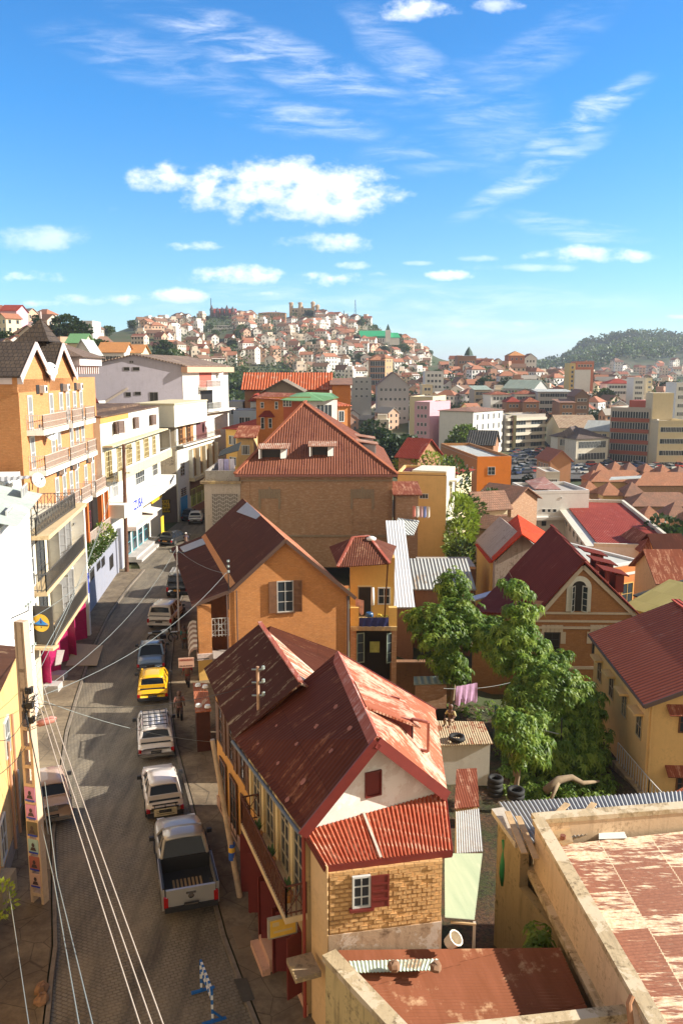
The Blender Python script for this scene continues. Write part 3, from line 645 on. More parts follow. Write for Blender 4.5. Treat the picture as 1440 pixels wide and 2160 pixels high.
 mb=MB();q.box(mb,.12,.3,2.72,2.84,.013,.018);q.box(mb,.15,q.L-.15,2.52,2.58,.013,.018);mb.build('faded_mark',[paint('faded_mark',(.62,.45,.2),.7)],sg)
 m0=G(545,1503,6.6);ms=thing('insulator_mast','short rusty pole with three insulators rising from the dark roof valley','mast',m0);mb=MB();mb.tube([m0,m0+Vector((0,0,1.6))],.05,n=8);mb.build('pole',[paint('pale_rust',(.5,.3,.18),.8,var=.3)],ms)
 for k in range(3):
  z=1.5-k*.45;mb=MB();mb.bar(m0+Vector((-.2,0,z)),m0+Vector((.2,0,z)),.04);mb.lathe(m0+Vector((.18,0,z)),[(0,0),(.06,.02),(.05,.09),(.06,.11),(0,.14)],n=8);mb.build('insulator',[paint('porcelain',(.35,.4,.36),.3)],ms)
near_house()
# foreground yard roofs on the right
RUSTR=sheet('rust_patch_roof',(.2,.042,.022),(.3,.07,.035),(.72,.55,.36),.42,.11,seam=True,bmp=.5,streak=.55,fine=.55)
SHEDR=sheet('shed_rust_roof',(.26,.06,.032),(.34,.09,.05),(.55,.36,.2),.12,.1,bmp=.5)
def grid_fit(corners,mat,name,parent,th=.04):
 mb=MB();mb.slab(corners,th);return mb.build(name,mat,parent)
def foreground():
 th=thing('rusty_shed','low shed with rusty corrugated roof and old plastered wall below the brick bay','shed',(2,16,0))
 q=[G(700,2012,3.0),G(940,1990,2.75),G(1178,1999,2.1),G(1243,2128,2.1),G(1180,2185,2.1),G(838,2185,3.0)]
 mb=MB();a,b,c,d=Vector((-.1,19.15,3.0)),Vector((6.9,19.0,2.15)),Vector((6.2,13.4,2.2)),Vector((.9,13.4,3.05))
 b=G(1180,1999,2.1);c=G(1330,2330,2.1);d=G(930,2330,3.0);
 corr(mb,a,d,c,b,per=.11,amp=.02);mb.build('roof',[sheet('shed_rust_geo',(.22,.075,.035),(.3,.11,.06),(.5,.31,.18),.22,geo=True,streak=.4,fine=.7)],th)
 mb=MB();foot(mb,[(a.x+.05,a.y-.05),(b.x-.1,b.y-.1),(c.x-.1,c.y+.1),(d.x+.1,d.y+.1)],-1,2.0);mb.build('wall',[CREAM],th)
 e=Wall((-.72,19.9),(.55,16.2));mb=MB();p0,p1=G(700,2010,3.25),G(856,2175,3.25);w=Wall((p0.x,p0.y),(p1.x+(p1.x-p0.x)*.6,p1.y+(p1.y-p0.y)*.6))
 w.box(mb,0,w.L,-1,3.1,-.02,.2);mb.build('side_wall',[plaster('streaked_yellow',(.6,.46,.22),(.12,.09,.05),.8,.3,streak=1.3)],th)
 mb=MB();w.box(mb,-.05,w.L,3.1,3.27,-.14,.26);mb.build('coping',[COPING],th)
 mb=MB();f0,f1=G(1000,2178,3.0),G(1300,2140,3.0);mb.bar(G(800,2195,3.05),G(1330,2135,2.85),.3,.2);mb.build('near_coping',[COPING],th)
 mb=MB();s0=w.pt(2.2,2.2,.22);mb.bar(s0,s0+w.n*.9,.05);mb.bar(s0+w.d*1.2,s0+w.d*1.2+w.n*.9,.05);mb.build('iron_bracket',[IRON],th)
 mb=MB();fa,fb,fc,fd=G(735,2027,3.12),G(925,2022,2.95),G(915,2046,2.98),G(742,2052,3.1);corr(mb,fa,fb,fc,fd,per=.1,amp=.012);mb.build('flashing',[sheet('pale_green_sheet',(.5,.6,.48),(.62,.66,.52),(.3,.2,.12),.25,geo=True,seam=False)],th)
 for i,(x,y,s,lab)in enumerate(((830,2040,.15,'left brown stone holding down the pale flashing sheet'),(918,2042,.14,'right brown stone holding down the pale flashing sheet'))):
  c=G(x,y,3.2);mb=MB();mb.lathe(c,[(0,-.08),(.9*s,-.05),(1.1*s,.05),(.8*s,.13),(0,.16)],n=7)
  mb.v=[v+Vector((rnd.uniform(-1,1),rnd.uniform(-1,1),rnd.uniform(-1,1)))*.02 for v in mb.v];tag(mb.build('stone',[paint('brown_stone',(.25,.14,.08),.9,var=.3)],origin=c),lab,'stone','stones on the shed roof')
 c=G(946,1990,2.95);mb=MB();mb.lathe(c,[(.0,.02),(.16,0),(.2,.3),(.22,.32),(.18,.32),(.15,.05),(0,.05)],n=12,axis=(.5,-.3,.7));tag(mb.build('bucket',[paint('dirty_white_plastic',(.7,.62,.5),.5,var=.15)],origin=c),'dirty white plastic bucket tipped over at the corner of the brick bay','bucket')
 th=thing('parapet_building','large flat building with peeling rust and cream roof sheets behind a thick mossy parapet','building',(9,20,0))
 z=3.6;a=G(1128,1733,z);b=G(1372,2160,z);bb=b+(b-a)*.5;c=G(1160,1722,z);d=G(1460,1700,z);dd=d+(d-c)*.6
 out=Wall((a.x,a.y),(bb.x,bb.y))
 mb=MB();PL=plaster('peach_parapet',(.7,.52,.34),(.26,.16,.09),.55,.3)
 out.box(mb,0,out.L,z-1.6,z-.18,-.34,0);mb.build('parapet',[PL],th)
 mb=MB();out.box(mb,-.15,out.L,z-.18,z,-.36,.04);mb.build('coping',[COPING],th)
 mb=MB();out.box(mb,-.1,out.L,z-1.8,z-1.6,-.3,.22);mb.build('ledge',[COPING],th)
 mb=MB();out.box(mb,0,out.L,-3.5,z-1.8,-.3,-.02);mb.build('lower_wall',[plaster('dark_stained_wall',(.26,.19,.1),(.07,.06,.03),.8,.3)],th)  # dark wall colour below the ledge, with darker stains
 bk=Wall((a.x+.3,a.y+.2),(dd.x,dd.y));mb=MB();bk.box(mb,.2,bk.L,z-2.5,z-.18,-.4,0);mb.build('rear_parapet',[PL],th)
 mb=MB();bk.box(mb,-.25,bk.L,z-.18,z-.02,-.4,.04);mb.build('rear_coping',[COPING],th)
 p0=bk.pt(.3,z-.75,.05);p1=bk.pt(bk.L,z-.75,.05)
 mb=MB();r=[out.pt(.2,z-.75,-.36),out.pt(out.L,z-.95,-.36),out.pt(out.L,z-.95,-.36)+Vector((12,1,0)),p1]
 corr(mb,r[0],r[1],r[2],r[3],per=.115,amp=.02,nv=2);
 mb.build('roof',[RUSTG()],th)
 mb=MB();foot(mb,[(r[0].x+.2,r[0].y-.2),(p1.x-.3,p1.y-.3),(r[2].x-.3,r[2].y),(r[1].x+.2,r[1].y)],-3.5,z-1.15);mb.build('body',[PL],th)
 mb=MB();corr(mb,*[p for p in(G(1262,1748,z-.7),G(1262,1770,z-.7),G(1322,1768,z-.7),G(1312,1746,z-.7))],per=.115,amp=.018);mb.build('patch_sheet',[sheet('new_sheet',(.62,.62,.6),(.7,.7,.68),geo=True,seam=False)],th)
 mb=MB();mb.slab([G(1152,1752,z-.5),G(1186,1783,z-.5),G(1208,1776,z-.4),G(1200,1745,z-.4)],.04);tag(mb.build('board',[paint('weathered_board',(.5,.34,.18),.8,var=.2)],origin=G(1180,1765,z-.5)),'weathered square board lying in the corner of the flat roof','board')
 mb=MB();c=G(1186,1775,z-.55);mb.tube([c,c+Vector((0,0,.22))],.09,n=10);mb.build('pipe_stub',[paint('rust_pipe',(.2,.07,.04),.8)],th)
 mb=MB();c=G(1322,2110,z);mb.tube([c+Vector((0,-.3,-.35)),c+Vector((0,-.1,.0)),c+Vector((.1,0,.12))],.07,n=10);mb.build('spout',[paint('clay_pipe',(.42,.2,.1),.8,var=.15)],th)
 th=thing('grey_lean_roof','long grey corrugated roof edge behind the mossy parapet beside the garden','roof',(9,27,0))
 mb=MB();A,B,C,D_=G(1108,1782,2.9),G(1440,1722,3.1),G(1470,1684,2.9),G(1050,1692,2.9)
 B=G(1480,1720,2.9);corr(mb,A,B,G(1480,1666,2.9),D_,per=.13,amp=.03);mb.build('sheet',[sheet('grey_sheet_dark',(.3,.31,.32),(.42,.42,.42),(.2,.13,.1),.15,geo=True,seam=False,metal=.2)],th)
 mb=MB();foot(mb,[(A.x+.3,A.y+.2),(B.x,B.y+.1),(14.5,27.2),(D_.x+.3,D_.y-.2)],-4,2.6);mb.build('wall',[plaster('garden_wall_cream',(.42,.32,.18),(.15,.1,.06),.6)],th)
 mb=MB();mb.slab([G(1036,1706,3.0),G(1062,1702,3.0),G(1112,1772,3.0),G(1086,1778,3.0)],.18);mb.build('coping',[plaster('grey_coping',(.5,.45,.38),(.2,.15,.1),.5)],th)
 mb=MB();p0,p1=G(1050,1712,3.0),G(1098,1775,3.0);w=Wall((p0.x,p0.y),(p1.x,p1.y));w.box(mb,0,w.L,-3,2.82,-.3,0);w2=Wall((p1.x,p1.y),(p1.x+1.0,p1.y-3.4));w2.box(mb,0,w2.L,-3,1.4,-.3,0);mb.build('end_wall',[plaster('shaded_dirty_cream',(.34,.26,.14),(.08,.07,.03),.7)],th)  # cream darkened to put in the shade of this face, plus dirt stains
 for(x0,y0,x1,y1,zz)in((1070,1712,1105,1800,3.15),(1092,1722,1130,1812,3.1),(1150,1740,1196,1695,3.1),(1230,1720,1252,1694,3.1)):
  mb=MB();mb.bar(G(x0,y0,zz),G(x1,y1,zz),.2,.04);tag(mb.build('plank',[paint('weathered_board',(.5,.34,.18))],origin=G(x0,y0,zz)),{1070:'left long plank leaning along the end wall of the grey roof',1092:'second long plank beside the parapet corner',1150:'short pale plank lying across the grey corrugated roof',1230:'right short plank on the grey corrugated roof'}[x0],'plank','planks on the grey roof')
 c=G(1072,1800,1.8);mb=MB()
 for i in range(6):
  for j in range(5):mb.v.append(c+Vector((-.25+i*.12+math.sin(j*1.7)*.05,-.2*i*.3+math.sin(i*2.1+j)*.06,.5-j*.42)))
 for i in range(5):
  for j in range(4):q_=i*5+j;mb.f.append((q_,q_+1,q_+6,q_+5));mb.m.append(0)
 o=mb.build('green_tarpaulin',[paint('green_tarp',(.02,.2,.07),.6)],origin=c,smooth=True);tag(o,'crumpled green tarpaulin hanging on the wall end in the dark passage','tarpaulin');sm=o.modifiers.new('s','SOLIDIFY');sm.thickness=.01
 th=thing('passage_roof','narrow lean-to roof of grey ribbed and pale translucent sheets beside the brick bay','roof',(3.3,22,0))
 mb=MB();corr(mb,G(962,1800,3.6),G(1018,1795,3.4),G(1010,1705,3.5),G(960,1712,3.7),per=.09,amp=.02);mb.build('grey_sheet',[GREYSH],th)
 mb=MB();corr(mb,G(938,1935,3.35),G(937,1800,3.7),G(1017,1800,3.45),G(1000,1940,3.1),per=.08,amp=.022);mb.build('translucent_sheet',[sheet('pale_translucent',(.36,.42,.3),(.46,.5,.36),(.6,.58,.44),.2,geo=True,seam=False)],th)
 mb=MB();mb.bar(G(950,1945,3.1),G(1003,1950,3.0),.05);mb.build('batten',[paint('weathered_board',(.5,.34,.18))],th)
 mb=MB();p=G(1000,1945,3.0);mb.bar(p,p-Vector((0,0,3.4)),.07);mb.build('post',[paint('pale_post',(.6,.5,.4),.7)],th)
def RUSTG():
 """long metal roof: blocks of sheets, some still brown, some worn to cream, in courses"""
 m,nt,bs=_new('peeling_sheet_courses');bs.inputs['Roughness'].default_value=.6
 p=_obj(nt);s=nt.nodes.new('ShaderNodeSeparateXYZ');nt.links.new(p,s.inputs[0]);x,y,_=s.outputs
 xx=_math(nt,'ADD',x,_math(nt,'MULTIPLY',y,.02));yy=_math(nt,'ADD',y,_math(nt,'MULTIPLY',x,-.08))
 ci=_math(nt,'FLOOR',_math(nt,'MULTIPLY',xx,1/1.75));ri=_math(nt,'FLOOR',_math(nt,'ADD',_math(nt,'MULTIPLY',yy,1/.8),_math(nt,'MULTIPLY',ci,.37)))
 cb=nt.nodes.new('ShaderNodeCombineXYZ');nt.links.new(ci,cb.inputs[0]);nt.links.new(ri,cb.inputs[1]);wn=nt.nodes.new('ShaderNodeTexWhiteNoise');nt.links.new(cb.outputs[0],wn.inputs[0])
 n1=_noise(nt,_map(nt,p,(.6,7.5,1)),1.5,8,.75);n2=_noise(nt,p,1.1,5,.6);n3=_noise(nt,p,9,5,.7)
 f=_math(nt,'ADD',_math(nt,'MULTIPLY',wn.outputs[0],.17),_math(nt,'ADD',_math(nt,'MULTIPLY',n1,.85),_math(nt,'MULTIPLY',n2,.2)))
 peel=_range(nt,f,.605,.67)
 base=_mix(nt,_range(nt,n3,.35,.7),(.22,.07,.03),(.33,.12,.06));base=_mix(nt,_range(nt,wn.outputs[0],0,1,0,.35),base,(.14,.03,.02))
 pale=_mix(nt,_range(nt,n3,.35,.7),(.74,.66,.5),(.6,.36,.2));c=_mix(nt,peel,base,pale)
 ed=_math(nt,'LESS_THAN',_math(nt,'FRACT',_math(nt,'MULTIPLY',xx,1/1.75)),.02);c=_mix(nt,_math(nt,'MULTIPLY',ed,.7),c,(.7,.58,.4))
 nt.links.new(c,bs.inputs['Base Color']);_bump(nt,bs,n3,.3,.02);return m
foreground()
# orange gabled brick house
def orange_house():
 th=thing('orange_gable_house','orange brick gabled house with dark roof and a wooden window shutter facing the camera','house',(-4,52,0))
 w=Wall((-8.15,45.3),(.42,47.3));ub,zb=w.hit(487,1239);ur,zr=w.hit(738,1246);ua,za=w.hit(600,1134)
 bk=Vector((-.27,.963,0));dpt=15
 zl=w.hit(405,1272)[1]
 mb=MB();u0=ub-.15
 mb.prism([w.pt(u0,-1.5),w.pt(w.L,-1.5),w.pt(w.L,zr-.1),w.pt(ua,za-.12),w.pt(u0,zb-.1)],bk*dpt);mb.build('wall',[BRICKO],th)
 rf=w.pt(ua,za,.35);rb=rf+bk*(dpt+.6);lf=w.pt(ub,zb,.35);lb=lf+bk*(dpt+.6);el=w.pt(-.35,zl,.35);elb=el+bk*(dpt+.6);ef=w.pt(w.L+.35,zr-.3,.35);eb=ef+bk*(dpt+.6)
 mb=MB();mb.slab([lf,rf,rb,lb],.08);mb.build('roof',[SHDK],th)  # left slope in dark red sheet, its shade put into the colour
 mb=MB();mb.slab([el,lf,lb,elb],.07);mb.build('gallery_roof',[SHDK],th)
 mb=MB();mb.slab([rf,ef,eb,rb],.08);mb.build('roof',[sheet('salmon_roof',(.38,.12,.06),(.46,.17,.09),(.7,.55,.35),.26,.1,bmp=.3,streak=1.9,fine=.6)],th)  # right slope in salmon sheet, the sunlight put into the colour
 mb=MB();a,b=lf.lerp(rf,.97)+bk*12.5,lf.lerp(rf,.5)+bk*12.7;mb.slab([rf+bk*8.0+Vector((0,0,.05)),rf+bk*13.5+Vector((0,0,.05)),(rf+bk*13.5).lerp(lf+bk*13.5,.25)+Vector((0,0,.05)),(rf+bk*8).lerp(lf+bk*8,.1)+Vector((0,0,.05))],.03)
 mb.slab([el.lerp(lf,.99)+bk*12.6+Vector((0,0,.05)),el.lerp(lf,.99)+bk*14.6+Vector((0,0,.05)),el.lerp(lf,.25)+bk*14.6+Vector((0,0,.05)),el.lerp(lf,.3)+bk*12.6+Vector((0,0,.05))],.03);split(mb,'patch_sheet',[paint('bluegrey_sheet',(.28,.33,.4),.5,var=.1)],th)
 mb=MB()
 for p,q in((lf,rf),(rf,ef),(el,lf)):mb.bar(p-Vector((0,0,.1)),q-Vector((0,0,.1)),.06,.2)
 split(mb,'verge_board',[paint('dark_board',(.09,.045,.03),.7)],th)
 mb=MB();w.box(mb,.0,.75,-.5,zl-.2,-.8,0);pr=mb.build('pier',[BRICKO],th)
 mb=MB();w.box(mb,-.02,.77,-.5,1.4,-.82,.02);mb.build('pier_base',[YELW],th)
 mb=MB();w.box(mb,-.1,.85,1.38,1.75,-.9,.08);mb.build('pier_cap',[plaster('pier_cap_pink',(.62,.5,.45))],th)
 mb=MB();w.box(mb,.75,u0,.3,zb-.6,-3,-1.1);mb.build('gallery_wall',[paint('brown_panel',(.2,.07,.02),.6,var=.25)],th)
 mb=MB();w.box(mb,.75,u0,1.2,1.5,-1.6,.1);mb.build('gallery_floor',[plaster('grey_slab',(.35,.3,.27))],th)
 u1,zt=w.hit(450,1306);mb=MB();a,b=w.pt(.77,0,-.1),w.pt(u0-.02,0,-.1);_,zbt=w.hit(450,1345);rail([(a.x,a.y),(b.x,b.y)],zbt,zt-zbt,mb,.16,.018,diag=True,mid=2);mb.build('white_railing',[WIRON],th)
 mb=MB();mb.slab([w.pt(.77,1.55,.45),w.pt(u0,1.55,.45),w.pt(u0,1.85,-.1),w.pt(.77,1.85,-.1)],.04);mb.build('grey_awning',[GREYR],th)
 mb=MB();w.box(mb,.77,u0,-.5,1.2,-1.5,-.9);mb.build('ground_floor',[YELW],th)
 u,z,ww,h=w.rect(584,1225,619,1291);window(th,w,u,z,ww,h,2,3,paint('grey_white_frame',(.5,.48,.45),.6),GLS,.06,.06,sill=WOODB,off=-.02,shutters=WOODB,ang=.15,label='white framed window with open brown wooden shutters')
 mb=MB();p=w.pt(.0,0,.1);
 for px in(479,500):u,_=w.hit(px,1300);mb.tube([w.pt(u,0,.06),w.pt(u,w.hit(px,1245)[1],.06)],.035,n=6)
 u,_=w.hit(729,1300);mb.tube([w.pt(u+.1,0,.09),w.pt(u+.1,zr-.3,.09)],.07,n=8);split(mb,'pipe',[paint('dark_pipe',(.12,.08,.07),.6)],th)
 mb=MB();u,z=w.hit(700,1225);w.box(mb,u-.1,w.L,z-.5,z-.35,.003,.06);mb.build('string_course',[BRICKO],th)
 u,z=w.hit(480,1205);p=w.pt(u,z-.3,.5);th2=thing('roof_mast','thin wire mast with insulators at the left eave of the orange gabled house','mast',p);mb=MB();mb.tube([w.pt(u,z-2.2,.15),p,p+Vector((0,0,1.1))],.03,n=6);mb.build('pole',[IRON],th2)
 for k in range(3):mb=MB();mb.lathe(p+Vector((.0,0,1.0-.3*k)),[(0,-.05),(.09,-.03),(.05,.02),(.09,.06),(0,.08)],n=8);mb.build('insulator',[paint('porcelain',(.35,.4,.36))],th2)
 p0,p1,p2,p3=G(398,1390,1.6),G(396,1322,1.6),G(414,1310,2.5),G(417,1370,2.5);mb=MB();n=12
 for i in range(n):
  a,b=i/n,(i+1)/n;arc=[(0,0),(.25,.22),(.6,.2),(1,0)]
  for(s,k),(s2,k2)in zip(arc[:-1],arc[1:]):mb.poly([p0.lerp(p1,a).lerp(p3.lerp(p2,a),s)+Vector((0,0,k)),p0.lerp(p1,b).lerp(p3.lerp(p2,b),s)+Vector((0,0,k)),p0.lerp(p1,b).lerp(p3.lerp(p2,b),s2)+Vector((0,0,k2)),p0.lerp(p1,a).lerp(p3.lerp(p2,a),s2)+Vector((0,0,k2))],i%2)
 o=mb.build('striped_awning',[paint('awning_brown',(.26,.15,.1),.8),paint('awning_cream',(.6,.5,.4),.8)],th)
 s0,s1=G(377,1409,2.0),G(410,1407,2.0);q=Wall((s0.x,s0.y),(s1.x,s1.y));zt=q.hit(393,1388)[1];sg=thing('restaurant_sign','small cream RESTAURANT board with red lettering over the right pavement','sign',s0)
 mb=MB();q.box(mb,0,q.L,2.0,zt,-.06,0);mb.build('board',[paint('sign_cream',(.62,.36,.25),.7)],sg);SR=paint('sign_red',(.3,.03,.02),.7)
 hh=zt-2;lettering('RESTAURANT',q,q.L/2,2+hh*.78,hh*.22,SR,sg,.006,.003,.95);lettering('MAISON',q,q.L/2,2+hh*.47,hh*.3,paint('sign_pale',(.5,.22,.15),.7),sg,.006,.002,1.3)if 0 else None
 lettering('TEL 033 69 508 81',q,q.L/2,2+hh*.17,hh*.18,paint('sign_dark',(.06,.02,.02),.7),sg,.006,.002,.95)
 mb=MB();mb.bar(q.pt(q.L,zt-.1,0),q.pt(q.L+.8,zt-.1,0),.04);mb.build('arm',[IRON],sg)
orange_house()
def porch_house():
 th=thing('porch_house','small two storey porch house with ribbed hip roof and laundry over its balcony wall','house',(2.6,50,-1))
 w=Wall((.55,48.3),(3.35,48.3));z1=w.hit(780,1328)[1];z0=-1.5
 MET=sheet('porch_roof',(.13,.045,.028),(.2,.075,.045),(.34,.18,.11),.2,.14,seam=False,bmp=1.2)
 ap=D(744,1134,50.8);lf,rf,lb,rb=D(712,1196,48.2),D(822,1189,48.0),D(694,1153,52.5),Vector((3.6,53,0));rb.z=rf.z
 rp=ap+Vector((1.0,.4,-.0))
 mb=MB();mb.slab([lf,rf,rp,ap],.05);mb.slab([lb,lf,ap],.05);mb.slab([rf,rb,rp],.05);mb.slab([ap,rp,rb,lb],.05);mb.build('roof',[MET],th)
 mb=MB();[mb.bar(a+Vector((0,0,.04)),b+Vector((0,0,.04)),.16,.07)for a,b in((ap,lf),(rp,rf),(ap,rp))];mb.build('hip_cap',[MATS['ridge_cap_red']],th)
 mb=MB();foot(mb,[(.55,50),(3.3,50),(3.3,53),(.55,53)],z0,rf.z-.1);mb.build('wall',[YELW],th)
 bw_=Wall((.55,49.98),(3.3,49.98));window(th,bw_,.9,z1+.3,.9,2.0,1,1,paint('pale_wood'),paint('dark_room',(.015,.012,.01)),name='balcony_door',off=.01);window(th,bw_,2.1,z1+1.1,.8,1.1,2,2,WHITE,GLS)
 mb=MB();w.box(mb,0,w.L,z1,z1+.25,-2,.25);mb.build('balcony_slab',[CONC],th)
 for a,b in((0,.5),(w.L-.5,w.L)):mb=MB();w.box(mb,a,b,z1+.25,z1+1.4,-.3,.12);mb.build('pillar',[YELW],th)
 mb=MB();w.box(mb,.5,w.L-.5,z1+.25,z1+.75,-.15,.05);mb.build('parapet',[brick('pierced_block',(.45,.33,.15),(.5,.38,.18),(.03,.02,.01),.22,.18,.05)],th)
 mb=MB();mb.bar(w.pt(2.1,z1+.3,-.9),w.pt(2.25,rf.z-.05,-.4),.09);mb.build('post',[WOODB],th)
 mb=MB();w.box(mb,0,.35,z0,z1,-1.2,.02);w.box(mb,w.L-.3,w.L,z0,z1,-1.2,.02);split(mb,'pier',[BRICKB],th)
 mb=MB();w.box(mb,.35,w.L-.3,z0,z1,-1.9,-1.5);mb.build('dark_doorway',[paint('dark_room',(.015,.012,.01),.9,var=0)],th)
 GF=paint('green_grey_frame',(.2,.26,.22),.6,var=.2)
 for u,a in((.5,.9),(2.3,1.1)):
  o=window(th,w,u+.1,z1-2.1,.5,1.9,1,3,GF,GLS,.06,.05,name='glazed_shutter');o.rotation_euler.z=a-.6
 mb=MB();c=w.pt(1.5,z1-1.2,-.7);mb.box((c.x-.3,c.y,c.z-.5),(c.x+.3,c.y+.02,c.z+.2));o=mb.build('hanging_towel',[paint('yellowgreen_towel',(.4,.42,.12),.9,var=.3)],origin=c);tag(o,'yellow green striped towel hanging in the dark doorway under the balcony','towel')
 mb=MB();cloth(mb,w.pt(.52,z1+.8,.17),w.pt(w.L-.5,z1+.8,.17),.62,14);o=mb.build('blue_cloth',[paint('navy_cloth',(.025,.03,.13),.9,var=.3)],origin=w.pt(1,z1+.8),smooth=True);tag(o,'long dark blue cloth drying over the balcony wall of the porch house','cloth')
 mb=MB();cloth(mb,w.pt(.3,z1+1.9,-.2),w.pt(.8,z1+1.8,-.1),.9,8);o=mb.build('laundry',[paint('pink_white_cloth',(.6,.35,.34),.9,var=.35)],origin=w.pt(.5,z1+1.9),smooth=True);tag(o,'pink and white laundry hanging at the left of the porch balcony','laundry')
 c=w.pt(1.15,z1+.25,-.5);mb=MB();mb.lathe(c,[(0,0),(.24,0),(.26,.3),(.24,.62),(.2,.68),(0,.68)],n=14);tag(mb.build('barrel',[paint('blue_plastic',(.03,.1,.25),.4)],origin=c),'blue plastic barrel on the balcony of the porch house','barrel')
 c=w.pt(1.75,z1+.25,-.4);mb=MB();mb.lathe(c,[(0,0),(.2,0),(.22,.45),(.12,.6),(0,.6)],n=12);tag(mb.build('jerrycan',[paint('yellow_plastic',(.6,.4,.03),.4)],origin=c),'yellow plastic can beside the blue barrel on the balcony','jerrycan')
 c=w.pt(2.1,z1+.4,-.3);leaf_ball('balcony_plant','light green plant on the balcony wall beside the yellow can','plant',c,(.35,.3,.35),120,.12,leafm('bright_leaf',(.16,.25,.02),(.3,.36,.04)))
 mb=MB();c=w.pt(1.35,z1+1.9,-.5);mb.tube([c-Vector((0,0,.5)),c,c+Vector((0,0,.6))],[.1,.11,.08],n=8);o=mb.build('hanging_sack',[paint('white_sack',(.75,.75,.72),.8)],origin=c,smooth=True);tag(o,'white plastic tube hanging above the blue barrel','sack')
 c=rp+Vector((.15,-.4,-.15));mb=MB();mb.lathe(c,[(0,-.05),(.3,0),(.32,.12),(.15,.22),(0,.24)],n=10);o=mb.build('white_sack',[paint('white_sack',(.75,.75,.72))],origin=c,smooth=True);tag(o,'white sack weighing down the porch hip roof','sack')
def cloth(mb,a,b,drop,n,m=0):
 a,b=Vector(a),Vector(b);d=(b-a).normalized();s=Vector((0,0,1)).cross(d);base=len(mb.v);rows=5
 for j in range(rows+1):
  for i in range(n+1):
   t=i/n;mb.v.append(a.lerp(b,t)+s*(.06*math.sin(i*1.9+j*.4)*(.3+j/rows))+Vector((0,0,-drop*j/rows*(1+.08*math.sin(i*1.3)))))
 for j in range(rows):
  for i in range(n):q=base+j*(n+1)+i;mb.f.append((q,q+1,q+n+2,q+n+1));mb.m.append(m)
def leaves(mb,c,rad,n,size,rr,m=0,shell=.35,wide=.55,flat=False):
 """n leaf blades spread through an ellipsoid"""
 for _ in range(n):
  while True:
   d=Vector((rr.uniform(-1,1),rr.uniform(-1,1),rr.uniform(-1,1)))
   if .02<d.length<1:break
  k=d.length;d.normalize();r=k**shell;p=Vector((c[0]+d.x*rad[0]*r,c[1]+d.y*rad[1]*r,c[2]+d.z*rad[2]*r))
  a=(d+Vector((rr.uniform(-.7,.7),rr.uniform(-.7,.7),rr.uniform(-.3,.9)))).normalized();s=a.cross(Vector((rr.uniform(-1,1),rr.uniform(-1,1),rr.uniform(-1,1)))).normalized();l=size*rr.uniform(.6,1.3)
  mb.v+=[p,p+a*l*.5+s*l*wide*.5,p+a*l,p+a*l*.5-s*l*wide*.5];q=len(mb.v);mb.f.append((q-4,q-3,q-2,q-1));mb.m.append(m)
def leaf_ball(name,label,cat,c,rad,n,size,mat,group=None,seed=1):
 mb=MB();leaves(mb,c,rad,n,size,random.Random(seed));return tag(mb.build(name,[mat],origin=c),label,cat,group)
porch_house()
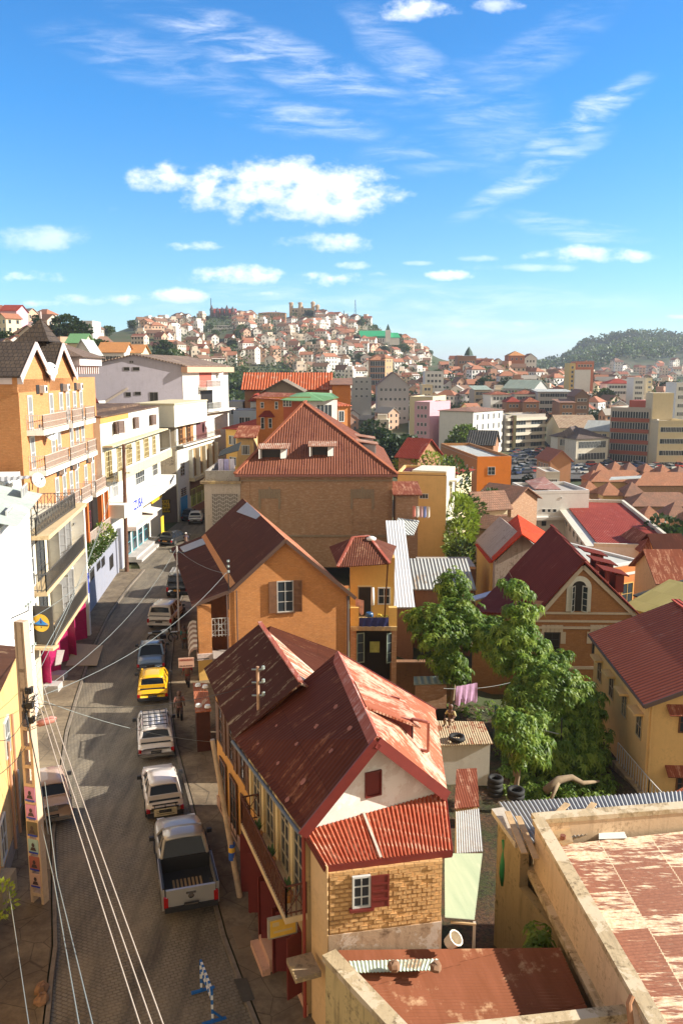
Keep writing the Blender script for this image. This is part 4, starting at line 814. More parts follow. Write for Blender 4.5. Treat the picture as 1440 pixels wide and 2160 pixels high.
# hipped brick building
def brick_hip():
 th=thing('hipped_brick_building','large brown brick building with a rusty hipped roof and two open dormers','building',(-3,95,0))
 zf=-3;w=Wall((-10.6,86),(5.35,86));ze=w.hit(600,1000)[1];dp=28
 mb=MB();foot(mb,[(-10.6,86),(5.35,86),(5.35,86+dp),(-10.6,86+dp)],zf,ze);mb.build('wall',[BRICKB],th)
 ST=plaster('grey_brown_stone',(.3,.22,.15),(.12,.08,.05),.4)
 mb=MB();w.box(mb,.0,w.L,ze-.75,ze-.6,.003,.12);w.box(mb,0,w.L,ze-.25,ze-.0,.003,.18);z2=w.hit(700,1128)[1];w.box(mb,0,w.L,z2-.2,z2,.003,.15);mb.build('cornice',[ST],th)
 for x0,x1 in((545,592),(739,789)):
  u0,za=w.hit(x0,1032);u1,zb=w.hit(x1,1056);mb=MB();n=9
  for i in range(n):a=u0+(u1-u0)*i/n;h=.25 if i==4 else 0;w.box(mb,a+.01,a+(u1-u0)/n-.02,zb+(.25 if i not in(0,8)else-.9),za+h,.003,.08)
  mb.build('flat_arch',[ST],th)
 for x0,x1 in((742,785),(549,588)):
  u0,za=w.hit(x0,1060);u1,zb=w.hit(x1,1122);mb=MB();w.box(mb,u0,u0+.12,zb,za,.003,.06);w.box(mb,u1-.12,u1,zb,za,.003,.06);w.box(mb,u0,u1,zb,zb+.12,.003,.06);w.box(mb,u0,u1,zb+1.0,zb+1.1,.003,.06);mb.build('blind_window',[BRICKB],th)
 mb=MB()
 for px in(525,818):u,_=w.hit(px,1060);w.box(mb,u-.12,u+.12,z2,ze-.75,.003,.07)
 split(mb,'pilaster',[BRICKB],th)
 RST=sheet('rusty_hip_roof',(.21,.075,.045),(.3,.12,.075),(.15,.05,.035),.3,.28,bmp=.85,seam=True,streak=1.6,fine=.5)
 o=.5;e=ze+.05;A,B,C,E=Vector((-10.6-o,86-o,e)),Vector((5.35+o,86-o,e)),Vector((5.35+o,86+dp+o,e)),Vector((-10.6-o,86+dp+o,e))
 P=D(641,850,98.5);Q=P+Vector((0,5,0))
 n=MB();n.slab([A,B,P],.1);n.slab([B,C,Q,P],.1);n.slab([C,E,Q],.1);n.slab([E,A,P,Q],.1);n.build('roof',[RST],th)
 mb=MB();up=Vector((0,0,.08));[mb.bar(a+up,b+up,.35,.12)for a,b in((A,P),(B,P),(P,Q))];mb.build('hip_cap',[sheet('rust_cap',(.35,.11,.06),(.4,.15,.08),bmp=0,seam=False)],th)
 mb=MB();mb.box((A.x,A.y-.02,e-.28),(B.x,A.y+.1,e-.05));mb.box((B.x-.1,A.y,e-.28),(B.x+.02,C.y,e-.05));mb.build('eaves_gutter',[paint('pinkish_gutter',(.3,.12,.1),.6)],th)
 nn=nrm([A,B,P]);nn=nn if nn.z>0 else-nn
 DW=paint('dormer_white',(.6,.58,.54),.6,var=.1)
 for k,(x0,x1,yt,yb)in enumerate(((551,604,940,967),(657,703,940,962))):
  r=ray((x0+x1)/2,yb);q=Vector((0,0,CH));t=(A-q).dot(nn)/r.dot(nn);c=q+r*t;W2=(x1-x0)/FPX*c.y/2;h=1.15;yy=c.y
  dw=Wall((c.x-W2,yy),(c.x+W2,yy));mb=MB()
  slope=(P.z-A.z)/(P.y-A.y);back=h/slope-.1
  for u in(0,dw.L-.06):mb.prism([dw.pt(u,c.z-.05),dw.pt(u,c.z+h),dw.pt(u,c.z+h,-back)],Vector((.06,0,0)))
  d=mb.build('dormer',[paint('slate_blue',(.3,.34,.38),.6,var=.2)],th)
  mb=MB();mb.slab([dw.pt(-.35,c.z+h-.05,.45),dw.pt(dw.L+.35,c.z+h-.05,.45),dw.pt(dw.L+.35,c.z+h+.3,-back),dw.pt(-.35,c.z+h+.3,-back)],.07);mb.build('dormer_roof',[sheet('dormer_sheet',(.42,.2,.13),(.5,.28,.2),(.6,.45,.35),.3,.2,bmp=1)],d)
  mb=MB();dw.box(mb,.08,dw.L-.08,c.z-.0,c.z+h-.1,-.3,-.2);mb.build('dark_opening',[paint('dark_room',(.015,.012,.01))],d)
  for sx in(0,1):mb=MB();a=dw.pt(.05+sx*(dw.L-.1),c.z+.02,.02);b=a+Vector(((-.25,-.55,0),(-.55 if sx else .5,-.35,0))[sx]);mb.prism([a,b,b+Vector((0,0,h-.15)),a+Vector((0,0,h-.15))],Vector((.03,.03,0)));mb.build('casement',[DW],d)
 for yy in(93.5,101.5):
  n2=nrm([B,C,P]);n2=n2 if n2.z>0 else-n2;x=3.9;z=B.z+((B.x-x)/(B.x-P.x))*(P.z-B.z);mb=MB();mb.prism([Vector((x-.1,yy,z-.2)),Vector((x-.1,yy,z+1.1)),Vector((x-2.2,yy,z+1.1))],Vector((0,.08,0)));mb.prism([Vector((x-.1,yy+3.2,z-.2)),Vector((x-.1,yy+3.2,z+1.1)),Vector((x-2.2,yy+3.2,z+1.1))],Vector((0,.08,0)));d=mb.build('dormer',[MATS['slate_blue']],th)
  mb=MB();mb.slab([Vector((x+.3,yy-.2,z+1.1)),Vector((x+.3,yy+3.4,z+1.1)),Vector((x-2.4,yy+3.4,z+1.5)),Vector((x-2.4,yy-.2,z+1.5))],.08);mb.build('dormer_roof',[MATS['dormer_sheet']],d)
  mb=MB();mb.box((x-.15,yy+.1,z),(x,yy+3.1,z+1.05));mb.build('dormer_pane',[DW],d)
 lw=Wall((-14.4,85.9),(-10.62,85.9));zt=lw.hit(470,1020)[1];LG=plaster('greige_render',(.5,.42,.36),(.16,.12,.08),.4)
 mb=MB();foot(mb,[(-14.4,85.95),(-10.62,85.95),(-10.62,96),(-14.4,96)],zf,zt);mb.build('loggia_wall',[LG],th)
 mb=MB();lw.box(mb,-.35,lw.L+.15,zt,zt+.28,-10,.35);mb.build('balcony_slab',[CONC],th)
 mb=MB();lw.box(mb,.15,lw.L-.1,zt+.28,zt+1.35,-.2,.0);lw.box(mb,.15,.35,zt+.28,zt+1.35,-9,-.2);mb.build('parapet',[plaster('grey_parapet',(.36,.33,.3),(.1,.08,.06),.7)],th)
 u0,za=lw.hit(447,1042);u1,zb=lw.hit(503,1107);mb=MB();lw.box(mb,u0,u1,zb,za,.003,.03);mb.build('screen_back',[paint('screen_grey',(.2,.17,.15),.8)],th)
 mb=MB();n=14
 for i in range(n+1):lw.box(mb,u0+(u1-u0)*i/n-.015,u0+(u1-u0)*i/n+.015,zb,za,.03,.07)
 st=(u1-u0)/7
 for i in range(7):
  for j in range(8):a=u0+i*st;z=zb+(za-zb)*j/8;sgn=1 if i%2 else-1;mb.bar(lw.pt(a,z+(st*.7 if sgn<0 else 0),.06),lw.pt(a+st,z+(st*.7 if sgn>0 else 0),.06),.05)
 mb.build('lattice_screen',[paint('screen_white',(.55,.5,.46),.7)],th)
 for i,(x,c,l)in enumerate(((466,(.55,.52,.68),'left white and lilac sheet'),(478,(.4,.38,.66),'middle lilac sheet'),(490,(.6,.58,.7),'right pale sheet'))):
  a=D(x-6,968,86.8);b=D(x+5,968,86.8);mb=MB();cloth(mb,a,b,1.6,6);o=mb.build('hanging_sheet',[paint('sheet%d'%i,c,.9,var=.12)],origin=a,smooth=True);tag(o,l+' drying on the terrace beside the hipped roof','laundry','sheets drying on the terrace')
 mb=MB();a=D(460,962,88);b=D(503,950,88);mb.slab([a,b,b+Vector((0,2.5,.7)),a+Vector((0,2.5,.4))],.06);o=mb.build('terrace_awning',[paint('dark_tarp',(.05,.055,.05),.8)],th)
brick_hip()
def infill():  # unseen house and wings, placed and sized to cast shade on the road
 th=thing('shade_infill_house','low house tucked between the near red roof and the orange gabled house','house',(-2,40,0))
 def blk(nm,y0,y1,ze,zr):
  mb=MB();mb.prism([Vector((-5,y0,-1)),Vector((-.3,y0,-1)),Vector((-.3,y0,ze)),Vector((-4,y0,zr)),Vector((-5,y0,zr-.5))],Vector((0,y1-y0,0)));mb.build(nm,[OCHRE],th)
  mb=MB();mb.slab([Vector((-5.15,y0-.1,zr-.42)),Vector((-4,y0-.1,zr+.08)),Vector((-4,y1+.1,zr+.08)),Vector((-5.15,y1+.1,zr-.42))],.06);mb.slab([Vector((-4,y0-.1,zr+.08)),Vector((-.2,y0-.1,ze+.06)),Vector((-.2,y1+.1,ze+.06)),Vector((-4,y1+.1,zr+.08))],.06);split(mb,nm+'_roof',[SHDK],th)
 blk('wall',38.6,41,2.6,4.5);blk('rear_shade_wing',41.2,44.8,2.0,3.45);blk('front_shade_wing',33.4,38.3,2.6,3.6)
 w=Wall((-5,44.8),(-5,38.6));window(th,w,4.7,1,1,1.4,shutters=WOODB,ang=.2)
 t=thing('pavement_kiosk','brown kiosk with a small salmon red sheet roof and white rags at the house corner','kiosk',(-6,36,0));z=2.25
 mb=MB();q=[G(407,1440,z),G(436,1441,z),G(446,1498,z),G(412,1502,z)];mb.slab(q,.06);mb.build('roof',[sheet('salmon_roof',(.48,.14,.06),(.55,.19,.09))],t)
 mb=MB();c=[G(407,1440,z),G(436,1441,z),G(446,1498,z),G(412,1502,z)];m=sum(c,Vector((0,0,0)))/4;foot(mb,[(p.x*.85+m.x*.15,p.y*.85+m.y*.15)for p in c],.14,z-.15);mb.build('body',[paint('kiosk_brown',(.07,.02,.013),.6,var=.2)],t)
 for k,(x,y)in enumerate(((418,1445),(433,1448),(419,1488),(438,1490))):
  c=G(x,y,z+.1);mb=MB();mb.lathe(c,[(0,-.08),(.16,-.04),(.13,.07),(0,.1)],n=7);tag(mb.build('white_rag',[MATS['white_sack']],origin=c),('far left','far right','near left','near right')[k]+' white bundle on the small salmon kiosk roof','bundle','bundles on the kiosk roof')
infill()
# left side of the street
BEIGE=paint('beige_rail',(.62,.5,.42),.6)
def dish(label,c,r,aim=(.8,-.5,.35),parent_grp='satellite dishes on the left facades'):
 a=Vector(aim).normalized();t=thing('satellite_dish',label,'satellite dish',c,parent_grp);mb=MB()
 mb.lathe(c,[(r*k/5,-r*.28*(1-(k/5)**2))for k in range(6)],n=20,axis=a);mb.lathe(c,[(r,0),(r,.02),(0.01,-r*.28+.02)],n=20,axis=a)
 mb.build('reflector',[paint('dish_white',(.75,.74,.72),.4)],t,smooth=True)
 mb=MB();f=Vector(c)+a*r*.75;mb.bar(f,Vector(c)-Vector((0,0,r*.9)),.025);mb.bar(f-a*.08,f+a*.05,.07);mb.build('feed_arm',[IRON],t)
 mb=MB();q=Vector(c)-a*r*.28;mb.tube([q,q-Vector((.25,0,.1)),q-Vector((.3,0,.5))],.025,n=6);mb.build('mount',[IRON],t)
 return t
def balcony(th,w,u0,u1,z,dep=.9,slab=None,railm=None,h=.95,bev=0.,gap=.13):
 slab=slab or WHT;railm=railm or BEIGE
 mb=MB();pts=[w.pt(u0,z-.32,0),w.pt(u0+bev,z-.32,dep),w.pt(u1-bev,z-.32,dep),w.pt(u1,z-.32,0)];mb.prism(pts,Vector((0,0,.34)));b=mb.build('balcony',[slab],th)
 p=[w.pt(u0+.05,0,.02),w.pt(u0+bev+.05,0,dep-.06),w.pt(u1-bev-.05,0,dep-.06),w.pt(u1-.05,0,.02)]
 mb=MB();rail([(q.x,q.y)for q in p],z+.02,h,mb,gap,.014,mid=1);mb.build('railing',[railm],b);return b
def ochre_building():
 th=thing('ochre_building','ochre plastered building at the left edge behind the lattice concrete pole','building',(-13,26,0))
 w=Wall((-9.6,17),(-13.0,31.7));z=6.8;mb=MB();mb.prism([w.pt(0,-.5),w.pt(w.L,-.5),w.pt(w.L,z),w.pt(0,z)],-w.n*9);mb.build('wall',[plaster('ochre_facade',(.72,.46,.18),(.25,.14,.07),.4)],th)
 mb=MB();mb.slab([w.pt(-.3,z+.02,.12),w.pt(w.L+.1,z+.02,.12),w.pt(w.L+.1,z+.6,-3),w.pt(-.3,z+.6,-3)],.12);mb.build('roof',[sheet('brown_red_roof',(.09,.04,.025),(.13,.055,.035),(.3,.2,.12),.2)],th)
 for k,(px,y0)in enumerate(((10,1545),(22,1600))):u,_=w.hit(px+8,1650);mb=MB();mb.tube([w.pt(u,.3,.1),w.pt(u,4.5+k*.6,.1)],.06,n=8);mb.build('downpipe',[paint('pinkish_pipe',(.45,.25,.16),.6)],th)
 for u,z0,ww,h in((9.6,1.0,1.0,1.5),(11.6,3.9,.9,1.4),(12.9,1.0,.8,1.5),(8.3,3.9,1,1.4)):window(th,w,u,z0,ww,h,2,2,WHITE,GLS)
 mb=MB();w.box(mb,7,w.L,.05,.7,.003,.06);mb.build('plinth',[plaster('grey_plinth',(.3,.25,.2),(.1,.08,.05),.6)],th)
 c=G(30,1850,.6);mb=MB();mb.box((c.x-.5,c.y-1.2,.14),(c.x+.1,c.y,.95));tag(mb.build('utility_cabinet',[plaster('cabinet_concrete',(.4,.33,.22))],origin=c),'low concrete utility box on the pavement beside the ochre wall','utility box')
 leaf_ball('hanging_plant','light green plant spilling over the left edge of the photo low down','plant',D(4,1900,22),(.35,.5,.5),160,.16,leafm('bright_leaf',(.16,.25,.02),(.3,.36,.04)))
ochre_building()
def white_building():
 th=thing('white_balcony_building','bright white building with blank wall, long iron balconies and magenta doors','building',(-17,42,0))
 wa=Wall((-13.5,31.0),(-16.25,42.4));wb=Wall((-16.6,42.4),(-17.95,53.4));z1=11.3
 WB=plaster('bright_white',(.76,.75,.72),(.4,.33,.26),.1)
 mb=MB();mb.prism([wa.pt(0,-.5),wa.pt(wa.L,-.5),wa.pt(wa.L,z1),wa.pt(0,z1)],-wa.n*9);mb.build('wall',[WB],th)
 mb=MB();mb.prism([wb.pt(0,-.5),wb.pt(wb.L,-.5),wb.pt(wb.L,9.2),wb.pt(0,9.2)],-wb.n*7);mb.build('recessed_wall',[plaster('recess_cream',(.72,.66,.52),(.35,.27,.18),.25)],th)
 mb=MB();corr(mb,wa.pt(2.5,z1+.1,.7),wa.pt(wa.L+.2,z1+.1,.7),wa.pt(wa.L+.2,z1+1.3,-4),wa.pt(2.5,z1+1.3,-4),per=.3,amp=.02);mb.build('roof',[sheet('pale_green_grey_sheet',(.4,.46,.43),(.5,.55,.5),(.6,.6,.52),.2,geo=True)],th)
 mb=MB();corr(mb,D(0,1016,45),D(62,1009,45),D(66,1003,48),D(0,1006,48),per=.3,amp=.02);mb.build('back_roof',[GREYSH],th)
 for x0,y0,x1,y1 in((12,1070,26,1105),(45,1022,57,1075)):
  u,z,w_,h=wa.rect(x0,y0,x1,y1);window(th,wa,u,z,max(w_,.8),min(h,1.5),2,2,WHITE,glass('pale_pane',(.25,.25,.25),.3),shutters=None)
 u,z,w_,h=wa.rect(38,1395,60,1475);mb=MB();wa.box(mb,u-w_/2,u+w_/2,.1,z+h,.003,.06);mb.build('grey_gate',[paint('grey_gate',(.3,.29,.3),.6,var=.15)],th)
 BEI=plaster('slab_beige',(.62,.46,.26),(.3,.2,.1),.4)
 for k,(z,d,a)in enumerate(((9.2,1.25,0),(6.15,1.0,0),(2.95,1.0,1.2))):
  mb=MB();wb.box(mb,a,wb.L,z-.22,z,-.05,d);b=mb.build('balcony',[BEI],th)
  if k:
   p=[wb.pt(a+.05,0,.02),wb.pt(a+.05,0,d-.05),wb.pt(wb.L-.05,0,d-.05)]
  else:p=[wb.pt(.05,0,-4),wb.pt(.05,0,.6),wb.pt(wb.L-2,0,.9),wb.pt(wb.L-2,0,-4)]
  mb=MB();rail([(q.x,q.y)for q in p],z,.95,mb,.2,.016,diag=(k==0));mb.build('railing',[paint('grey_iron',(.09,.085,.08),.5)],b)
 DG=paint('dark_grey_door',(.06,.058,.055),.6);MAG=paint('magenta_door',(.42,.01,.11),.5,var=.15)
 for z in(6.15,2.95):
  for u,wd,mt in((1.0,1.1,WHITE),(3.2,1.9,DG),(5.8,1.4,WHITE),(8.0,1.2,WHITE),(9.8,.9,WHITE)):window(th,wb,u,z+.02,wd,2.35,2,3,mt,GLS,.08,.06,name='balcony_door',shutters=paint('louvre_grey',(.42,.42,.42))if wd>1.15 and mt is WHITE else None,ang=1.3)
 for u,wd in((2.6,1.4),(5.2,1.3),(8.8,2.2)):window(th,wb,u,.14,wd,2.4,2,1,MAG,paint('dark_room',(.015,.012,.01)),.1,.05,name='door',shutters=MAG,ang=.9,label='magenta double door')
 for u in(2.0,5.2,9):window(th,wb,u,9.22,1.2,2.1,2,2,WHITE,GLS,name='terrace_door',off=-4)if 0 else None
 mb=MB();wb.box(mb,.1,wb.L-2.4,9.2,11.6,-5,-2.2);mb.build('top_storey',[WB],th)
 wt=Wall(wb.pt(.1,0,-2.2)[:2],wb.pt(wb.L-2.4,0,-2.2)[:2])
 for u in(1.2,3.4,5.9):window(th,wt,u,9.3,1.1,2.0,2,2,WHITE,GLS,name='terrace_door',shutters=WHITE,ang=.8)
 mb=MB();wb.box(mb,wb.L-.05,wb.L+.35,-.5,8.98,-1,1.05);mb.build('end_pilaster',[WB],th)
 mb=MB();wb.box(mb,0,wb.L,.1,.5,.003,.05);mb.build('plinth',[GREYR],th)
 BLU=paint('blue_lettering',(.03,.06,.45),.5);ew=Wall(wb.pt(wb.L-.05,0,1.06)[:2],wb.pt(wb.L+.35,0,1.06)[:2])
 mb=MB();mb.box((0,0,0),(.01,.01,.01));
 mb=MB();u,z=ew.hit(167,1258);ew.box(mb,.05,.35,z-.7,z+.7,.003,.012);mb.build('blue_notice',[BLU],th)
 for i,(x,y)in enumerate(((40,1288),(46,1330),(50,1376))):
  u,z=wa.hit(x-16,y+16);p=wa.pt(u,z,.02);q=p+wa.n*.55+Vector((.1,.2,.25));t=thing('insulator_bracket',('top','middle','lowest')[i]+' iron insulator bracket on the blank white wall','bracket',p,'insulator brackets on the white wall')
  mb=MB();mb.tube([p,q,q+Vector((0,0,.3))],.025,n=6);mb.build('arm',[IRON],t)
  for k in range(3):mb=MB();mb.lathe(q+Vector((-.12+.12*k,0,.12+.1*k)),[(0,0),(.07,.02),(.04,.07),(.07,.1),(0,.13)],n=8);mb.build('insulator',[MATS['porcelain']],t)
 s0,s1=D(61,1320,41.5),D(112,1320,41.3);q=Wall((s0.x,s0.y),(s1.x,s1.y));zb,zt=q.hit(86,1360)[1],q.hit(86,1279)[1]
 t=thing('round_emblem_sign','dark hanging panel with a round yellow emblem of a blue mountain on the white facade','sign',q.pt(0,zb));mb=MB();q.box(mb,0,q.L,zb,zt,-.1,0);mb.build('panel',[paint('sign_dark_brown',(.05,.04,.03),.7)],t)
 cu,cz=q.hit(87,1314);r=(q.hit(105,1314)[0]-cu);mb=MB();n=28;disc=lambda rr,o:[q.pt(cu+rr*math.cos(a*2*math.pi/n),cz+rr*math.sin(a*2*math.pi/n),o)for a in range(n)]
 mb.poly(disc(r,.012));mb.build('disc',[paint('emblem_yellow',(.75,.42,.02),.6,var=.15)],t)
 def em(pts,name,mt,o=.018):mb=MB();mb.poly([q.pt(cu+a*r,cz+b*r,o)for a,b in pts]);return mb.build(name,[mt],t)
 em([(-.85,-.12),(-.45,.1),(-.2,.28),(0,.62),(.16,.34),(.5,.08),(.92,-.12),(.4,-.2),(-.4,-.2)],'mountain',paint('emblem_blue',(.01,.2,.55),.5))
 em([(-.08,.2),(0,.5),(.1,.2),(.14,-.05),(-.1,-.05)],'palm',paint('emblem_navy',(.01,.03,.15),.5),.024);em([(-.9,-.2),(.9,-.2),(.8,-.36),(-.8,-.34)],'waterline',paint('emblem_dark',(.02,.03,.03),.5),.02)
 em([(-.1,-.4),(.12,-.42),(.04,-.62)],'boat',MATS['emblem_dark'],.02);mb=MB();q.box(mb,.02,q.L+.1,zb-.2,zb-.05,-.3,.3);mb.build('bracket',[BEI],t)
 mb=MB();q.box(mb,.15,.4,.1,zb-.25,-.3,.2);mb.build('post',[plaster('cream_post',(.6,.52,.36))],t)
 for i,(x,y,sx)in enumerate(((126,1418,.9),(115,1441,.85))):
  c=G(x,y,.5);mb=MB();mb.box((c.x-.5,c.y-.45,.14),(c.x+.35,c.y+.35,.5));tag(mb.build('concrete_step',[plaster('pale_step',(.45,.42,.4))],origin=c),('farther','nearer')[i]+' pale concrete step block at the magenta doors','step','step blocks at the magenta doors')
 c=G(130,1380,2.0);mb=MB();mb.slab([G(121,1371,2.3),G(137,1371,2.1),G(130,1400,2.0),G(117,1403,2.2)],.05);tag(mb.build('grey_awning',[GREYR],th),None)
 for i,(x,y,Y,r,lab)in enumerate(((150,1107,53.5,.42,'large white dish above the iron balcony of the white building'),(146,1199,53,.34,'white dish below the middle iron balcony near the hedge'),(82,1013,44.5,.42,'white dish over the terrace of the white building'))):dish(lab,D(x,y,Y),r)
 mb=MB();a=D(62,1018,44.5);
 for dx,dz in((0,0),(.5,0)):mb.bar(a+Vector((dx,0,0)),D(68+dx*20,1110,43.5),.05)
 mb.bar(D(58,1030,44.5),D(85,1105,43.5),.05);o=mb.build('roof_prop',[IRON],origin=a);tag(o,'crossed dark iron poles standing on the terrace of the white building','poles')
white_building()
def hotel():
 th=thing('orange_brick_hotel','tall orange brick hotel with two tiled gables and rows of small white balconies','hotel',(-22,60,0))
 w=Wall((-19.95,51.6),(-20.9,71.0));BH=brick('hotel_brick',(.62,.27,.1),(.7,.36,.15),(.45,.2,.08),.3,.1,.01);ze=17.2
 s=Wall((-30,50.9),(-19.95,51.6));back=-w.n*10
 mb=MB();mb.prism([w.pt(0,-1),w.pt(w.L,-1),w.pt(w.L,ze),w.pt(0,ze)],back);mb.build('wall',[BH],th)
 mb=MB();
 TI=tiles('dark_brown_tiles',(.075,.05,.035),(.11,.075,.05),(.05,.035,.028),.3,.42,1.6);FA=paint('pinkwhite_fascia',(.72,.6,.58),.6)
 for i,(xa,ya,xl,xr,ye)in enumerate(((76,720,44,110,793),(133,722,111,163,793))):
  ua,za=w.hit(xa,ya,.3);ul,zl=w.hit(xl,ye,.3);ur,zr=w.hit(xr,ye,.3);z0=(zl+zr)/2
  g=MB();g.prism([w.pt(ul+.2,z0-1.0),w.pt(ur-.1,z0-1.0),w.pt(ur-.1,z0),w.pt(ua,za-.35),w.pt(ul+.2,z0)],-w.n*.3);go=g.build('gable',[BH],th)
  r=MB();A=w.pt(ua,za,.3);Lp=w.pt(ul,z0,.3);Rp=w.pt(ur,z0,.3);bk=-w.n*(10 if i==0 else 5)
  r.slab([Lp,A,A+bk,Lp+bk],.1);ro=r.build('roof',[TI],th);r=MB();r.slab([A,Rp,Rp+bk,A+bk],.1);r.build('roof',[TI],th)
  for a,b in((Lp,A),(A,Rp)):f=MB();f.bar(a+w.n*.03-Vector((0,0,.2)),b+w.n*.03-Vector((0,0,.2)),.06,.42);f.build('fascia',[FA],ro)
 f=MB();a=w.pt(-.05,w.hit(44,793)[1]-.25,.35);f.bar(a,a-w.n*10,.06,.5);f.build('eaves_board',[FA],th)
 u0,zc=w.hit(152,768);u1=w.L;mb=MB();w.box(mb,u0,u1+.2,zc-.1,zc+.55,-6,.6);mb.build('cornice',[FA],th)
 mb=MB();P0,P1,P2,P3=w.pt(u0-.3,zc+.57,.9),w.pt(u1+.5,zc+.57,.9),w.pt(u1+.5,zc+.57,-7),w.pt(u0-.3,zc+.57,-7);ap=(P0+P1+P2+P3)/4+Vector((0,0,1.6));ap2=ap
 for a,b in((P0,P1),(P1,P2),(P3,P0)):mb.slab([a,b,ap],.06)
 mb.build('hip_roof',[tiles('brownish_tiles',(.2,.13,.09),(.26,.17,.12),(.15,.1,.08))],th)
 mb=MB()
 for i in range(11):u=u0+.2+(u1-u0-.2)*i/10;w.box(mb,u-.09,u+.09,zc-.75,zc-.1,.0,.35)
 mb.build('dentil_course',[FA],th)
 mb=MB();c=D(88,722,62);hw=1.25;z=c.z;q=[Vector((c.x-hw,60,z)),Vector((c.x+hw,60,z)),Vector((c.x+hw,62.7,z)),Vector((c.x-hw,62.7,z))];ap=D(86,672,61.4);ap.z+=0
 for i in range(4):mb.slab([q[i],q[(i+1)%4],ap],.06)
 mb.build('pyramid_roof',[TI],th);mb=MB();mb.box((c.x-.9,60.5,15),(c.x+.9,62.3,z));mb.build('tower',[TI],th);mb=MB();mb.bar(ap,ap+Vector((0,0,.5)),.12);mb.build('finial',[FA],th)
 rows=((w.hit(110,897)[1],((82,140,880),(146,172,872),(174,198,866))),(w.hit(115,975)[1],((87,144,965),(142,180,952),(180,202,945))),(w.hit(150,1062)[1]+.2,((138,166,1050),(167,190,1035),(197,222,1022))))
 AC=paint('ac_white',(.7,.68,.66),.4)
 for ri,(z,cols)in enumerate(rows):
  for x0,x1,y in cols:
   u0,_=w.hit(x0,y,.8);u1,_=w.hit(x1,y,.8);u0=max(.6,u0);balcony(th,w,u0,u1,z,1.0,bev=.25 if ri<2 else .1)
   uc=(u0+u1)/2;window(th,w,u0+.9 if u1-u0>3 else uc,z+.02,.95,2.2,1,2,WHITE,glass('pale_pane',(.25,.25,.25)),.12,.05,name='balcony_door')
   if u1-u0>3:window(th,w,u1-.7,z+.02,.95,2.2,1,2,WHITE,MATS['pale_pane'],.12,.05,name='balcony_door')
   mb=MB();w.box(mb,uc+.1,uc+.75,z+2.3,z+2.8,.0,.32);acu=mb.build('air_conditioner',[AC],th);mb=MB();mb.lathe(w.pt(uc+.5,z+2.55,.325),[(0,0),(.17,0),(.17,.01)],n=12,axis=w.n);mb.build('fan_grille',[IRON],acu)
   mb=MB();w.box(mb,uc-.7,uc-.05,z+2.25,z+2.85,.003,.04);mb.build('grille',[IRON],th)
 z3=rows[2][0]-.35;mb=MB();uc=[w.hit(x,1100)[0]for x in(163,195,209)]
 for u in uc:w.box(mb,u-.18,u+.18,2,z3,.55,.9)
 split(mb,'column',[paint('orange_column',(.62,.16,.03),.6)],th)
 mb=MB();w.box(mb,9,w.L-1,3,z3,.003,.02);mb.build('recess',[paint('dark_room',(.015,.012,.01))],th)
 window(th,w,uc[1]-1.2,4.4,1.2,2,2,2,paint('maroon_frame',(.2,.03,.05)),GLS)
 mb=MB();a,b=w.pt(uc[0],0,.95),w.pt(uc[2]+.3,0,.95);rail([(a.x,a.y),(b.x,b.y)],z3-3.5,1.1,mb,.12,.02,diag=True);mb.build('railing',[BEIGE],th)
 mb=MB();w.box(mb,8,w.L-.5,z3-3.75,z3-3.5,0,1.1);mb.build('terrace_slab',[WHT],th)
 dish('upper white dish on the orange hotel facade under the first gable',w.pt(*w.hit(93,779),.5),.5);dish('lower white dish on the orange hotel facade beside the second row of balconies',w.pt(*w.hit(93,915),.5),.5)
hotel()
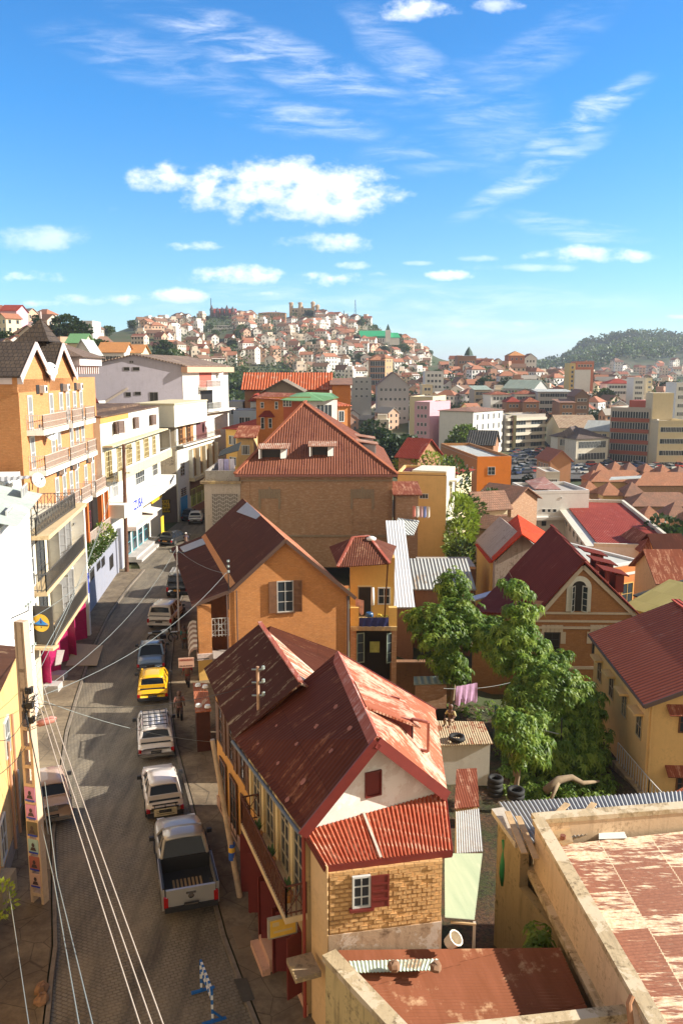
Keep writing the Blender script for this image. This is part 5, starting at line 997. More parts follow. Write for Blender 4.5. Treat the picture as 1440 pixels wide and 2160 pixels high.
def low_wall():
 th=thing('hotel_boundary_wall','low blue grey wall with small barred openings and a gate pier along the pavement','wall',(-19,65,0))
 w=Wall((-18.15,55.2),(-20.0,73.6));BG=plaster('shaded_bluegrey_wall',(.27,.28,.34),(.2,.18,.17),.3);z0=w.hit(172,1210)[1];z1=w.hit(244,1132)[1]  # blue grey base colour carries the wall's shade
 mb=MB();mb.prism([w.pt(0,-.4),w.pt(w.L-3,-.4),w.pt(w.L-3,z1-.1),w.pt(0,z0-.1)],-w.n*.35);mb.build('wall',[BG],th)
 mb=MB();a,b=w.pt(-.05,z0,-.17),w.pt(w.L-3,z1,-.17);mb.bar(a,b,.5,.2);mb.build('coping',[WHT2],th)
 for x0,y0,x1,y1 in((180,1198,188,1225),(190,1195,199,1222),(204,1181,212,1202),(214,1172,221,1195),(231,1165,239,1200)):
  u,z,ww,h=w.rect(x0,y0,x1,y1);window(th,w,u,z,max(ww,.7),h*.85,2,3,IRON,paint('dark_room',(.015,.012,.01)),.05,.03,name='barred_opening')
 mb=MB();w.box(mb,w.L-3,w.L-2.3,-.3,z1+.3,-.6,.1);w.box(mb,w.L-.7,w.L,-.3,z1+.3,-.6,.1);split(mb,'gate_pier',[BG],th)
 mb=MB();w.box(mb,w.L-2.3,w.L-.7,.1,2.6,-.2,-.14);mb.build('gate',[paint('grey_gate',(.3,.29,.3))],th)
 mb=MB();w.box(mb,0,w.L,-.4,3.2,-4,-2.2);mb.build('terrace',[WHT2],th)
 hd=MB();rr=random.Random(5);HL=leafm('hedge_leaf',(.035,.075,.012),(.09,.15,.02));n=26
 for i in range(n):p=w.pt(.2+(w.L-4)*i/n,z0+(z1-z0)*i/n+.45,-.45);leaves(hd,p,(.8,.8,.6),200,.2,rr)
 for i in range(3):p=w.pt(.1,z0-.2-.4*i,-.0);leaves(hd,p,(.4,.4,.5),100,.14,rr)
 tag(hd.build('hedge',[HL],origin=w.pt(0,z0)),'long dark green hedge growing over the blue grey wall','hedge')
 for i,(x,y,Y,s,lab)in enumerate(((218,1120,66,.9,'spiky young palm left of the wooden pole on the hotel terrace'),(150,1200,57,.7,'bushy green plant at the near end of the hedge by the dish'))):leaf_ball('terrace_plant',lab,'plant',D(x,y,Y),(s*.8,s*.8,s*.6),160,.26,leafm('bright_leaf',(.16,.25,.02),(.3,.36,.04)),seed=i)
low_wall()
def shop_building():
 th=thing('white_shop_building','white shop building with yellowish balconies and a long IZUBA fascia','building',(-21,80,0))
 w=Wall((-20.25,69.6),(-20.0,91));zt=13.8;SB=plaster('shop_white',(.7,.68,.62),(.25,.18,.1),.3,.15)
 mb=MB();mb.prism([w.pt(0,-.5),w.pt(w.L,-.5),w.pt(w.L,zt),w.pt(0,zt)],-w.n*10);mb.build('wall',[SB],th)
 mb=MB();mb.prism([w.pt(-.1,zt+.02,.15),w.pt(w.L,zt+.02,.15),w.pt(w.L,zt+.02,-9),w.pt(-.1,zt+.02,-9)],Vector((0,0,.12)));w.box(mb,0,w.L,zt+.14,zt+.4,-9,-2);mb.build('roof',[sheet('dark_flat_roof',(.12,.08,.06),(.18,.11,.08),(.3,.2,.13),.3)],th)
 OC=plaster('ochre_strip',(.55,.3,.08));mb=MB();w.box(mb,0,9,zt-.5,zt,.003,.03);mb.build('ochre_band',[OC],th)
 YB=plaster('yellow_balcony',(.62,.53,.34),(.25,.17,.08),.5);
 zs=w.hit(280,930,1.2)[1];mb=MB();w.box(mb,.3,w.L+.4,zs-.12,zs+.02,0,.9);mb.build('canopy_slab',[YB],th)
 zb=w.hit(290,995,1.2)[1]-.1;mb=MB();w.box(mb,.6,w.L+.5,zb,zb+.15,0,1.2);w.box(mb,.6,w.L+.5,zb+.15,zb+.85,1.12,1.2);mb.build('balcony',[YB],th)
 mb=MB();w.box(mb,2,w.L,zb+.85,zb+1.0,1.13,1.19);mb.build('white_rail',[WHITE],th)
 u0=1.6
 for i in range(6):window(th,w,1.8+i*3.35,zb+.25,1.3 if i%2 else 1.9,2.3,3,5,paint('pale_yellow_frame',(.6,.52,.3),.6),glass('ochre_pane',(.22,.16,.07),.4),.08,.1,name='window')
 mb=MB();w.box(mb,w.L+.3,w.L+.5,zb+.16,zs-.13,0,1.1);mb.build('end_screen',[plaster('glass_grey',(.3,.27,.22))],th)
 zf0,zf1=w.hit(300,1070,1.6)[1],w.hit(300,1043,1.6)[1];mb=MB();w.box(mb,.5,w.L+.3,zf0,zf1,0,1.6);mb.build('sign_fascia',[plaster('fascia_white',(.76,.74,.68),(.4,.3,.2),.15)],th)
 fw=Wall(w.pt(0,0,1.6)[:2],w.pt(w.L,0,1.6)[:2]);u,z=fw.hit(292,1066);lettering('IZUBA',fw,u,(zf0+zf1)/2-.05,1.2,MATS['blue_lettering'],th,.01,.03)
 for x0,y0,x1,y1 in((286,1007,305,1040),(322,1000,333,1028)):u,z,ww,h=w.rect(x0,y0,x1,y1);window(th,w,u,zf1+.25,ww,2.0,4,3,WHITE,GLS)
 window(th,w,3.5,zf1+.25,1.6,2,2,2,WHITE,glass('pale_pane'),name='window')
 BR=paint('brown_shutter',(.16,.1,.08),.6,var=.2)
 for x0,y0,x1,y1 in((236,898,253,915),(280,888,287,904),(314,881,323,897)):u,z,ww,h=w.rect(x0,y0,x1,y1);window(th,w,u,z,max(.7,ww*.5),max(h,1.1),1,2,BR,GLS,shutters=BR,ang=.7)
 for u in(7.0,9.2,11.4,13.6):window(th,w,u,.55,1.5,2.3,1,2,paint('teal_frame',(.1,.3,.35)),GLS,.1,.08,name='shop_window')
 mb=MB();w.box(mb,6,14.5,3.0,3.35,.0,1.1);mb.build('shop_canopy',[plaster('pinkish_white',(.72,.6,.55))],th)
 mb=MB();w.box(mb,6,15.5,.0,.5,0,1.0);w.box(mb,6,15.5,0,.25,1.0,1.5);mb.build('shop_step',[plaster('pale_step',(.45,.42,.4))],th)
 mb=MB();mb.slab([w.pt(12.5,3.5,1.2),w.pt(16,3.5,1.2),w.pt(16,3.7,0),w.pt(12.5,3.7,0)],.06);mb.build('white_awning',[WHT],th)
 YS=paint('poster_yellow',(.75,.5,.03),.6);mb=MB();q=Wall(w.pt(14.2,0,1.52)[:2],w.pt(15.4,0,1.52)[:2]);q.box(mb,0,q.L,.8,2.8,-.05,0);mb.build('yellow_poster',[YS],th)
 mb=MB();w.box(mb,13,17.5,zf0-.75,zf0-.05,.8,.95);mb.build('yellow_fascia',[YS],th)
shop_building()
def corner_building():
 th=thing('cream_corner_building','cream and white building with a pillared gallery and blue door where the street bends','building',(-19,100,0))
 s=Wall((-25.5,95.2),(-19.25,96.7));w=Wall((-19.25,96.7),(-17.2,112.5));zt=w.hit(380,893)[1]
 CW=plaster('corner_white',(.72,.7,.62),(.25,.18,.1),.25);SD=plaster('stained_beige',(.42,.34,.24),(.1,.08,.06),.7)
 mb=MB();mb.prism([s.A+Vector((0,0,-1)),s.B+Vector((0,0,-1)),w.B+Vector((0,0,-1)),w.B+Vector((-9,2,-1))],Vector((0,0,zt+1)));mb.build('wall',[CW],th)
 mb=MB();s.box(mb,0,s.L-.2,4.2,zt,.003,.05);mb.build('side_wall',[SD],th);mb=MB();s.box(mb,0,s.L-.2,-.5,4.2,.003,.07);mb.build('side_base',[plaster('purple_grey',(.16,.13,.13))],th)
 mb=MB();zc=w.hit(400,850,.6)[1];w.box(mb,-3.2,9.5,zt-.15,zc,-3,.9);mb.build('top_box',[plaster('box_cream',(.78,.74,.6),(.4,.3,.18),.15)],th)
 mb=MB();w.box(mb,-3.3,9.6,zc+.003,zc+.2,-4,1.0);mb.build('roof_edge',[plaster('yellow_edge',(.66,.57,.36))],th)
 BS=paint('tan_shutter',(.42,.2,.07),.6,var=.2);zg=w.hit(412,945)[1]
 for u in(1.6,4.6):window(th,w,u,zg+1.0,1.0,2.3,2,4,BS,paint('dark_room',(.015,.012,.01)),.08,.05,shutters=BS,ang=.4)
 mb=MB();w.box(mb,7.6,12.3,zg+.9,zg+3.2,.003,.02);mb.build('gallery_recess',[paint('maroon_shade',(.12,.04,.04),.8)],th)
 mb=MB();w.box(mb,0,w.L,zg+.75,zg+.95,0,.8);p=[w.pt(0.05,0,.75),w.pt(w.L,0,.75)];b=mb.build('balcony',[CW],th);mb=MB();rail([(q.x,q.y)for q in p],zg+.95,.8,mb,.3,.015);mb.build('railing',[RIRON],b)
 z0,z1=w.hit(420,1000)[1],w.hit(420,942)[1];mb=MB();w.box(mb,4.6,w.L-.3,z0,z1,.003,.02);mb.build('gallery_back',[paint('gallery_ochre',(.3,.2,.09),.8,var=.2)],th)
 mb=MB();n=5
 for i in range(n):u=4.5+(w.L-4.8)*i/(n-1);w.box(mb,u-.13,u+.13,z0,z1,.02,.5)
 split(mb,'gallery_pillar',[CW],th);mb=MB();w.box(mb,4.3,w.L,z0-.4,z0,0,.7);mb.build('gallery_sill',[plaster('yellow_edge')],th)if 0 else mb.build('gallery_sill',[MATS['yellow_edge']],th)
 mb=MB();w.box(mb,4.3,w.L,z0-2.2,z0-.4,.003,.05);mb.build('brown_band',[plaster('brown_band',(.22,.14,.11))],th)
 LM=paint('lime_frame',(.55,.62,.15),.6)
 for u in(5.6,8.0,10.6):window(th,w,u,1.0,1.9,2.2,3,2,LM,glass('green_pane',(.1,.14,.06),.3),.1,.08)
 mb=MB();w.box(mb,4.3,w.L,-.2,.9,.003,.06);mb.build('pink_plinth',[plaster('pink_brown',(.4,.22,.18))],th)
 u,z,ww,h=w.rect(382,1063,396,1106);window(th,w,u,.05,max(ww,1.4),2.7,2,1,paint('blue_door',(.03,.3,.62),.5),MATS['blue_door'],.08,.05,name='door',label='bright blue door')
 for x0,y0,x1,y1 in((380,975,389,1004),(381,1028,393,1046)):u,z,ww,h=w.rect(x0,y0,x1,y1);window(th,w,u,z,max(ww,.9),h,2,4,paint('grey_white_frame'),GLS)
 dish('white dish on the upper gallery of the cream corner building',w.pt(*w.hit(429,897),.7),.6)
 u0,z1=s.hit(337,1053);u1,z0=s.hit(360,1081);q=s;t=thing('yellow_shop_board','yellow TOUT PAS CHER board with black letters at the street bend','sign',q.pt(u0,z0,.3));mb=MB();q.box(mb,u0,u1,z0,z1,.08,.16);mb.build('frame',[IRON],t);mb=MB();q.box(mb,u0+.08,u1-.08,z0+.08,z1-.08,.163,.175);mb.build('panel',[paint('board_yellow',(.7,.45,.01),.6)],t)
 BK=paint('black_lettering',(.02,.015,.01),.6);W_=u1-u0;H_=z1-z0
 for k,tx in enumerate(('TOUT','PAS','CHER')):lettering(tx,q,(u0+u1)/2,z1-H_*(.21+.29*k),H_*.29,BK,t,.18,.012)
corner_building()
def grey_gable():
 th=thing('lilac_gable_building','tall building with a plain lilac grey gable and white balconied street side','building',(-22,115,0))
 s=Wall((-34.5,106.8),(-20.9,110));w=Wall((-20.9,110),(-17.3,127.5));ze=w.hit(390,771)[1];ua,za=s.hit(283,748);LG=plaster('lilac_grey',(.42,.385,.45),(.2,.18,.18),.25)
 mb=MB();dep=w.B-w.A;mb.prism([s.pt(0,-2),s.pt(s.L,-2),s.pt(s.L,ze),s.pt(ua,za),s.pt(0,ze-.4)],dep);mb.build('wall',[LG],th)
 mb=MB();w.box(mb,0,w.L,4,ze-.2,.003,.06);mb.build('street_wall',[plaster('street_white',(.72,.68,.62))],th)
 RF=sheet('greybrown_roof',(.22,.16,.13),(.3,.22,.18),(.4,.3,.22),.3,.4);mb=MB();A,B=s.pt(s.L+.4,ze+.05,.4),s.pt(ua,za+.1,.4);C=s.pt(-.4,ze-.35,.4)
 mb.slab([A,B,B+dep,A+dep],.15);mb.build('roof',[RF],th);mb=MB();mb.slab([B,C,C+dep,B+dep],.15);mb.build('roof',[RF],th)
 mb=MB();w.box(mb,-.4,w.L+.4,ze-.9,ze-.15,.05,.9);mb.build('eaves_fascia',[plaster('salmon_fascia',(.62,.36,.25))],th)
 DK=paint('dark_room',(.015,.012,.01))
 for x0,y0,x1,y1 in((261,774,274,782),(280,774,295,782),(265,827,277,837),(284,826,298,834),(316,827,334,848),(275,761,276,766),(279,761,281,766)):
  u,z,ww,h=s.rect(x0,y0,x1,y1);window(th,s,u,z,max(ww,.25),h,2 if ww>1 else 1,1,paint('dim_frame',(.2,.18,.17)),DK,.06,.05)
 mb=MB();a,b=s.pt(*s.hit(215,853),.1),s.pt(*s.hit(270,819),.1);mb.bar(a,b,.25,.3);mb.build('stair_string',[plaster('greige_render',(.5,.42,.36))],th)
 for(x0,y0,x1,y1)in((394,780,410,798),(396,832,412,848),(452,778,464,795),(455,828,467,843),(458,872,468,893),(459,922,470,945)):u,z,ww,h=w.rect(x0,y0,x1,y1);window(th,w,u,z,ww,h,3,1,WHITE,GLS,sill=WHITE)
 for k,(x0,x1,yt,yb)in enumerate(((419,446,773,800),(422,448,825,845))):
  u0,zt=w.hit(x0,yt);u1,zb=w.hit(x1,yb+16);mb=MB();w.box(mb,u0,u1,zb,zt,.065,.09);mb.build('recess',[paint('brick_red_recess',(.4,.1,.07),.8)if k==0 else DK],th)
  balcony(th,w,u0-.4,u1+.3,zb,1.3,WHT,WIRON if k==0 else paint('glass_rail',(.4,.42,.42)),.9)
 mb=MB();z=w.hit(420,868)[1];w.box(mb,-1,w.L+.3,z-.3,z,.06,1.0);mb.build('cornice',[WHT],th)
 for x,y in((457,786),):dish('small white dish at the right corner of the lilac gable building',w.pt(*w.hit(x,y),.6),.55)
 dish('white dish low on the roof beside the lilac gable',D(217,866,95),.7)
 t=thing('small_red_roof_hut','small white hut with a dark red roof at the foot of the lilac gable','hut',D(203,870,97));a=D(199,868,97);mb=MB();mb.box((a.x-1.5,96,13),(a.x+.8,99,a.z+1.2));mb.build('wall',[WHT],t);mb=MB();mb.slab([Vector((a.x-1.8,95.7,a.z+1.2)),Vector((a.x+1.0,95.7,a.z+1.1)),Vector((a.x-.2,97.5,a.z+2.2)),Vector((a.x-1.8,97.5,a.z+2.2))],.1);mb.build('roof',[REDP],t)
grey_gable()
# middle distance
def bld(name,label,cat,pl,pr,z0,mats,dep,roof='flat',rh=1.5,rmat=None,over=.35,wins=None,swins=None,par=.0,group=None,yaw=None,sh=None,fr=None,gl=None,trim=None):
 """block: pl, pr = (px, py, Y) of the front upper corners; dep = depth away from the camera"""
 A,B=D(*pl),D(*pr);z1=(A.z+B.z)/2;w=Wall(A[:2],B[:2]);bk=-w.n*dep
 if z0 is None:z0=min(TZ(A.x,A.y),TZ(B.x,B.y),TZ((A+bk).x,(A+bk).y))-1.5
 th=thing(name,label,cat,((A.x+B.x)/2,(A.y+B.y)/2,z0),group);mb=MB()
 fp=[w.pt(0,z0),w.pt(w.L,z0),w.pt(w.L,z0)+bk,w.pt(0,z0)+bk];wm,=(mats,)if not isinstance(mats,tuple)else(mats[0],)
 up=Vector((0,0,z1-z0))
 if roof in('gable','gableside'):
  if roof=='gable':mb.prism([w.pt(0,z0),w.pt(w.L,z0),w.pt(w.L,z1),w.pt(w.L/2,z1+rh),w.pt(0,z1)],bk)
  else:
   q=Wall((w.pt(w.L,0))[:2],(w.pt(w.L,0)+bk)[:2]);mb.prism([q.pt(0,z0),q.pt(q.L,z0),q.pt(q.L,z1),q.pt(q.L/2,z1+rh),q.pt(0,z1)],-q.n*w.L)
 else:mb.prism(fp,up)
 mb.build('wall',[wm],th)
 right=Wall((w.pt(w.L,0))[:2],(w.pt(w.L,0)+bk)[:2]);left=Wall((w.pt(0,0)+bk)[:2],(w.pt(0,0))[:2])
 mb=MB();o=over;T=.12
 P=[w.pt(-o,z1+.003,o),w.pt(w.L+o,z1+.003,o),w.pt(w.L+o,z1+.003,-dep-o),w.pt(-o,z1+.003,-dep-o)]
 rmat=rmat or SHR
 if roof=='flat':mb.prism([w.pt(0,z1+.003,0),w.pt(w.L,z1+.003,0),w.pt(w.L,z1+.003,-dep),w.pt(0,z1+.003,-dep)],Vector((0,0,.06)))
 elif roof=='hip':
  i=min(w.L,dep)/2
  if w.L>dep:R1,R2=w.pt(i,z1+rh,-dep/2),w.pt(w.L-i,z1+rh,-dep/2);mb.slab([P[0],P[1],R2,R1],T);mb.slab([P[1],P[2],R2],T);mb.slab([P[2],P[3],R1,R2],T);mb.slab([P[3],P[0],R1],T)
  else:R1,R2=w.pt(w.L/2,z1+rh,-i),w.pt(w.L/2,z1+rh,-dep+i);mb.slab([P[0],P[1],R1],T);mb.slab([P[1],P[2],R2,R1],T);mb.slab([P[2],P[3],R2],T);mb.slab([P[3],P[0],R1,R2],T)
 elif roof=='gable':
  k=o*rh/(w.L/2);R1,R2=w.pt(w.L/2,z1+rh+.1,o),w.pt(w.L/2,z1+rh+.1,-dep-o);dz=Vector((0,0,-k+.1));mb.slab([P[0]+dz,R1,R2,P[3]+dz],T);mb.slab([P[1]+dz,P[2]+dz,R2,R1],T)
 elif roof=='gableside':
  k=o*rh/(dep/2);R1,R2=w.pt(-o,z1+rh+.1,-dep/2),w.pt(w.L+o,z1+rh+.1,-dep/2);dz=Vector((0,0,-k+.1));mb.slab([P[0]+dz,P[1]+dz,R2,R1],T);mb.slab([P[3]+dz,R1,R2,P[2]+dz],T)
 elif roof=='shed':u_=Vector((0,0,rh));mb.slab([P[0],P[1],P[2]+u_,P[3]+u_],T)
 if len(mb.f)>6:
  mb.build('roof',[rmat],th)
 else:mb.build('roof',[rmat],th)
 if par:
  pm=trim or wm;mb=MB();w.box(mb,0,w.L,z1+.07,z1+par,-.25,0);w.box(mb,0,w.L,z1+.07,z1+par,-dep,-dep+.25);w.box(mb,0,.25,z1+.07,z1+par,-dep+.25,-.25);w.box(mb,w.L-.25,w.L,z1+.07,z1+par,-dep+.25,-.25);mb.build('parapet',[pm],th)
 for wl,ws in((w,wins),(right,swins)):
  if not ws:continue
  cols,rows,ww,h,zb,st=ws[:6];m0=ws[6]if len(ws)>6 else .9
  for r in range(rows):
   for c in range(cols):
    u=m0+(wl.L-2*m0)*(c+.5)/cols;window(th,wl,u,z1-zb-r*st-h,ww,h,2,1,fr or WHITE,gl or GLS,.09,.08,pane=True,shutters=sh,ang=.15)
 return th,w,right,z1
CR2=plaster('cream_wall',(.66,.56,.36),(.3,.2,.1),.25);WW=plaster('white_wall_far',(.7,.69,.66),(.35,.3,.25),.18);OR=plaster('orange_paint',(.72,.2,.015),(.4,.12,.02),.12)
PKW=plaster('pink_wall',(.62,.36,.42),(.3,.2,.2),.15);BW=plaster('brown_wall',(.34,.17,.09),(.12,.08,.05),.4);GW2=plaster('grey_wall_far',(.4,.4,.4),(.2,.2,.18),.3);BLW=plaster('paleblue_wall',(.5,.58,.66),(.3,.3,.3),.2)
TRF=tiles('terracotta_tiles',(.46,.18,.09),(.56,.25,.13),(.32,.15,.08),.3,.35);TRB=tiles('brown_old_tiles',(.34,.16,.1),(.42,.21,.13),(.2,.12,.08),.3,.35)
MRN=sheet('maroon_roof',(.15,.024,.014),(.19,.034,.02),(.28,.1,.06),.12,.3,bmp=.6);BRT=sheet('bright_red_roof',(.6,.05,.015),(.66,.09,.03),(.6,.2,.1),.1,.3,bmp=.6);REDR=sheet('plain_red_roof',(.3,.05,.035),(.36,.075,.05),(.45,.22,.18),.15,.3)
ORR=sheet('orange_red_roof',(.55,.12,.05),(.62,.17,.08),(.66,.4,.3),.25,.5,bmp=1);GRR=paint('green_roof',(.14,.3,.13),.7,var=.15);GYR=sheet('greywhite_roof',(.5,.52,.5),(.58,.6,.58),(.4,.32,.25),.15,.3);TEAL=sheet('greygreen_roof',(.34,.42,.36),(.42,.48,.42),(.4,.3,.2),.2,.4)
CONCR=plaster('flat_roof_grey',(.42,.38,.34),(.2,.17,.14),.4)
def slabpoly(th,name,pts,mat,t=.1):mb=MB();mb.slab(pts,t);return mb.build(name,[mat],th)
def mids():
 t,w,r,z=bld('orange_house','orange house with a green and brown shallow roof behind the hipped roof','house',(540,838,118),(655,838,118),None,OCHRE,9,'flat',wins=None)
 OR2=brick('orange_far_brick',(.55,.2,.05),(.6,.25,.08),(.4,.16,.06),.3,.1)
 mb=MB();w.box(mb,0,w.L*.5,z-8,z-.1,.003,.03);mb.build('orange_front',[OR2],t);mb=MB();w.box(mb,w.L*.5,w.L,z-8,z-.1,.003,.05);mb.build('red_front',[plaster('brick_red_render',(.4,.1,.05))],t)
 for x0,y0,x1,y1 in((551,848,555,861),(580,847,586,863),(550,880,558,905),(566,882,574,903)):u,zz,ww,h=w.rect(x0,y0,x1,y1);window(t,w,u,zz,max(.5,ww),h,1,2,WHITE,GLS,off=.06)
 for x in(600,606,612):u,zz=w.hit(x,858);window(t,w,u,zz,.4,1.0,1,2,WHITE,GLS,off=.06)
 u,zz=w.hit(564,878);mb=MB();mb.slab([w.pt(u-1.2,zz,1.4),w.pt(u+1.2,zz,1.4),w.pt(u+.4,zz+.8,.1),w.pt(u-.4,zz+.8,.1)],.08);mb.build('porch_roof',[REDP],t)
 A,B,C_=D(532,839,117.3),D(640,846,116),D(714,838,118);E_,F_=D(700,829,126),D(600,822,127);M_=D(647,827,121)
 slabpoly(t,'brown_roof',[D(532,839,117.3),D(592,843,117),D(626,829,123),D(560,827,127)],SHR);slabpoly(t,'green_roof',[D(592,843,117),D(624,845,116.4),M_,D(626,829,123)],GRR);slabpoly(t,'green_roof',[D(624,845,116.4),D(680,845,116.4),M_],GRR);slabpoly(t,'green_roof',[D(680,845,116.4),C_,E_,M_],GRR)
 t,w,r,z=bld('white_corner_house','narrow white house end with tall windows under the green roof','house',(655,846,117),(711,842,119),None,WW,8,'flat',wins=(2,1,1.3,2.2,.6,3),trim=WW)
 t,w,r,z=bld('long_red_roof_building','long building with a bright ribbed orange red roof and grey gable behind the hipped roof','building',(516,824,150),(694,812,150),None,BW,8,'gableside',2.6,ORR,.6)
 t,w,r,z=bld('grey_gable_house','weathered grey gabled house in front of the long orange red roof','house',(560,822,134),(632,822,134),None,plaster('grey_brown_gable',(.24,.2,.15),(.1,.08,.06),.6),10,'gable',1.5,GYRD(),.8)
 t,w,r,z=bld('orange_tall_block','tall orange house block right of the long ribbed roof','house',(700,813,146),(739,809,146),None,OR2,8,'shed',1,TRB,.4,swins=(2,2,1,1.6,1,3.4))
 t,w,r,z=bld('orange_terrace_house','orange house with red eaves and white balcony just right of the hipped roof ridge','house',(706,858,126),(733,852,127),None,OR2,10,'shed',.9,ORR,.5,wins=(1,2,1,1.7,.8,3),swins=(2,2,1,1.7,.8,3))
 for nm,lab,a,b,m,rf,rm,d in(('yellow_cottage','yellow cottage with a rusty roof at the street bend left of the hipped roof',(476,898,118),(505,910,116),YELW,'shed',REDR,7),('blue_shop_house','blue and grey shop house behind the wooden pole at the street bend',(492,868,135),(540,865,135),BLW,'flat',CONCR,8),('grey_block','grey flat block with dish between the white corner building and the orange house',(478,850,150),(512,846,150),GW2,'flat',CONCR,9),('salmon_roof_house','low salmon roofed house beside the left end of the hipped roof',(500,925,108),(535,920,108),CREAM,'shed',SHR,5),('white_red_balcony_house','white house with red balconies left of the orange house',(528,846,142),(545,846,142),WW,'hip',REDR,8)):
  bld(nm,lab,'house',a,b,None,m,d,rf,1.2,rm,.4,wins=(2,2,.9,1.3,1,3))
 t,w,r,z=bld('yellow_tenement','tall yellow block with white corner tower and hooded windows right of the brown brick building','building',(838,1002,94),(941,1003,93),-7,plaster('yellow_tenement_wall',(.74,.5,.2),(.45,.28,.1),.25),7,'flat',rmat=sheet('dark_maroon_flat',(.12,.04,.04),(.16,.05,.05)),par=.35)
 mb=MB();r.box(mb,0.0,r.L,-7,z,.003,.05);mb.build('white_side',[plaster('white_side',(.74,.7,.58))],t)
 rw=Wall(D(941,1003,93)[:2],D(959,1000,98)[:2])
 t2=thing('white_stair_tower','bright white stair tower at the right end of the yellow tenement','tower',(13,94,-7));mb=MB();mb.prism([rw.pt(0,-7),rw.pt(rw.L,-7),rw.pt(rw.L,z+.5),rw.pt(0,z+.5)],-rw.n*4);mb.build('wall',[MATS['white_side']],t2)
 for k in range(3):window(t2,rw,rw.L*.5,z-3.5-k*4.6,1.2,2.4,2,4,paint('pale_yellow_frame'),GLS,.08,.1);mb=MB();rw.box(mb,rw.L*.5-1,rw.L*.5+1,z-.9-k*4.6,z-.7-k*4.6,.0,.9);mb.build('window_hood',[MATS['white_side']],t2)
 for x0,y0,x1,y1 in((884,1041,903,1052),):u,zz,ww,h=w.rect(x0,y0,x1,y1);window(t,w,u,zz,ww,h,3,1,WHITE,GLS)
 t,w,r,z=bld('brick_back_extension','narrow brick extension with patched roofs and hanging clothes between the brown and yellow buildings','building',(836,1042,84),(882,1042,84),None,BRICKB,5,'shed',.6,SHR,.4)
 slabpoly(t,'pale_roof',[D(835,1128,78),D(872,1128,78),D(884,1098,82),D(838,1092,82)],GYR);c=D(870,1065,82)
 for k in range(5):a=c+Vector((k*.35,-.1*k,-.1));mb=MB();cloth(mb,a,a+Vector((.3,0,0)),1.1,3);tag(mb.build('garment',[paint('garment%d'%k,((.6,.2,.15),(.7,.68,.65),(.5,.3,.3),(.2,.25,.5),(.7,.6,.5))[k],.9)],origin=a),('red','white','pink','blue','beige')[k]+' garment hanging on the balcony beside the yellow tenement','garment','clothes beside the yellow tenement')
 t,w,r,z=bld('white_sheet_lean_to','long bright white corrugated sheet roof sloping beside the brown brick building','lean-to',(832,1280,62),(872,1280,62),None,BW,12,'shed',4.6,sheet('white_sheet_roof',(.68,.7,.74),(.74,.75,.77),(.5,.45,.4),.05,.25,bmp=.35),.1)
 t,w,r,z=bld('low_grey_roof_shed','long low shed with grey corrugated roof behind the garden trees','shed',(875,1242,66),(995,1240,66),None,BW,5,'shed',1.3,GREYSH2(),.3)
 t,w,r,z=bld('salmon_garden_wall_house','low salmon walled house with brown door and sheets drying before the yellow tenement','house',(884,1200,76),(1002,1192,76),None,plaster('salmon_wall',(.6,.3,.13)),4,'flat',rmat=CONCR)
 u,_=w.hit(985,1200);mb=MB();w.box(mb,u-.8,u+.8,-9,z-.2,.003,.05);mb.build('door',[WOODB],t)
 for i,(x0,x1,c,l)in enumerate(((886,915,(.72,.5,.5),'pale pink'),(918,942,(.5,.58,.75),'pale blue'))):mb=MB();a,b=D(x0,1195,75),D(x1,1192,75);cloth(mb,a,b,1.1,6);tag(mb.build('hanging_sheet',[paint('garden_sheet%d'%i,c,.9)],origin=a),l+' sheet drying in front of the salmon garden wall','laundry','sheets before the salmon wall')
 t,w,r,z=bld('orange_block','big bright orange block with a brown windowed side and pale metal roof','building',(929,944,178),(1006,966,150),None,plaster('orange_brown_side',(.42,.2,.07),(.2,.12,.06),.35),6.4,'flat',rmat=GYR,par=.6,wins=(7,2,.8,1.2,1.6,4.5))
 mb=MB();r.box(mb,0,r.L,z-13,z+.6,.003,.06);mb.build('orange_end',[OR],t)
 for k in range(3):window(t,r,r.L*.42,z-2.8-k*3.1,1.4,1.5,2,2,WHITE,GLS,off=.07)
 t,w,r,z=bld('white_modern_building','white modern building with stepped parapets and a pinkish roof above the garden houses','building',(1123,1048,114),(1242,1036,115),None,WW,9,'flat',rmat=CONCR,par=.5,fr=WHITE)
 a=[D(1113,1022,126),D(1180,1050,112)];slabpoly(t,'pinkish_roof',[w.pt(1,z+.5,-2),w.pt(w.L*.55,z+.5,-1.2),w.pt(w.L*.6,z+1.3,-9),w.pt(2,z+.7,-9)],sheet('pinkish_roof',(.42,.2,.17),(.5,.28,.24),(.6,.5,.45),.3,.4))
 for x0,y0,x1,y1 in((1141,1073,1150,1081),(1153,1073,1161,1081),(1164,1073,1173,1081),(1181,1048,1185,1052),(1120,1098,1132,1110),(1140,1098,1152,1110)):u,zz,ww,h=w.rect(x0,y0,x1,y1);window(t,w,u,zz,ww,h,1,1,WHITE,GLS)
 zz=w.hit(1160,1090)[1];mb=MB();w.box(mb,0,w.L*.55,zz-.3,zz+.1,0,1.0);mb.build('cornice',[WW],t)
 A,B=D(1180,1062,121),D(1252,1147,90);wl=Wall(A[:2],B[:2]);z=(A.z+B.z)/2;t=thing('white_red_roof_wing','white classroom wing with recessed bright maroon flat roof and a row of windows','building',wl.pt(0,-9));bk=-wl.n*9
 mb=MB();mb.prism([wl.pt(0,-10),wl.pt(wl.L,-10),wl.pt(wl.L,z-.1),wl.pt(0,z-.1)],bk);mb.build('wall',[WW],t);slabpoly(t,'roof',[wl.pt(.4,z+.12,-.5),wl.pt(wl.L-.4,z+.12,-.5),wl.pt(wl.L-.4,z+.12,-8.6),wl.pt(.4,z+.12,-8.6)],REDR)
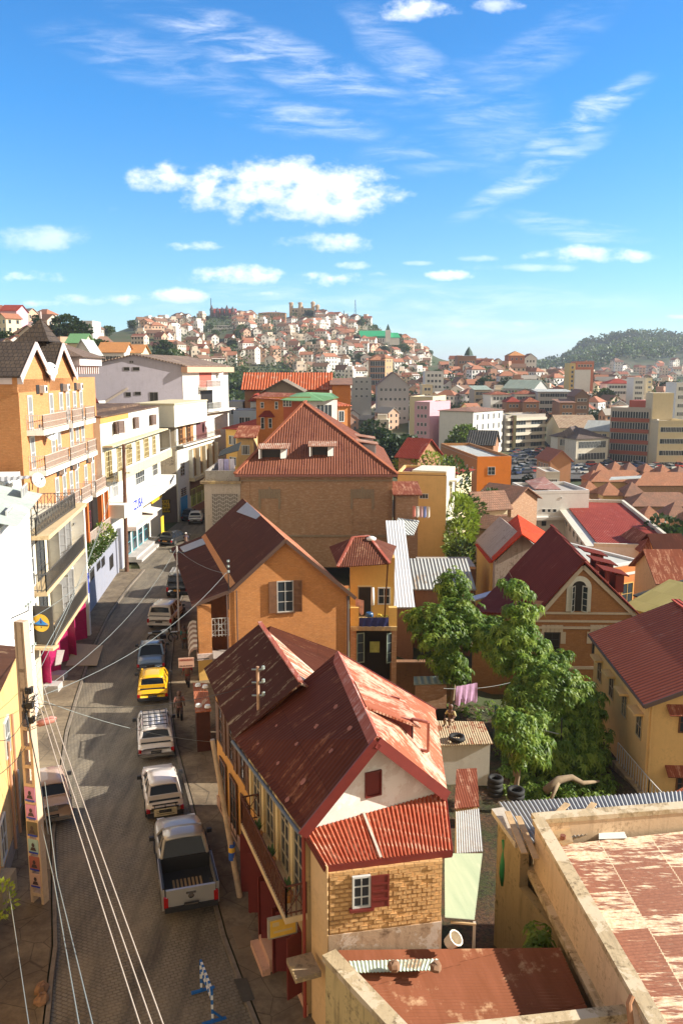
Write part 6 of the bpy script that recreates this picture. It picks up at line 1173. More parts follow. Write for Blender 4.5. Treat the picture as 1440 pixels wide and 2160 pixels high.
 mb=MB();wl.box(mb,0,wl.L,z-.1,z+.5,-9.1,-8.7);wl.box(mb,0,.3,z-.1,z+.5,-8.7,-.3);wl.box(mb,wl.L-.3,wl.L,z-.1,z+.3,-8.7,0);wl.box(mb,-.2,wl.L,z-.35,z-.1,0,.8);mb.build('parapet',[WHT2],t)
 for k in range(9):window(t,wl,1.5+k*(wl.L-3)/8,z-2.2,1.6,1.3,2,1,WHITE,GLS)
 t,w,r,z=bld('orange_flat_house','orange walled house with white trim and flat pale roof beside the arched window house','house',(1226,1200,76),(1352,1196,80),-9,plaster('deep_orange_wall',(.6,.2,.05)),13,'flat',rmat=plaster('pale_flat_roof',(.5,.5,.46),(.35,.33,.3),.4),par=.3,trim=WW)
 mb=MB();zz=w.hit(1290,1218)[1];[w.box(mb,u,u+.25,-6,zz,.003,.05)for u in(0,w.L*.55,w.L-.25)];w.box(mb,0,w.L,zz,zz+.25,.003,.06);mb.build('white_frame_trim',[WW],t)
 window(t,w,w.L*.77,zz-3,1.6,2.2,2,2,YELW,GLS)
 t,w,r,z=bld('brown_turret_house','small house with brown octagonal roof at the right edge beside the orange flat house','house',(1356,1165,88),(1392,1162,88),None,OCHRE,7,'hip',1.6,SHR,.5)
 t=thing('bright_red_roof_house','yellow walled house with a steep bright red roof and dormer','house',(17,78,-7));Y=76;a,b,c,d=D(1100,1126,74),D(1091,1085,86),D(1034,1134,87),D(1037,1183,75)
 e=D(1135,1150,73.5);f=D(1150,1122,84);mb=MB();mb.slab([d,a,b,c],.12);mb.slab([a,e,f,b],.12);split(mb,'roof',[BRT],t);w=Wall(d[:2],e[:2]);zb=-9
 mb=MB();ws=Wall(d[:2],(e.x,d.y+.4));mb.prism([ws.pt(.3,zb),ws.pt(ws.L,zb),ws.pt(ws.L,e.z-.3),ws.pt(ws.hit(1100,1126)[0],a.z-.4),ws.pt(.3,d.z-.1)],Vector((-.2,10,0)));mb.build('wall',[plaster('stained_gable',(.45,.36,.3),(.12,.08,.06),.6)],t)
 mb=MB();p=D(1019,1165,80);mb.box((p.x,76,zb),(p.x+1.6,84,p.z));mb.build('yellow_bay',[YELW],t);slabpoly(t,'bay_roof',[Vector((p.x-.2,75.8,p.z)),Vector((p.x+1.8,75.8,p.z+.2)),Vector((p.x+1.8,84,p.z+.2)),Vector((p.x-.2,84,p.z))],BRT)
 t=thing('arched_window_house','brick gabled house with a white framed arched window and large maroon roof','house',(17,60,-6));w=Wall((13.5,56.2),(20.6,56));BK=brick('tan_brick',(.42,.19,.07),(.5,.25,.1),(.3,.16,.08),.3,.1);ul,zl=w.hit(1128,1290);ur,zr=w.hit(1350,1292);ua,za=w.hit(1228,1180);bk=Vector((1.2,12.3,0))
 mb=MB();mb.prism([w.pt(.15,-8),w.pt(w.L,-8),w.pt(w.L,zr+.0),w.pt(ua,za-.3),w.pt(.15,zl+.2)],bk);mb.build('wall',[BK],t)
 A=w.pt(ua,za,.5);L_=w.pt(ul-.3,zl-.2,.5);R_=w.pt(ur+.1,zr-.3,.5);bk2=Vector((1.0,13.2,0));mb=MB();mb.slab([L_,A,A+bk2,L_+bk2],.1);mb.slab([A,R_,R_+bk2,A+bk2],.1);split(mb,'roof',[MRN],t)
 q0,q1,q2,q3=L_+bk2*.25,L_+bk2,D(1060,1222,68),D(995,1262,60);slabpoly(t,'low_roof',[L_+bk2*.05+Vector((0,0,-.05)),L_+bk2+Vector((0,0,-.05)),D(1058,1225,69),D(990,1290,57)],MRN);mb=MB();mb.bar(D(990,1265,60),D(1062,1244,66),.8,.1);mb.build('pale_flashing',[paint('lilac_sheet',(.5,.5,.6),.6)],t)
 mb=MB();foot(mb,[(D(1000,1290,57).x,57.5),(13.7,57.5),(14.6,67),(D(1060,1225,68).x,67)],-8,D(990,1290,57).z-.2);mb.build('low_wall',[BK],t)
 mb=MB();mb.bar(A+Vector((0,0,.05)),A+bk2+Vector((0,0,.05)),.25,.1);mb.build('ridge_cap',[MRN],t)
 WT=plaster('pale_stone_trim',(.62,.52,.42),(.35,.25,.18),.3)
 mb=MB();mb.bar(w.pt(ul+.1,zl-.45,.15),w.pt(ua,za-.45,.15),.2,.28);mb.bar(w.pt(ua,za-.45,.15),w.pt(ur-.2,zr-.4,.15),.2,.28);split(mb,'raking_trim',[WT],t)
 uc=w.hit(1219,1260)[0];zb_,zt_=w.hit(1219,1289)[1],w.hit(1219,1232)[1];mb=MB();r=.5;cz=zt_-.25;n=12
 arc=[(uc+(r+k)*math.cos(math.pi*i/n),cz+(r+k)*math.sin(math.pi*i/n))for k in(0,)for i in range(n+1)];outer=[(uc+(r+.35)*math.cos(math.pi*i/n),cz+(r+.35)*math.sin(math.pi*i/n))for i in range(n+1)]
 for i in range(n):mb.prism([w.pt(*arc[i],.01),w.pt(*outer[i],.01),w.pt(*outer[i+1],.01),w.pt(*arc[i+1],.01)],w.n*.12)
 w.box(mb,uc-.85,uc-.5,zb_,cz,.01,.13);w.box(mb,uc+.5,uc+.85,zb_,cz,.01,.13);mb.build('arch_surround',[WHT],t)
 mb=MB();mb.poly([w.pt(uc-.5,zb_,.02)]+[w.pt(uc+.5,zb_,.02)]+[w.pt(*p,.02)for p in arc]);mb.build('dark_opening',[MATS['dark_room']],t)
 for s in(-1,1):o=window(t,w,uc+s*.42,zb_,.5,cz-zb_+.15,1,4,WHITE,GLS,.06,.04,name='casement',off=.2);o.rotation_euler.z+=-s*.9
 for y in(1291,1308):zz=w.hit(1219,y)[1];mb=MB();w.box(mb,.15,w.L-.0,zz-.14,zz+.0,.003,.1);mb.build('string_course',[WT],t)
 z5=w.hit(1250,1310)[1];mb=MB();w.box(mb,.15,w.L,z5-.55,z5-.4,.003,.16);mb.build('cornice',[WT],t)
 for x in(1163,1265):u=w.hit(x,1350)[0];z0_,z1_=w.hit(x,1378)[1],w.hit(x,1334)[1];window(t,w,u,z0_,1.1,z1_-z0_,2,3,paint('dark_frame',(.05,.05,.05)),MATS['dark_room'],.06,.05);mb=MB();[w.box(mb,u-.75+k*.3,u-.75+k*.3+.27,z1_+.05,z1_+.55,.003,.1)for k in range(5)];w.box(mb,u-.95,u-.6,z1_-.8,z1_+.05,.003,.08);w.box(mb,u+.6,u+.95,z1_-.8,z1_+.05,.003,.08);mb.build('lintel',[WT],t)
 zz=w.hit(1219,1405)[1];mb=MB();w.box(mb,.15,w.L,zz-.2,zz,.003,.1);mb.build('string_course',[WT],t)
 for k,(fr_,zo)in enumerate(((.25,.0),(.5,.0),(.75,0))):p=A.lerp(R_,.42)+bk2*(.25+.24*k);mb=MB();mb.slab([p+Vector((0,-1,.55)),p+Vector((0,.9,.55)),p+Vector((1.9,.9,.1)),p+Vector((1.9,-1,.1))],.08);d=mb.build('dormer',[MRN],t);mb=MB();mb.box(p+Vector((1.0,-.8,-1.2)),p+Vector((1.6,.7,.1)));mb.build('dormer_wall',[REDP],d)
 t=thing('right_yellow_house','yellow house with a long ribbed red roof and hooded windows at the right edge','house',(17,42,-3.5));E0,E1_,=G(1358,1487,1.54),G(1240,1336,1.54);R0,R1=G(1480,1300,4.4),D(1306,1262,58)
 ev=(E1_-E0);evn=ev.normalized();pr=Vector((evn.y,-evn.x,0));pr=pr if pr.x>0 else-pr;hw=5.2
 ra,rb=E0+pr*hw+Vector((0,0,2.2)),E1_+pr*hw+Vector((0,0,2.2));rc,rd=E0+pr*hw*2,E1_+pr*hw*2;RY=sheet('ribbed_red',(.33,.085,.05),(.42,.12,.07),(.5,.28,.2),.12,.32,seam=False,bmp=.6,trough_shade=.75)
 mb=MB();mb.slab([E0,E1_,rb,ra],.08);mb.build('roof',[RY],t);mb=MB();mb.slab([rc,rd,rb,ra],.08);mb.build('roof',[RY],t)
 mb=MB();mb.bar(ra+Vector((0,0,.06)),rb+Vector((0,0,.06)),.5,.08);mb.build('ridge_cap',[REDR],t)
 mb=MB();mb.bar(E0-Vector((0,0,.1)),ra-Vector((0,0,.12)),.06,.22);mb.bar(E0-Vector((0,0,.1)),E1_-Vector((0,0,.1)),.1,.14);split(mb,'gutter',[paint('dark_pipe')],t)
 i0,i1=E0+pr*.35+evn*.35,E1_+pr*.35-evn*.3;o0,o1=rc-pr*.3+evn*.35,rd-pr*.3-evn*.3;YW=plaster('pale_yellow_wall',(.72,.48,.2),(.4,.28,.12),.25);mb=MB();mb.prism([Vector((i0.x,i0.y,-8)),Vector((o0.x,o0.y,-8)),Vector((o0.x,o0.y,1.45)),Vector(((i0.x+o0.x)/2,(i0.y+o0.y)/2,3.45)),Vector((i0.x,i0.y,1.45))],i1-i0);mb.build('wall',[YW],t)
 sw_=Wall(i1[:2],i0[:2])
 for k in range(4):window(t,sw_,1.5+k*2.6,-.9,.9,1.3,2,2,paint('pale_wood'),GLS,.06,.05);mb=MB();sw_.box(mb,.9+k*2.6,2.1+k*2.6,.5,.62,0,.5);mb.build('window_hood',[YW],t)
 fw_=Wall(i0[:2],o0[:2]);
 for x0,y0,x1,y1 in((1430,1502,1452,1545),(1424,1630,1450,1675)):u,zz,ww,h=fw_.rect(x0,y0,x1,y1);window(t,fw_,u,zz,ww,h,2,2,WOODB,GLS,shutters=None);mb=MB();mb.slab([fw_.pt(u-.9,zz+h+.05,.6),fw_.pt(u+.9,zz+h+.05,.6),fw_.pt(u+.9,zz+h+.4,0),fw_.pt(u-.9,zz+h+.4,0)],.06);mb.build('window_hood',[SHR],t)
 u=fw_.hit(1362,1600)[0];mb=MB();mb.tube([fw_.pt(.15,-7,.08),fw_.pt(.15,1.4,.08)],.05,n=8);mb.build('downpipe',[YW],t)
 z=fw_.hit(1440,1690)[1];mb=MB();mb.slab([G(1385,1690,-2),G(1440,1660,-2),G(1500,1660,-2),G(1480,1695,-2)],.1);mb.build('porch_roof',[SHR],t)
 rp=[G(1303,1565,-2.2),G(1306,1600,-2.8),G(1360,1672,-2.8)];fn=thing('white_railing','white iron railing along the ramp beside the right yellow house','railing',rp[1]);mb=MB();rail([(p.x,p.y)for p in(G(1300,1610,-3.4),G(1365,1690,-3.4),G(1400,1730,-3.4))],-3.4,1.2,mb,.3,.02);mb.build('bars',[WIRON],fn);mb=MB();a,b=G(1296,1612,-3.5),G(1400,1740,-3.5);mb.bar(a,b,.4,.5);mb.build('kerb',[CONC],fn)
def GYRD():return sheet('greybrown_roof2',(.22,.18,.14),(.3,.25,.2),(.42,.34,.25),.3,.3)
def GREYSH2():return sheet('grey_long_sheet',(.36,.37,.36),(.45,.45,.43),(.3,.22,.15),.25,.3,bmp=1)
mids()
# market hall roofs, plaza and the town behind
def pyramid(x,y,hw,hd,z,rh,mat,lab,k):
 t=thing('market_pavilion',lab,'market hall',(x,y,z-5),'tiled market pavilions');mb=MB();mb.box((x-hw*.85,y-hd*.85,z-5),(x+hw*.85,y+hd*.85,z-.05));mb.build('wall',[BRICKB if k%3 else CREAM],t)
 q=[Vector((x-hw,y-hd,z)),Vector((x+hw,y-hd,z)),Vector((x+hw,y+hd,z)),Vector((x-hw,y+hd,z))];mb=MB();i=min(hw,hd)
 if hw>hd*1.2:a,b=Vector((x-hw+hd,y,z+rh)),Vector((x+hw-hd,y,z+rh));fs=[[q[0],q[1],b,a],[q[1],q[2],b],[q[2],q[3],a,b],[q[3],q[0],a]]
 else:a=Vector((x,y,z+rh));fs=[[q[0],q[1],a],[q[1],q[2],a],[q[2],q[3],a],[q[3],q[0],a]]
 for f in fs:mb.slab(f,.12)
 mb.build('roof',[mat],t);return t
def rw_(py):return 'front' if py>1110 else 'second' if py>1070 else 'third' if py>1025 else 'back'
def market():
 rr=random.Random(11);zt=-6.5;pos=['nearest','second','third','fourth','fifth','farthest']
 spec=[(1300,1140,30,1),(1352,1130,30,1),(1405,1140,34,1),(1455,1140,30,1),(1262,1075,24,1),(1310,1095,26,1),(1365,1098,30,1),(1420,1090,30,1),(1240,1035,20,1),(1282,1040,22,1),(1330,1042,24,1),(1250,1010,18,1),(1300,1012,60,2),(1392,1062,70,2),(1262,992,15,1),(1295,988,14,1),(1325,990,14,1),(1360,992,14,1),(1395,995,14,1),(1430,998,14,1),(1400,1020,70,2),(1232,1060,16,1),(1470,1095,30,1),(1470,1050,26,1)]
 for k,(px,py,hwp,sh_)in enumerate(spec):
  z=-7.5;p=G(px,py,z);hw=hwp*p.y/FPX*1.1;hd=hw if sh_==1 else hw*.32;row=rw_(py)
  n=sum(1 for q in spec if q[0]<px and rw_(q[1])==row)
  pyramid(p.x,p.y,hw,max(hd,3.5),z,(hw if sh_==1 else hd)*1.0,(TRF,TRB,TRF)[k%3],'%s %s tiled market roof from the left in the %s row'%(('first','second','third','fourth','fifth','sixth','seventh','eighth','ninth','tenth')[n],'long ridged' if sh_==2 else 'pyramid',row),k)
 p=G(1330,1008,-2.5);mb=MB();mb.slab([G(1284,1012,-3),G(1350,1008,-3),G(1352,1003,-3),G(1288,1006,-3)],.1);tag(mb.build('skylight_sheet',[GYR],origin=p),'pale metal skylight sheet on the long market roof','skylight')
market()
def town():
 O3=plaster('office_redbrown',(.32,.09,.05),(.15,.06,.04),.3);STN=plaster('office_concrete',(.42,.38,.33),(.2,.17,.14),.4);BR3=plaster('scaffold_brown',(.35,.17,.1))
 t,w,r,z=bld('red_brown_office','six storey office block with red brown bands and dark glazing above the market plaza','office block',(1287,868,270),(1372,862,262),-13,STN,16,'flat',rmat=CONCR,par=.8)
 for k in range(5):
  zz=z-2.2-k*3.5;mb=MB();w.box(mb,.3,w.L-.3,zz-1.5,zz-.3,.003,.35);mb.build('red_band',[O3],t);mb=MB();w.box(mb,.5,w.L-.5,zz-.25,zz+1.7,.003,.08);g=mb.build('window_band',[GLS],t)
  mb=MB();[w.box(mb,.5+(w.L-1)*i/14-.06,.5+(w.L-1)*i/14+.06,zz-.25,zz+1.7,.08,.16)for i in range(15)];mb.build('mullions',[WHITE],g)
 mb=MB();w.box(mb,-1.5,w.L+1,z-20.6,z-20,0,3);mb.build('canopy',[STN],t);mb=MB();w.box(mb,0,w.L,z-24,z-20.6,.003,.1);mb.build('dark_shopfront',[MATS['dark_room']],t);mb=MB();w.box(mb,w.L*.35,w.L*.8,z+.8,z+3,-10,-4);mb.build('roof_house',[paint('brick_red_recess')],t)
 t,w,r,z=bld('cream_apartment_block','cream five storey apartment block right of the red brown office','apartment block',(1388,895,255),(1452,890,255),-13,CR2,14,'flat',rmat=CONCR,par=.8,wins=(5,5,2.1,1.6,1.2,3.6))
 mb=MB();w.box(mb,0,w.L*.7,z+.9,z+9,-12,-6);mb.build('blank_upper_storey',[CR2],t)
 t,w,r,z=bld('terraced_concrete_block','five storey concrete block with open pale balconies above the car park','apartment block',(1066,882,300),(1150,872,310),-13,STN,12,'flat',rmat=CONCR,par=.5)
 for k in range(5):zz=z-1.1-k*2.7;mb=MB();w.box(mb,.2,w.L-.1,zz-.5,zz+.45,.003,.9);mb.build('balcony_band',[plaster('band_cream',(.62,.58,.48))],t);window(t,w,w.L*.3,zz-2.2,w.L*.4,1.6,6,1,WHITE,GLS);window(t,w,w.L*.78,zz-2.2,w.L*.3,1.6,4,1,WHITE,GLS)
 lw=Wall(D(1061,872,318)[:2],D(1083,878,300)[:2]);t=thing('mural_wall','reddish painted mural on the blank end wall left of the concrete block','mural',lw.pt(0,-12));zt=lw.hit(1073,874)[1];mb=MB();lw.box(mb,0,lw.L,-13,zt,-1,0);mb.build('wall',[plaster('mural_olive',(.3,.27,.14))],t);mb=MB();lw.box(mb,lw.L*.35,lw.L*.98,-8,zt-.6,.01,.05);mb.build('red_field',[paint('mural_red',(.4,.12,.08),.7,var=.3)],t)
 mb=MB();c=(lw.L*.66,zt-5);mb.poly([lw.pt(c[0]+1.5*math.cos(a*.4),c[1]+2*math.sin(a*.4),.07)for a in range(16)]);mb.build('pale_oval',[paint('mural_pale',(.62,.4,.32),.7,var=.2)],t)
 SP=[('white_department_building','large white building with rows of tall windows behind the round green tree',998,862,285,1060,870,300,WW,14,'hip',1.2,TRB,(5,4,1,2,1,3.4)),('pale_blue_shop','pale blue shop house left of the large white building',970,868,320,997,868,320,BLW,10,'flat',0,CONCR,(3,2,1.2,1.4,1,3)),('pink_block','pink four storey block beyond the dark trees',874,850,300,906,850,296,PKW,14,'flat',0,CONCR,(3,4,1,1.3,1,3)),('lilac_white_house','white house with lilac trim left of the round green tree',908,880,300,968,872,305,WW,12,'flat',0,CONCR,(7,2,1.3,1.4,1,3.2)),('grey_arch_gable','grey gabled hall with a tall arched window on the slope',795,812,400,862,812,400,plaster('bluegrey_hall',(.4,.38,.4)),16,'gable',6,TRB,(6,4,1.3,1.5,1.5,4.5)),('grey_slab_building','plain grey slab building with lime panel left of the arched gable hall',742,797,420,783,800,420,GW2,12,'flat',0,CONCR,(3,3,1.2,1.2,1,3.6)),('grid_frame_building','brown gridded frame building on the slope above the arched hall',780,762,520,812,757,520,BR3,14,'hip',3,TRF,(5,4,3,3,.6,3.9)),('tan_attached_building','tan tower house attached right of the gridded frame building',812,756,520,828,754,525,plaster('tan_wall',(.55,.36,.2)),14,'hip',2.4,TRF,(2,4,1,1.6,1,3.9)),('cream_apartments','cream and white stepped apartments at the hill foot',890,815,420,912,812,420,CR2,12,'flat',0,CONCR,(2,6,1.4,1.5,1,3)),('white_terrace_house','white terrace house above the cream stepped apartments',896,785,450,935,785,450,WW,12,'flat',0,CONCR,(4,3,1.4,1.5,1,3)),('beige_lower_block','beige blank lower block beside the cream apartments',912,845,350,940,830,372,CR2,10,'flat',0,CONCR,(1,2,1.4,1.5,1,3)),('yellow_tower_block','yellow framed tower block beside a blank white wall on the slope',1201,768,430,1213,768,430,plaster('tower_yellow',(.6,.45,.18)),10,'flat',0,CONCR,(1,6,1.2,1.4,1,2.3)),('white_blank_tower','blank white tower wall between yellow and brick towers',1213,782,428,1245,782,428,WW,10,'flat',0,CONCR,None),('brick_tower','brick tower slab right of the blank white tower wall',1214,764,442,1252,765,442,plaster('tower_brick',(.42,.15,.09)),10,'flat',0,CONCR,(5,1,1.2,1.4,1,2.3)),('white_windowed_tower','slim white tower with many windows on the right',1336,798,410,1358,800,410,WW,10,'flat',0,CONCR,(4,6,1,1.4,1,2.6)),('cream_tower','cream tower right of the slim white tower',1364,798,420,1375,800,420,CR2,9,'flat',0,CONCR,(2,5,1,1.2,1,2.6)),('red_roof_hall','white hall with a bright red hipped roof on the right slope',1280,810,440,1335,808,440,WW,12,'hip',2.6,REDR,(8,2,1.4,1.5,1,3)),('white_edge_block','white block at the right edge above the cream apartments',1426,810,300,1452,810,300,WW,10,'flat',0,CONCR,(4,4,1,1.4,1,3)),('brick_edge_block','brown brick block left of the white block at the right edge',1412,810,330,1427,812,325,BR3,10,'flat',0,CONCR,(1,3,1,1.4,1,3)),('green_grey_roof_hall','long hall with a pale grey green roof on the middle slope',1060,818,420,1125,820,410,GW2,16,'gableside',4,TEAL,(8,2,1.2,1.4,1,3)),('pale_roof_block','grey concrete block with pale corrugated roof on the middle slope',1000,822,385,1035,822,385,plaster('block_beige',(.42,.36,.28)),16,'shed',1.6,TEAL,(4,3,2,1.5,1,3)),('white_long_windows','white house with a band of dark windows on the middle slope',1085,832,370,1135,830,370,WW,10,'hip',1.6,SHR,(7,2,1.3,1.6,1,3.2)),('white_duplex','white duplex house with grey windows left of the banded white house',1035,832,370,1078,832,372,WW,10,'hip',1.4,SHR,(5,2,1.4,1.5,1,3.2)),('wide_pale_concrete','wide unfinished pale concrete house on the middle slope',1134,826,365,1205,826,365,GW2,12,'shed',.8,GYR,(6,3,2.2,1.7,.7,3.1)),('rust_brick_house','rusty brick house below the wide concrete house',1180,848,335,1212,850,335,BW,12,'shed',1,TRB,(3,2,1.1,1.3,1,3)),('dark_timber_house','dark patched house next to the rusty brick house',1212,835,340,1242,835,340,plaster('dark_patched',(.2,.13,.09)),12,'gable',2.5,TRB,(3,3,1.2,1.3,1,3)),('brick_cube_house','brown brick cube house under a red roof on the middle slope',1104,848,345,1136,848,345,BW,10,'hip',2,SHR,(3,2,1,1.3,1,3)),('maroon_roof_house','maroon roofed house left of the brown brick cube house',1068,848,350,1098,848,350,BW,10,'hip',2.2,REDR,(3,2,1,1.3,1,3)),('tan_sheet_hall','long low hall with a weathered tan sheet roof left of the office block',1180,902,300,1262,902,300,CR2,20,'gableside',4,sheet('tan_sheet',(.42,.3,.2),(.5,.38,.27),(.3,.18,.12),.35,.5),(8,1,1.4,1.8,1,3)),('pale_sheet_hall','low hall with a pale corrugated roof left of the office block',1232,905,282,1285,912,278,CR2,14,'gableside',3,GYR,(4,1,1.4,1.8,1,3)),('colonial_arcade','two storey white arcaded colonial building beside the car park',1215,925,258,1282,925,262,WHT2,14,'hip',3,sheet('slate_brown_roof',(.13,.1,.09),(.18,.14,.12),(.3,.22,.18),.2,.5),(9,2,1.2,2.2,.8,3.7)),('grey_arcade_house','grey two storey balcony house left of the white arcade',1176,920,265,1213,922,262,plaster('arcade_grey',(.42,.36,.3)),12,'hip',3,MATS['slate_brown_roof'],(5,2,1.2,2.2,.8,3.7)),('dark_roof_warehouse','brick warehouse with a long dark slate roof behind the orange block',986,935,205,1040,938,203,BW,9,'gableside',3,sheet('dark_slate',(.06,.06,.06),(.1,.1,.1),(.2,.17,.15),.2,.6),None),('tiled_corner_house','small orange house with a bright tiled gable roof on the plaza edge',1132,962,196,1160,972,188,plaster('orange_corner',(.5,.24,.12)),5,'gableside',2.2,tiles('bright_tiles',(.5,.16,.08),(.56,.2,.1),(.4,.14,.08)),(4,1,1,1.3,1,3)),('low_white_shop','low white flat shop on the plaza corner left of the market',1150,1000,165,1180,1000,165,WHT,8,'flat',0,CONCR,(3,1,1.2,1.3,1,3)),('yellow_cream_house','small cream house with a maroon roof between the orange block and yellow tenement',962,998,135,994,990,140,CR2,8,'hip',.8,REDR,(2,1,1,1.2,1,3)),('brown_tile_house','brown tiled house in front of the orange block',1008,1050,112,1078,1056,108,BRICKB,6,'gableside',1.6,TRB,(4,1,1,1.2,1,3)),('old_tile_house','old tiled hut left of the bright red roof',1010,1110,96,1060,1115,94,BRICKB,4,'gableside',1,TRB,None),('maroon_garden_house','maroon roofed house behind the yellow tenement',840,962,130,880,962,128,BW,7,'gableside',2.5,REDR,None),('ochre_garden_shed','small gabled shed among the bushes right of the yellow tenement',982,1062,102,1010,1070,99,CR2,4,'gable',1.6,TRB,None),('tin_roof_sheds','row of old tin roof sheds right of the bushes',1005,1090,100,1060,1085,100,BW,5,'shed',.8,TRB,None),('small_brown_roof_house','brown roofed hut at the right edge above the ribbed red roof',1390,1225,70,1450,1222,70,CREAM,6,'gableside',2,SHR,None),('rusty_eave_house','old plastered house with dark rusty roof at the right edge',1400,1195,84,1455,1190,84,OCHRE,8,'gableside',2.5,SHDK,(2,1,1,1.4,1,3)),('black_stained_shed','dark stained low shed with an arched opening left of the right edge',1352,1262,66,1425,1280,62,plaster('sooty_wall',(.12,.1,.08),(.04,.03,.03),.6),7,'shed',1.5,sheet('dark_slate'),None),('mossy_roof_hut','low hut with a mossy yellowish roof behind the ribbed red roof',1330,1285,60,1392,1290,58,CREAM,5,'shed',1.2,sheet('mossy_sheet',(.4,.34,.12),(.46,.38,.16)),None),('steeple_hall','brown hall with a pale front below a small dark steeple on the ridge',965,752,600,1004,752,600,plaster('hall_brown',(.3,.16,.1)),16,'flat',0,TRB,(6,1,1.4,2,3,5)),('orange_roof_cube','brick cube with an orange hipped roof on the ridge',1072,750,580,1106,750,580,plaster('cube_brick',(.42,.16,.08)),14,'hip',3.2,tiles('orange_tiles',(.6,.26,.08),(.66,.3,.1),(.5,.22,.08)),(3,2,1.2,1.6,1.5,4)),('white_gable_ridge','white gabled house right of the orange roofed cube on the ridge',1106,754,580,1131,756,580,WW,12,'gable',3,TRB,(3,2,1.2,1.6,1.5,4)),('white_orange_roof_house','long white house with an orange tiled roof above the lilac gable',207,742,210,262,742,210,WW,9,'gableside',2.4,tiles('orange_tiles'),(5,1,1,1.2,1,3)),('orange_roof_annex','orange tiled annex right of the long white house',256,744,216,298,742,216,CR2,9,'gableside',2,MATS['orange_tiles'],(3,1,1,1.2,1,3)),('red_palace_house','pink house with a red roof on the left skyline',0,655,330,35,655,330,PKW,12,'gableside',2.5,REDR,(4,2,1,1.4,1,3)),('white_turret_villa','white flat villa with balconies among trees on the left skyline',160,680,350,195,678,350,WW,12,'flat',0,CONCR,(4,4,1.4,1.6,1,3)),('green_eave_house','house with a green gutter below the left hill trees',142,722,190,175,722,190,CR2,8,'gableside',2,GRR,None),('white_gable_pair','white gabled house left of the orange tiled house',158,742,180,190,742,180,WW,8,'gable',2.6,GYR,None)]
 for nm,lab,x0,y0,Y0,x1,y1,Y1,wm,dp,rf,rh,rm,wn in SP:bld(nm,lab,'house' if 'house' in nm or 'hut' in nm or 'shed' in nm else 'building',(x0,y0,Y0),(x1,y1,Y1),None,wm,dp,rf,rh,rm,.5,wins=wn,par=.5 if rf=='flat' else 0)
 sp=D(988,750,602);t=thing('dark_steeple','small dark pointed steeple above the brown hall on the ridge','steeple',sp);mb=MB();mb.lathe(sp,[(3.4,0),(2.2,3),(0.05,D(988,731,602).z-sp.z)],n=8);mb.build('spire',[paint('dark_green_spire',(.04,.08,.06),.7)],t)
town()
# the hill town
def far_house_mesh(k,rr):
 """one small house as a single mesh: walls, roof, dark openings"""
 walls=[(.78,.75,.7),(.74,.66,.54),(.52,.3,.2),(.64,.42,.3),(.76,.74,.74),(.62,.52,.42),(.74,.62,.42),(.42,.24,.17)]
 roofs=[(.27,.09,.05),(.2,.11,.07),(.36,.15,.085),(.15,.06,.045),(.38,.35,.31)]
 wc=walls[k%8];rc=roofs[(k//2)%5];n_=k%8;L=rr.uniform(6,11.5);W_=rr.uniform(5.5,8);H=rr.choice([3.2,5.6,6.2,8.6]);rh=rr.uniform(1.6,3.2);b=5;mb=MB()
 wm=plaster('far_wall_%d'%n_,wc,(.25,.18,.12),.2,0);rm=plaster('far_roof_%d'%((k//2)%5),rc,c3(rc,.6),.3,0)
 if k%6==5:mb.box((-L/2,-W_/2,-b),(L/2,W_/2,H));mb.box((-L/4,-W_/3,H+.01),(L/3,W_/3,H+2.2));rm2=rm
 elif k%6==4:
  mb.box((-L/2,-W_/2,-b),(L/2,W_/2,H));o=.5;q=[Vector((-L/2-o,-W_/2-o,H+.02)),Vector((L/2+o,-W_/2-o,H+.02)),Vector((L/2+o,W_/2+o,H+.02)),Vector((-L/2-o,W_/2+o,H+.02))];a,c=Vector((-L/2+W_/2,0,H+rh)),Vector((L/2-W_/2,0,H+rh))
  for f in([q[0],q[1],c,a],[q[1],q[2],c],[q[2],q[3],a,c],[q[3],q[0],a]):mb.slab(f,.2,1)
 else:
  mb.prism([Vector((-L/2,-W_/2,-b)),Vector((-L/2,W_/2,-b)),Vector((-L/2,W_/2,H)),Vector((-L/2,0,H+rh)),Vector((-L/2,-W_/2,H))],Vector((L,0,0)))
  for s in(-1,1):mb.slab([Vector((-L/2-.4,s*(W_/2+.5),H-.3)),Vector((L/2+.4,s*(W_/2+.5),H-.3)),Vector((L/2+.4,0,H+rh+.12)),Vector((-L/2-.4,0,H+rh+.12))],.2,1)
 nf=max(1,int(H/2.8))
 for f in range(nf):
  for i in range(max(2,int(L/2.4))):
   x=-L/2+(i+.5)*L/max(2,int(L/2.4));z=.9+f*2.8
   for s in(-1,1):mb.box((x-.5,s*(W_/2+.02)-.02,z),(x+.5,s*(W_/2+.02)+.02,z+1.3),2)
  for s in(-1,1):
   for y in(-W_/4,W_/4):mb.box((s*(L/2+.02)-.02,y-.45,.9+f*2.8),(s*(L/2+.02)+.02,y+.45,2.2+f*2.8),2)
 return mb,[wm,rm,MATS['window_glass']],('white','cream','brick','orange','chalky','tan','yellow','brown')[n_],(('red','brown','orange','maroon','grey')[(k//2)%5]+' roof')if k%6!=5 else 'flat roof',H
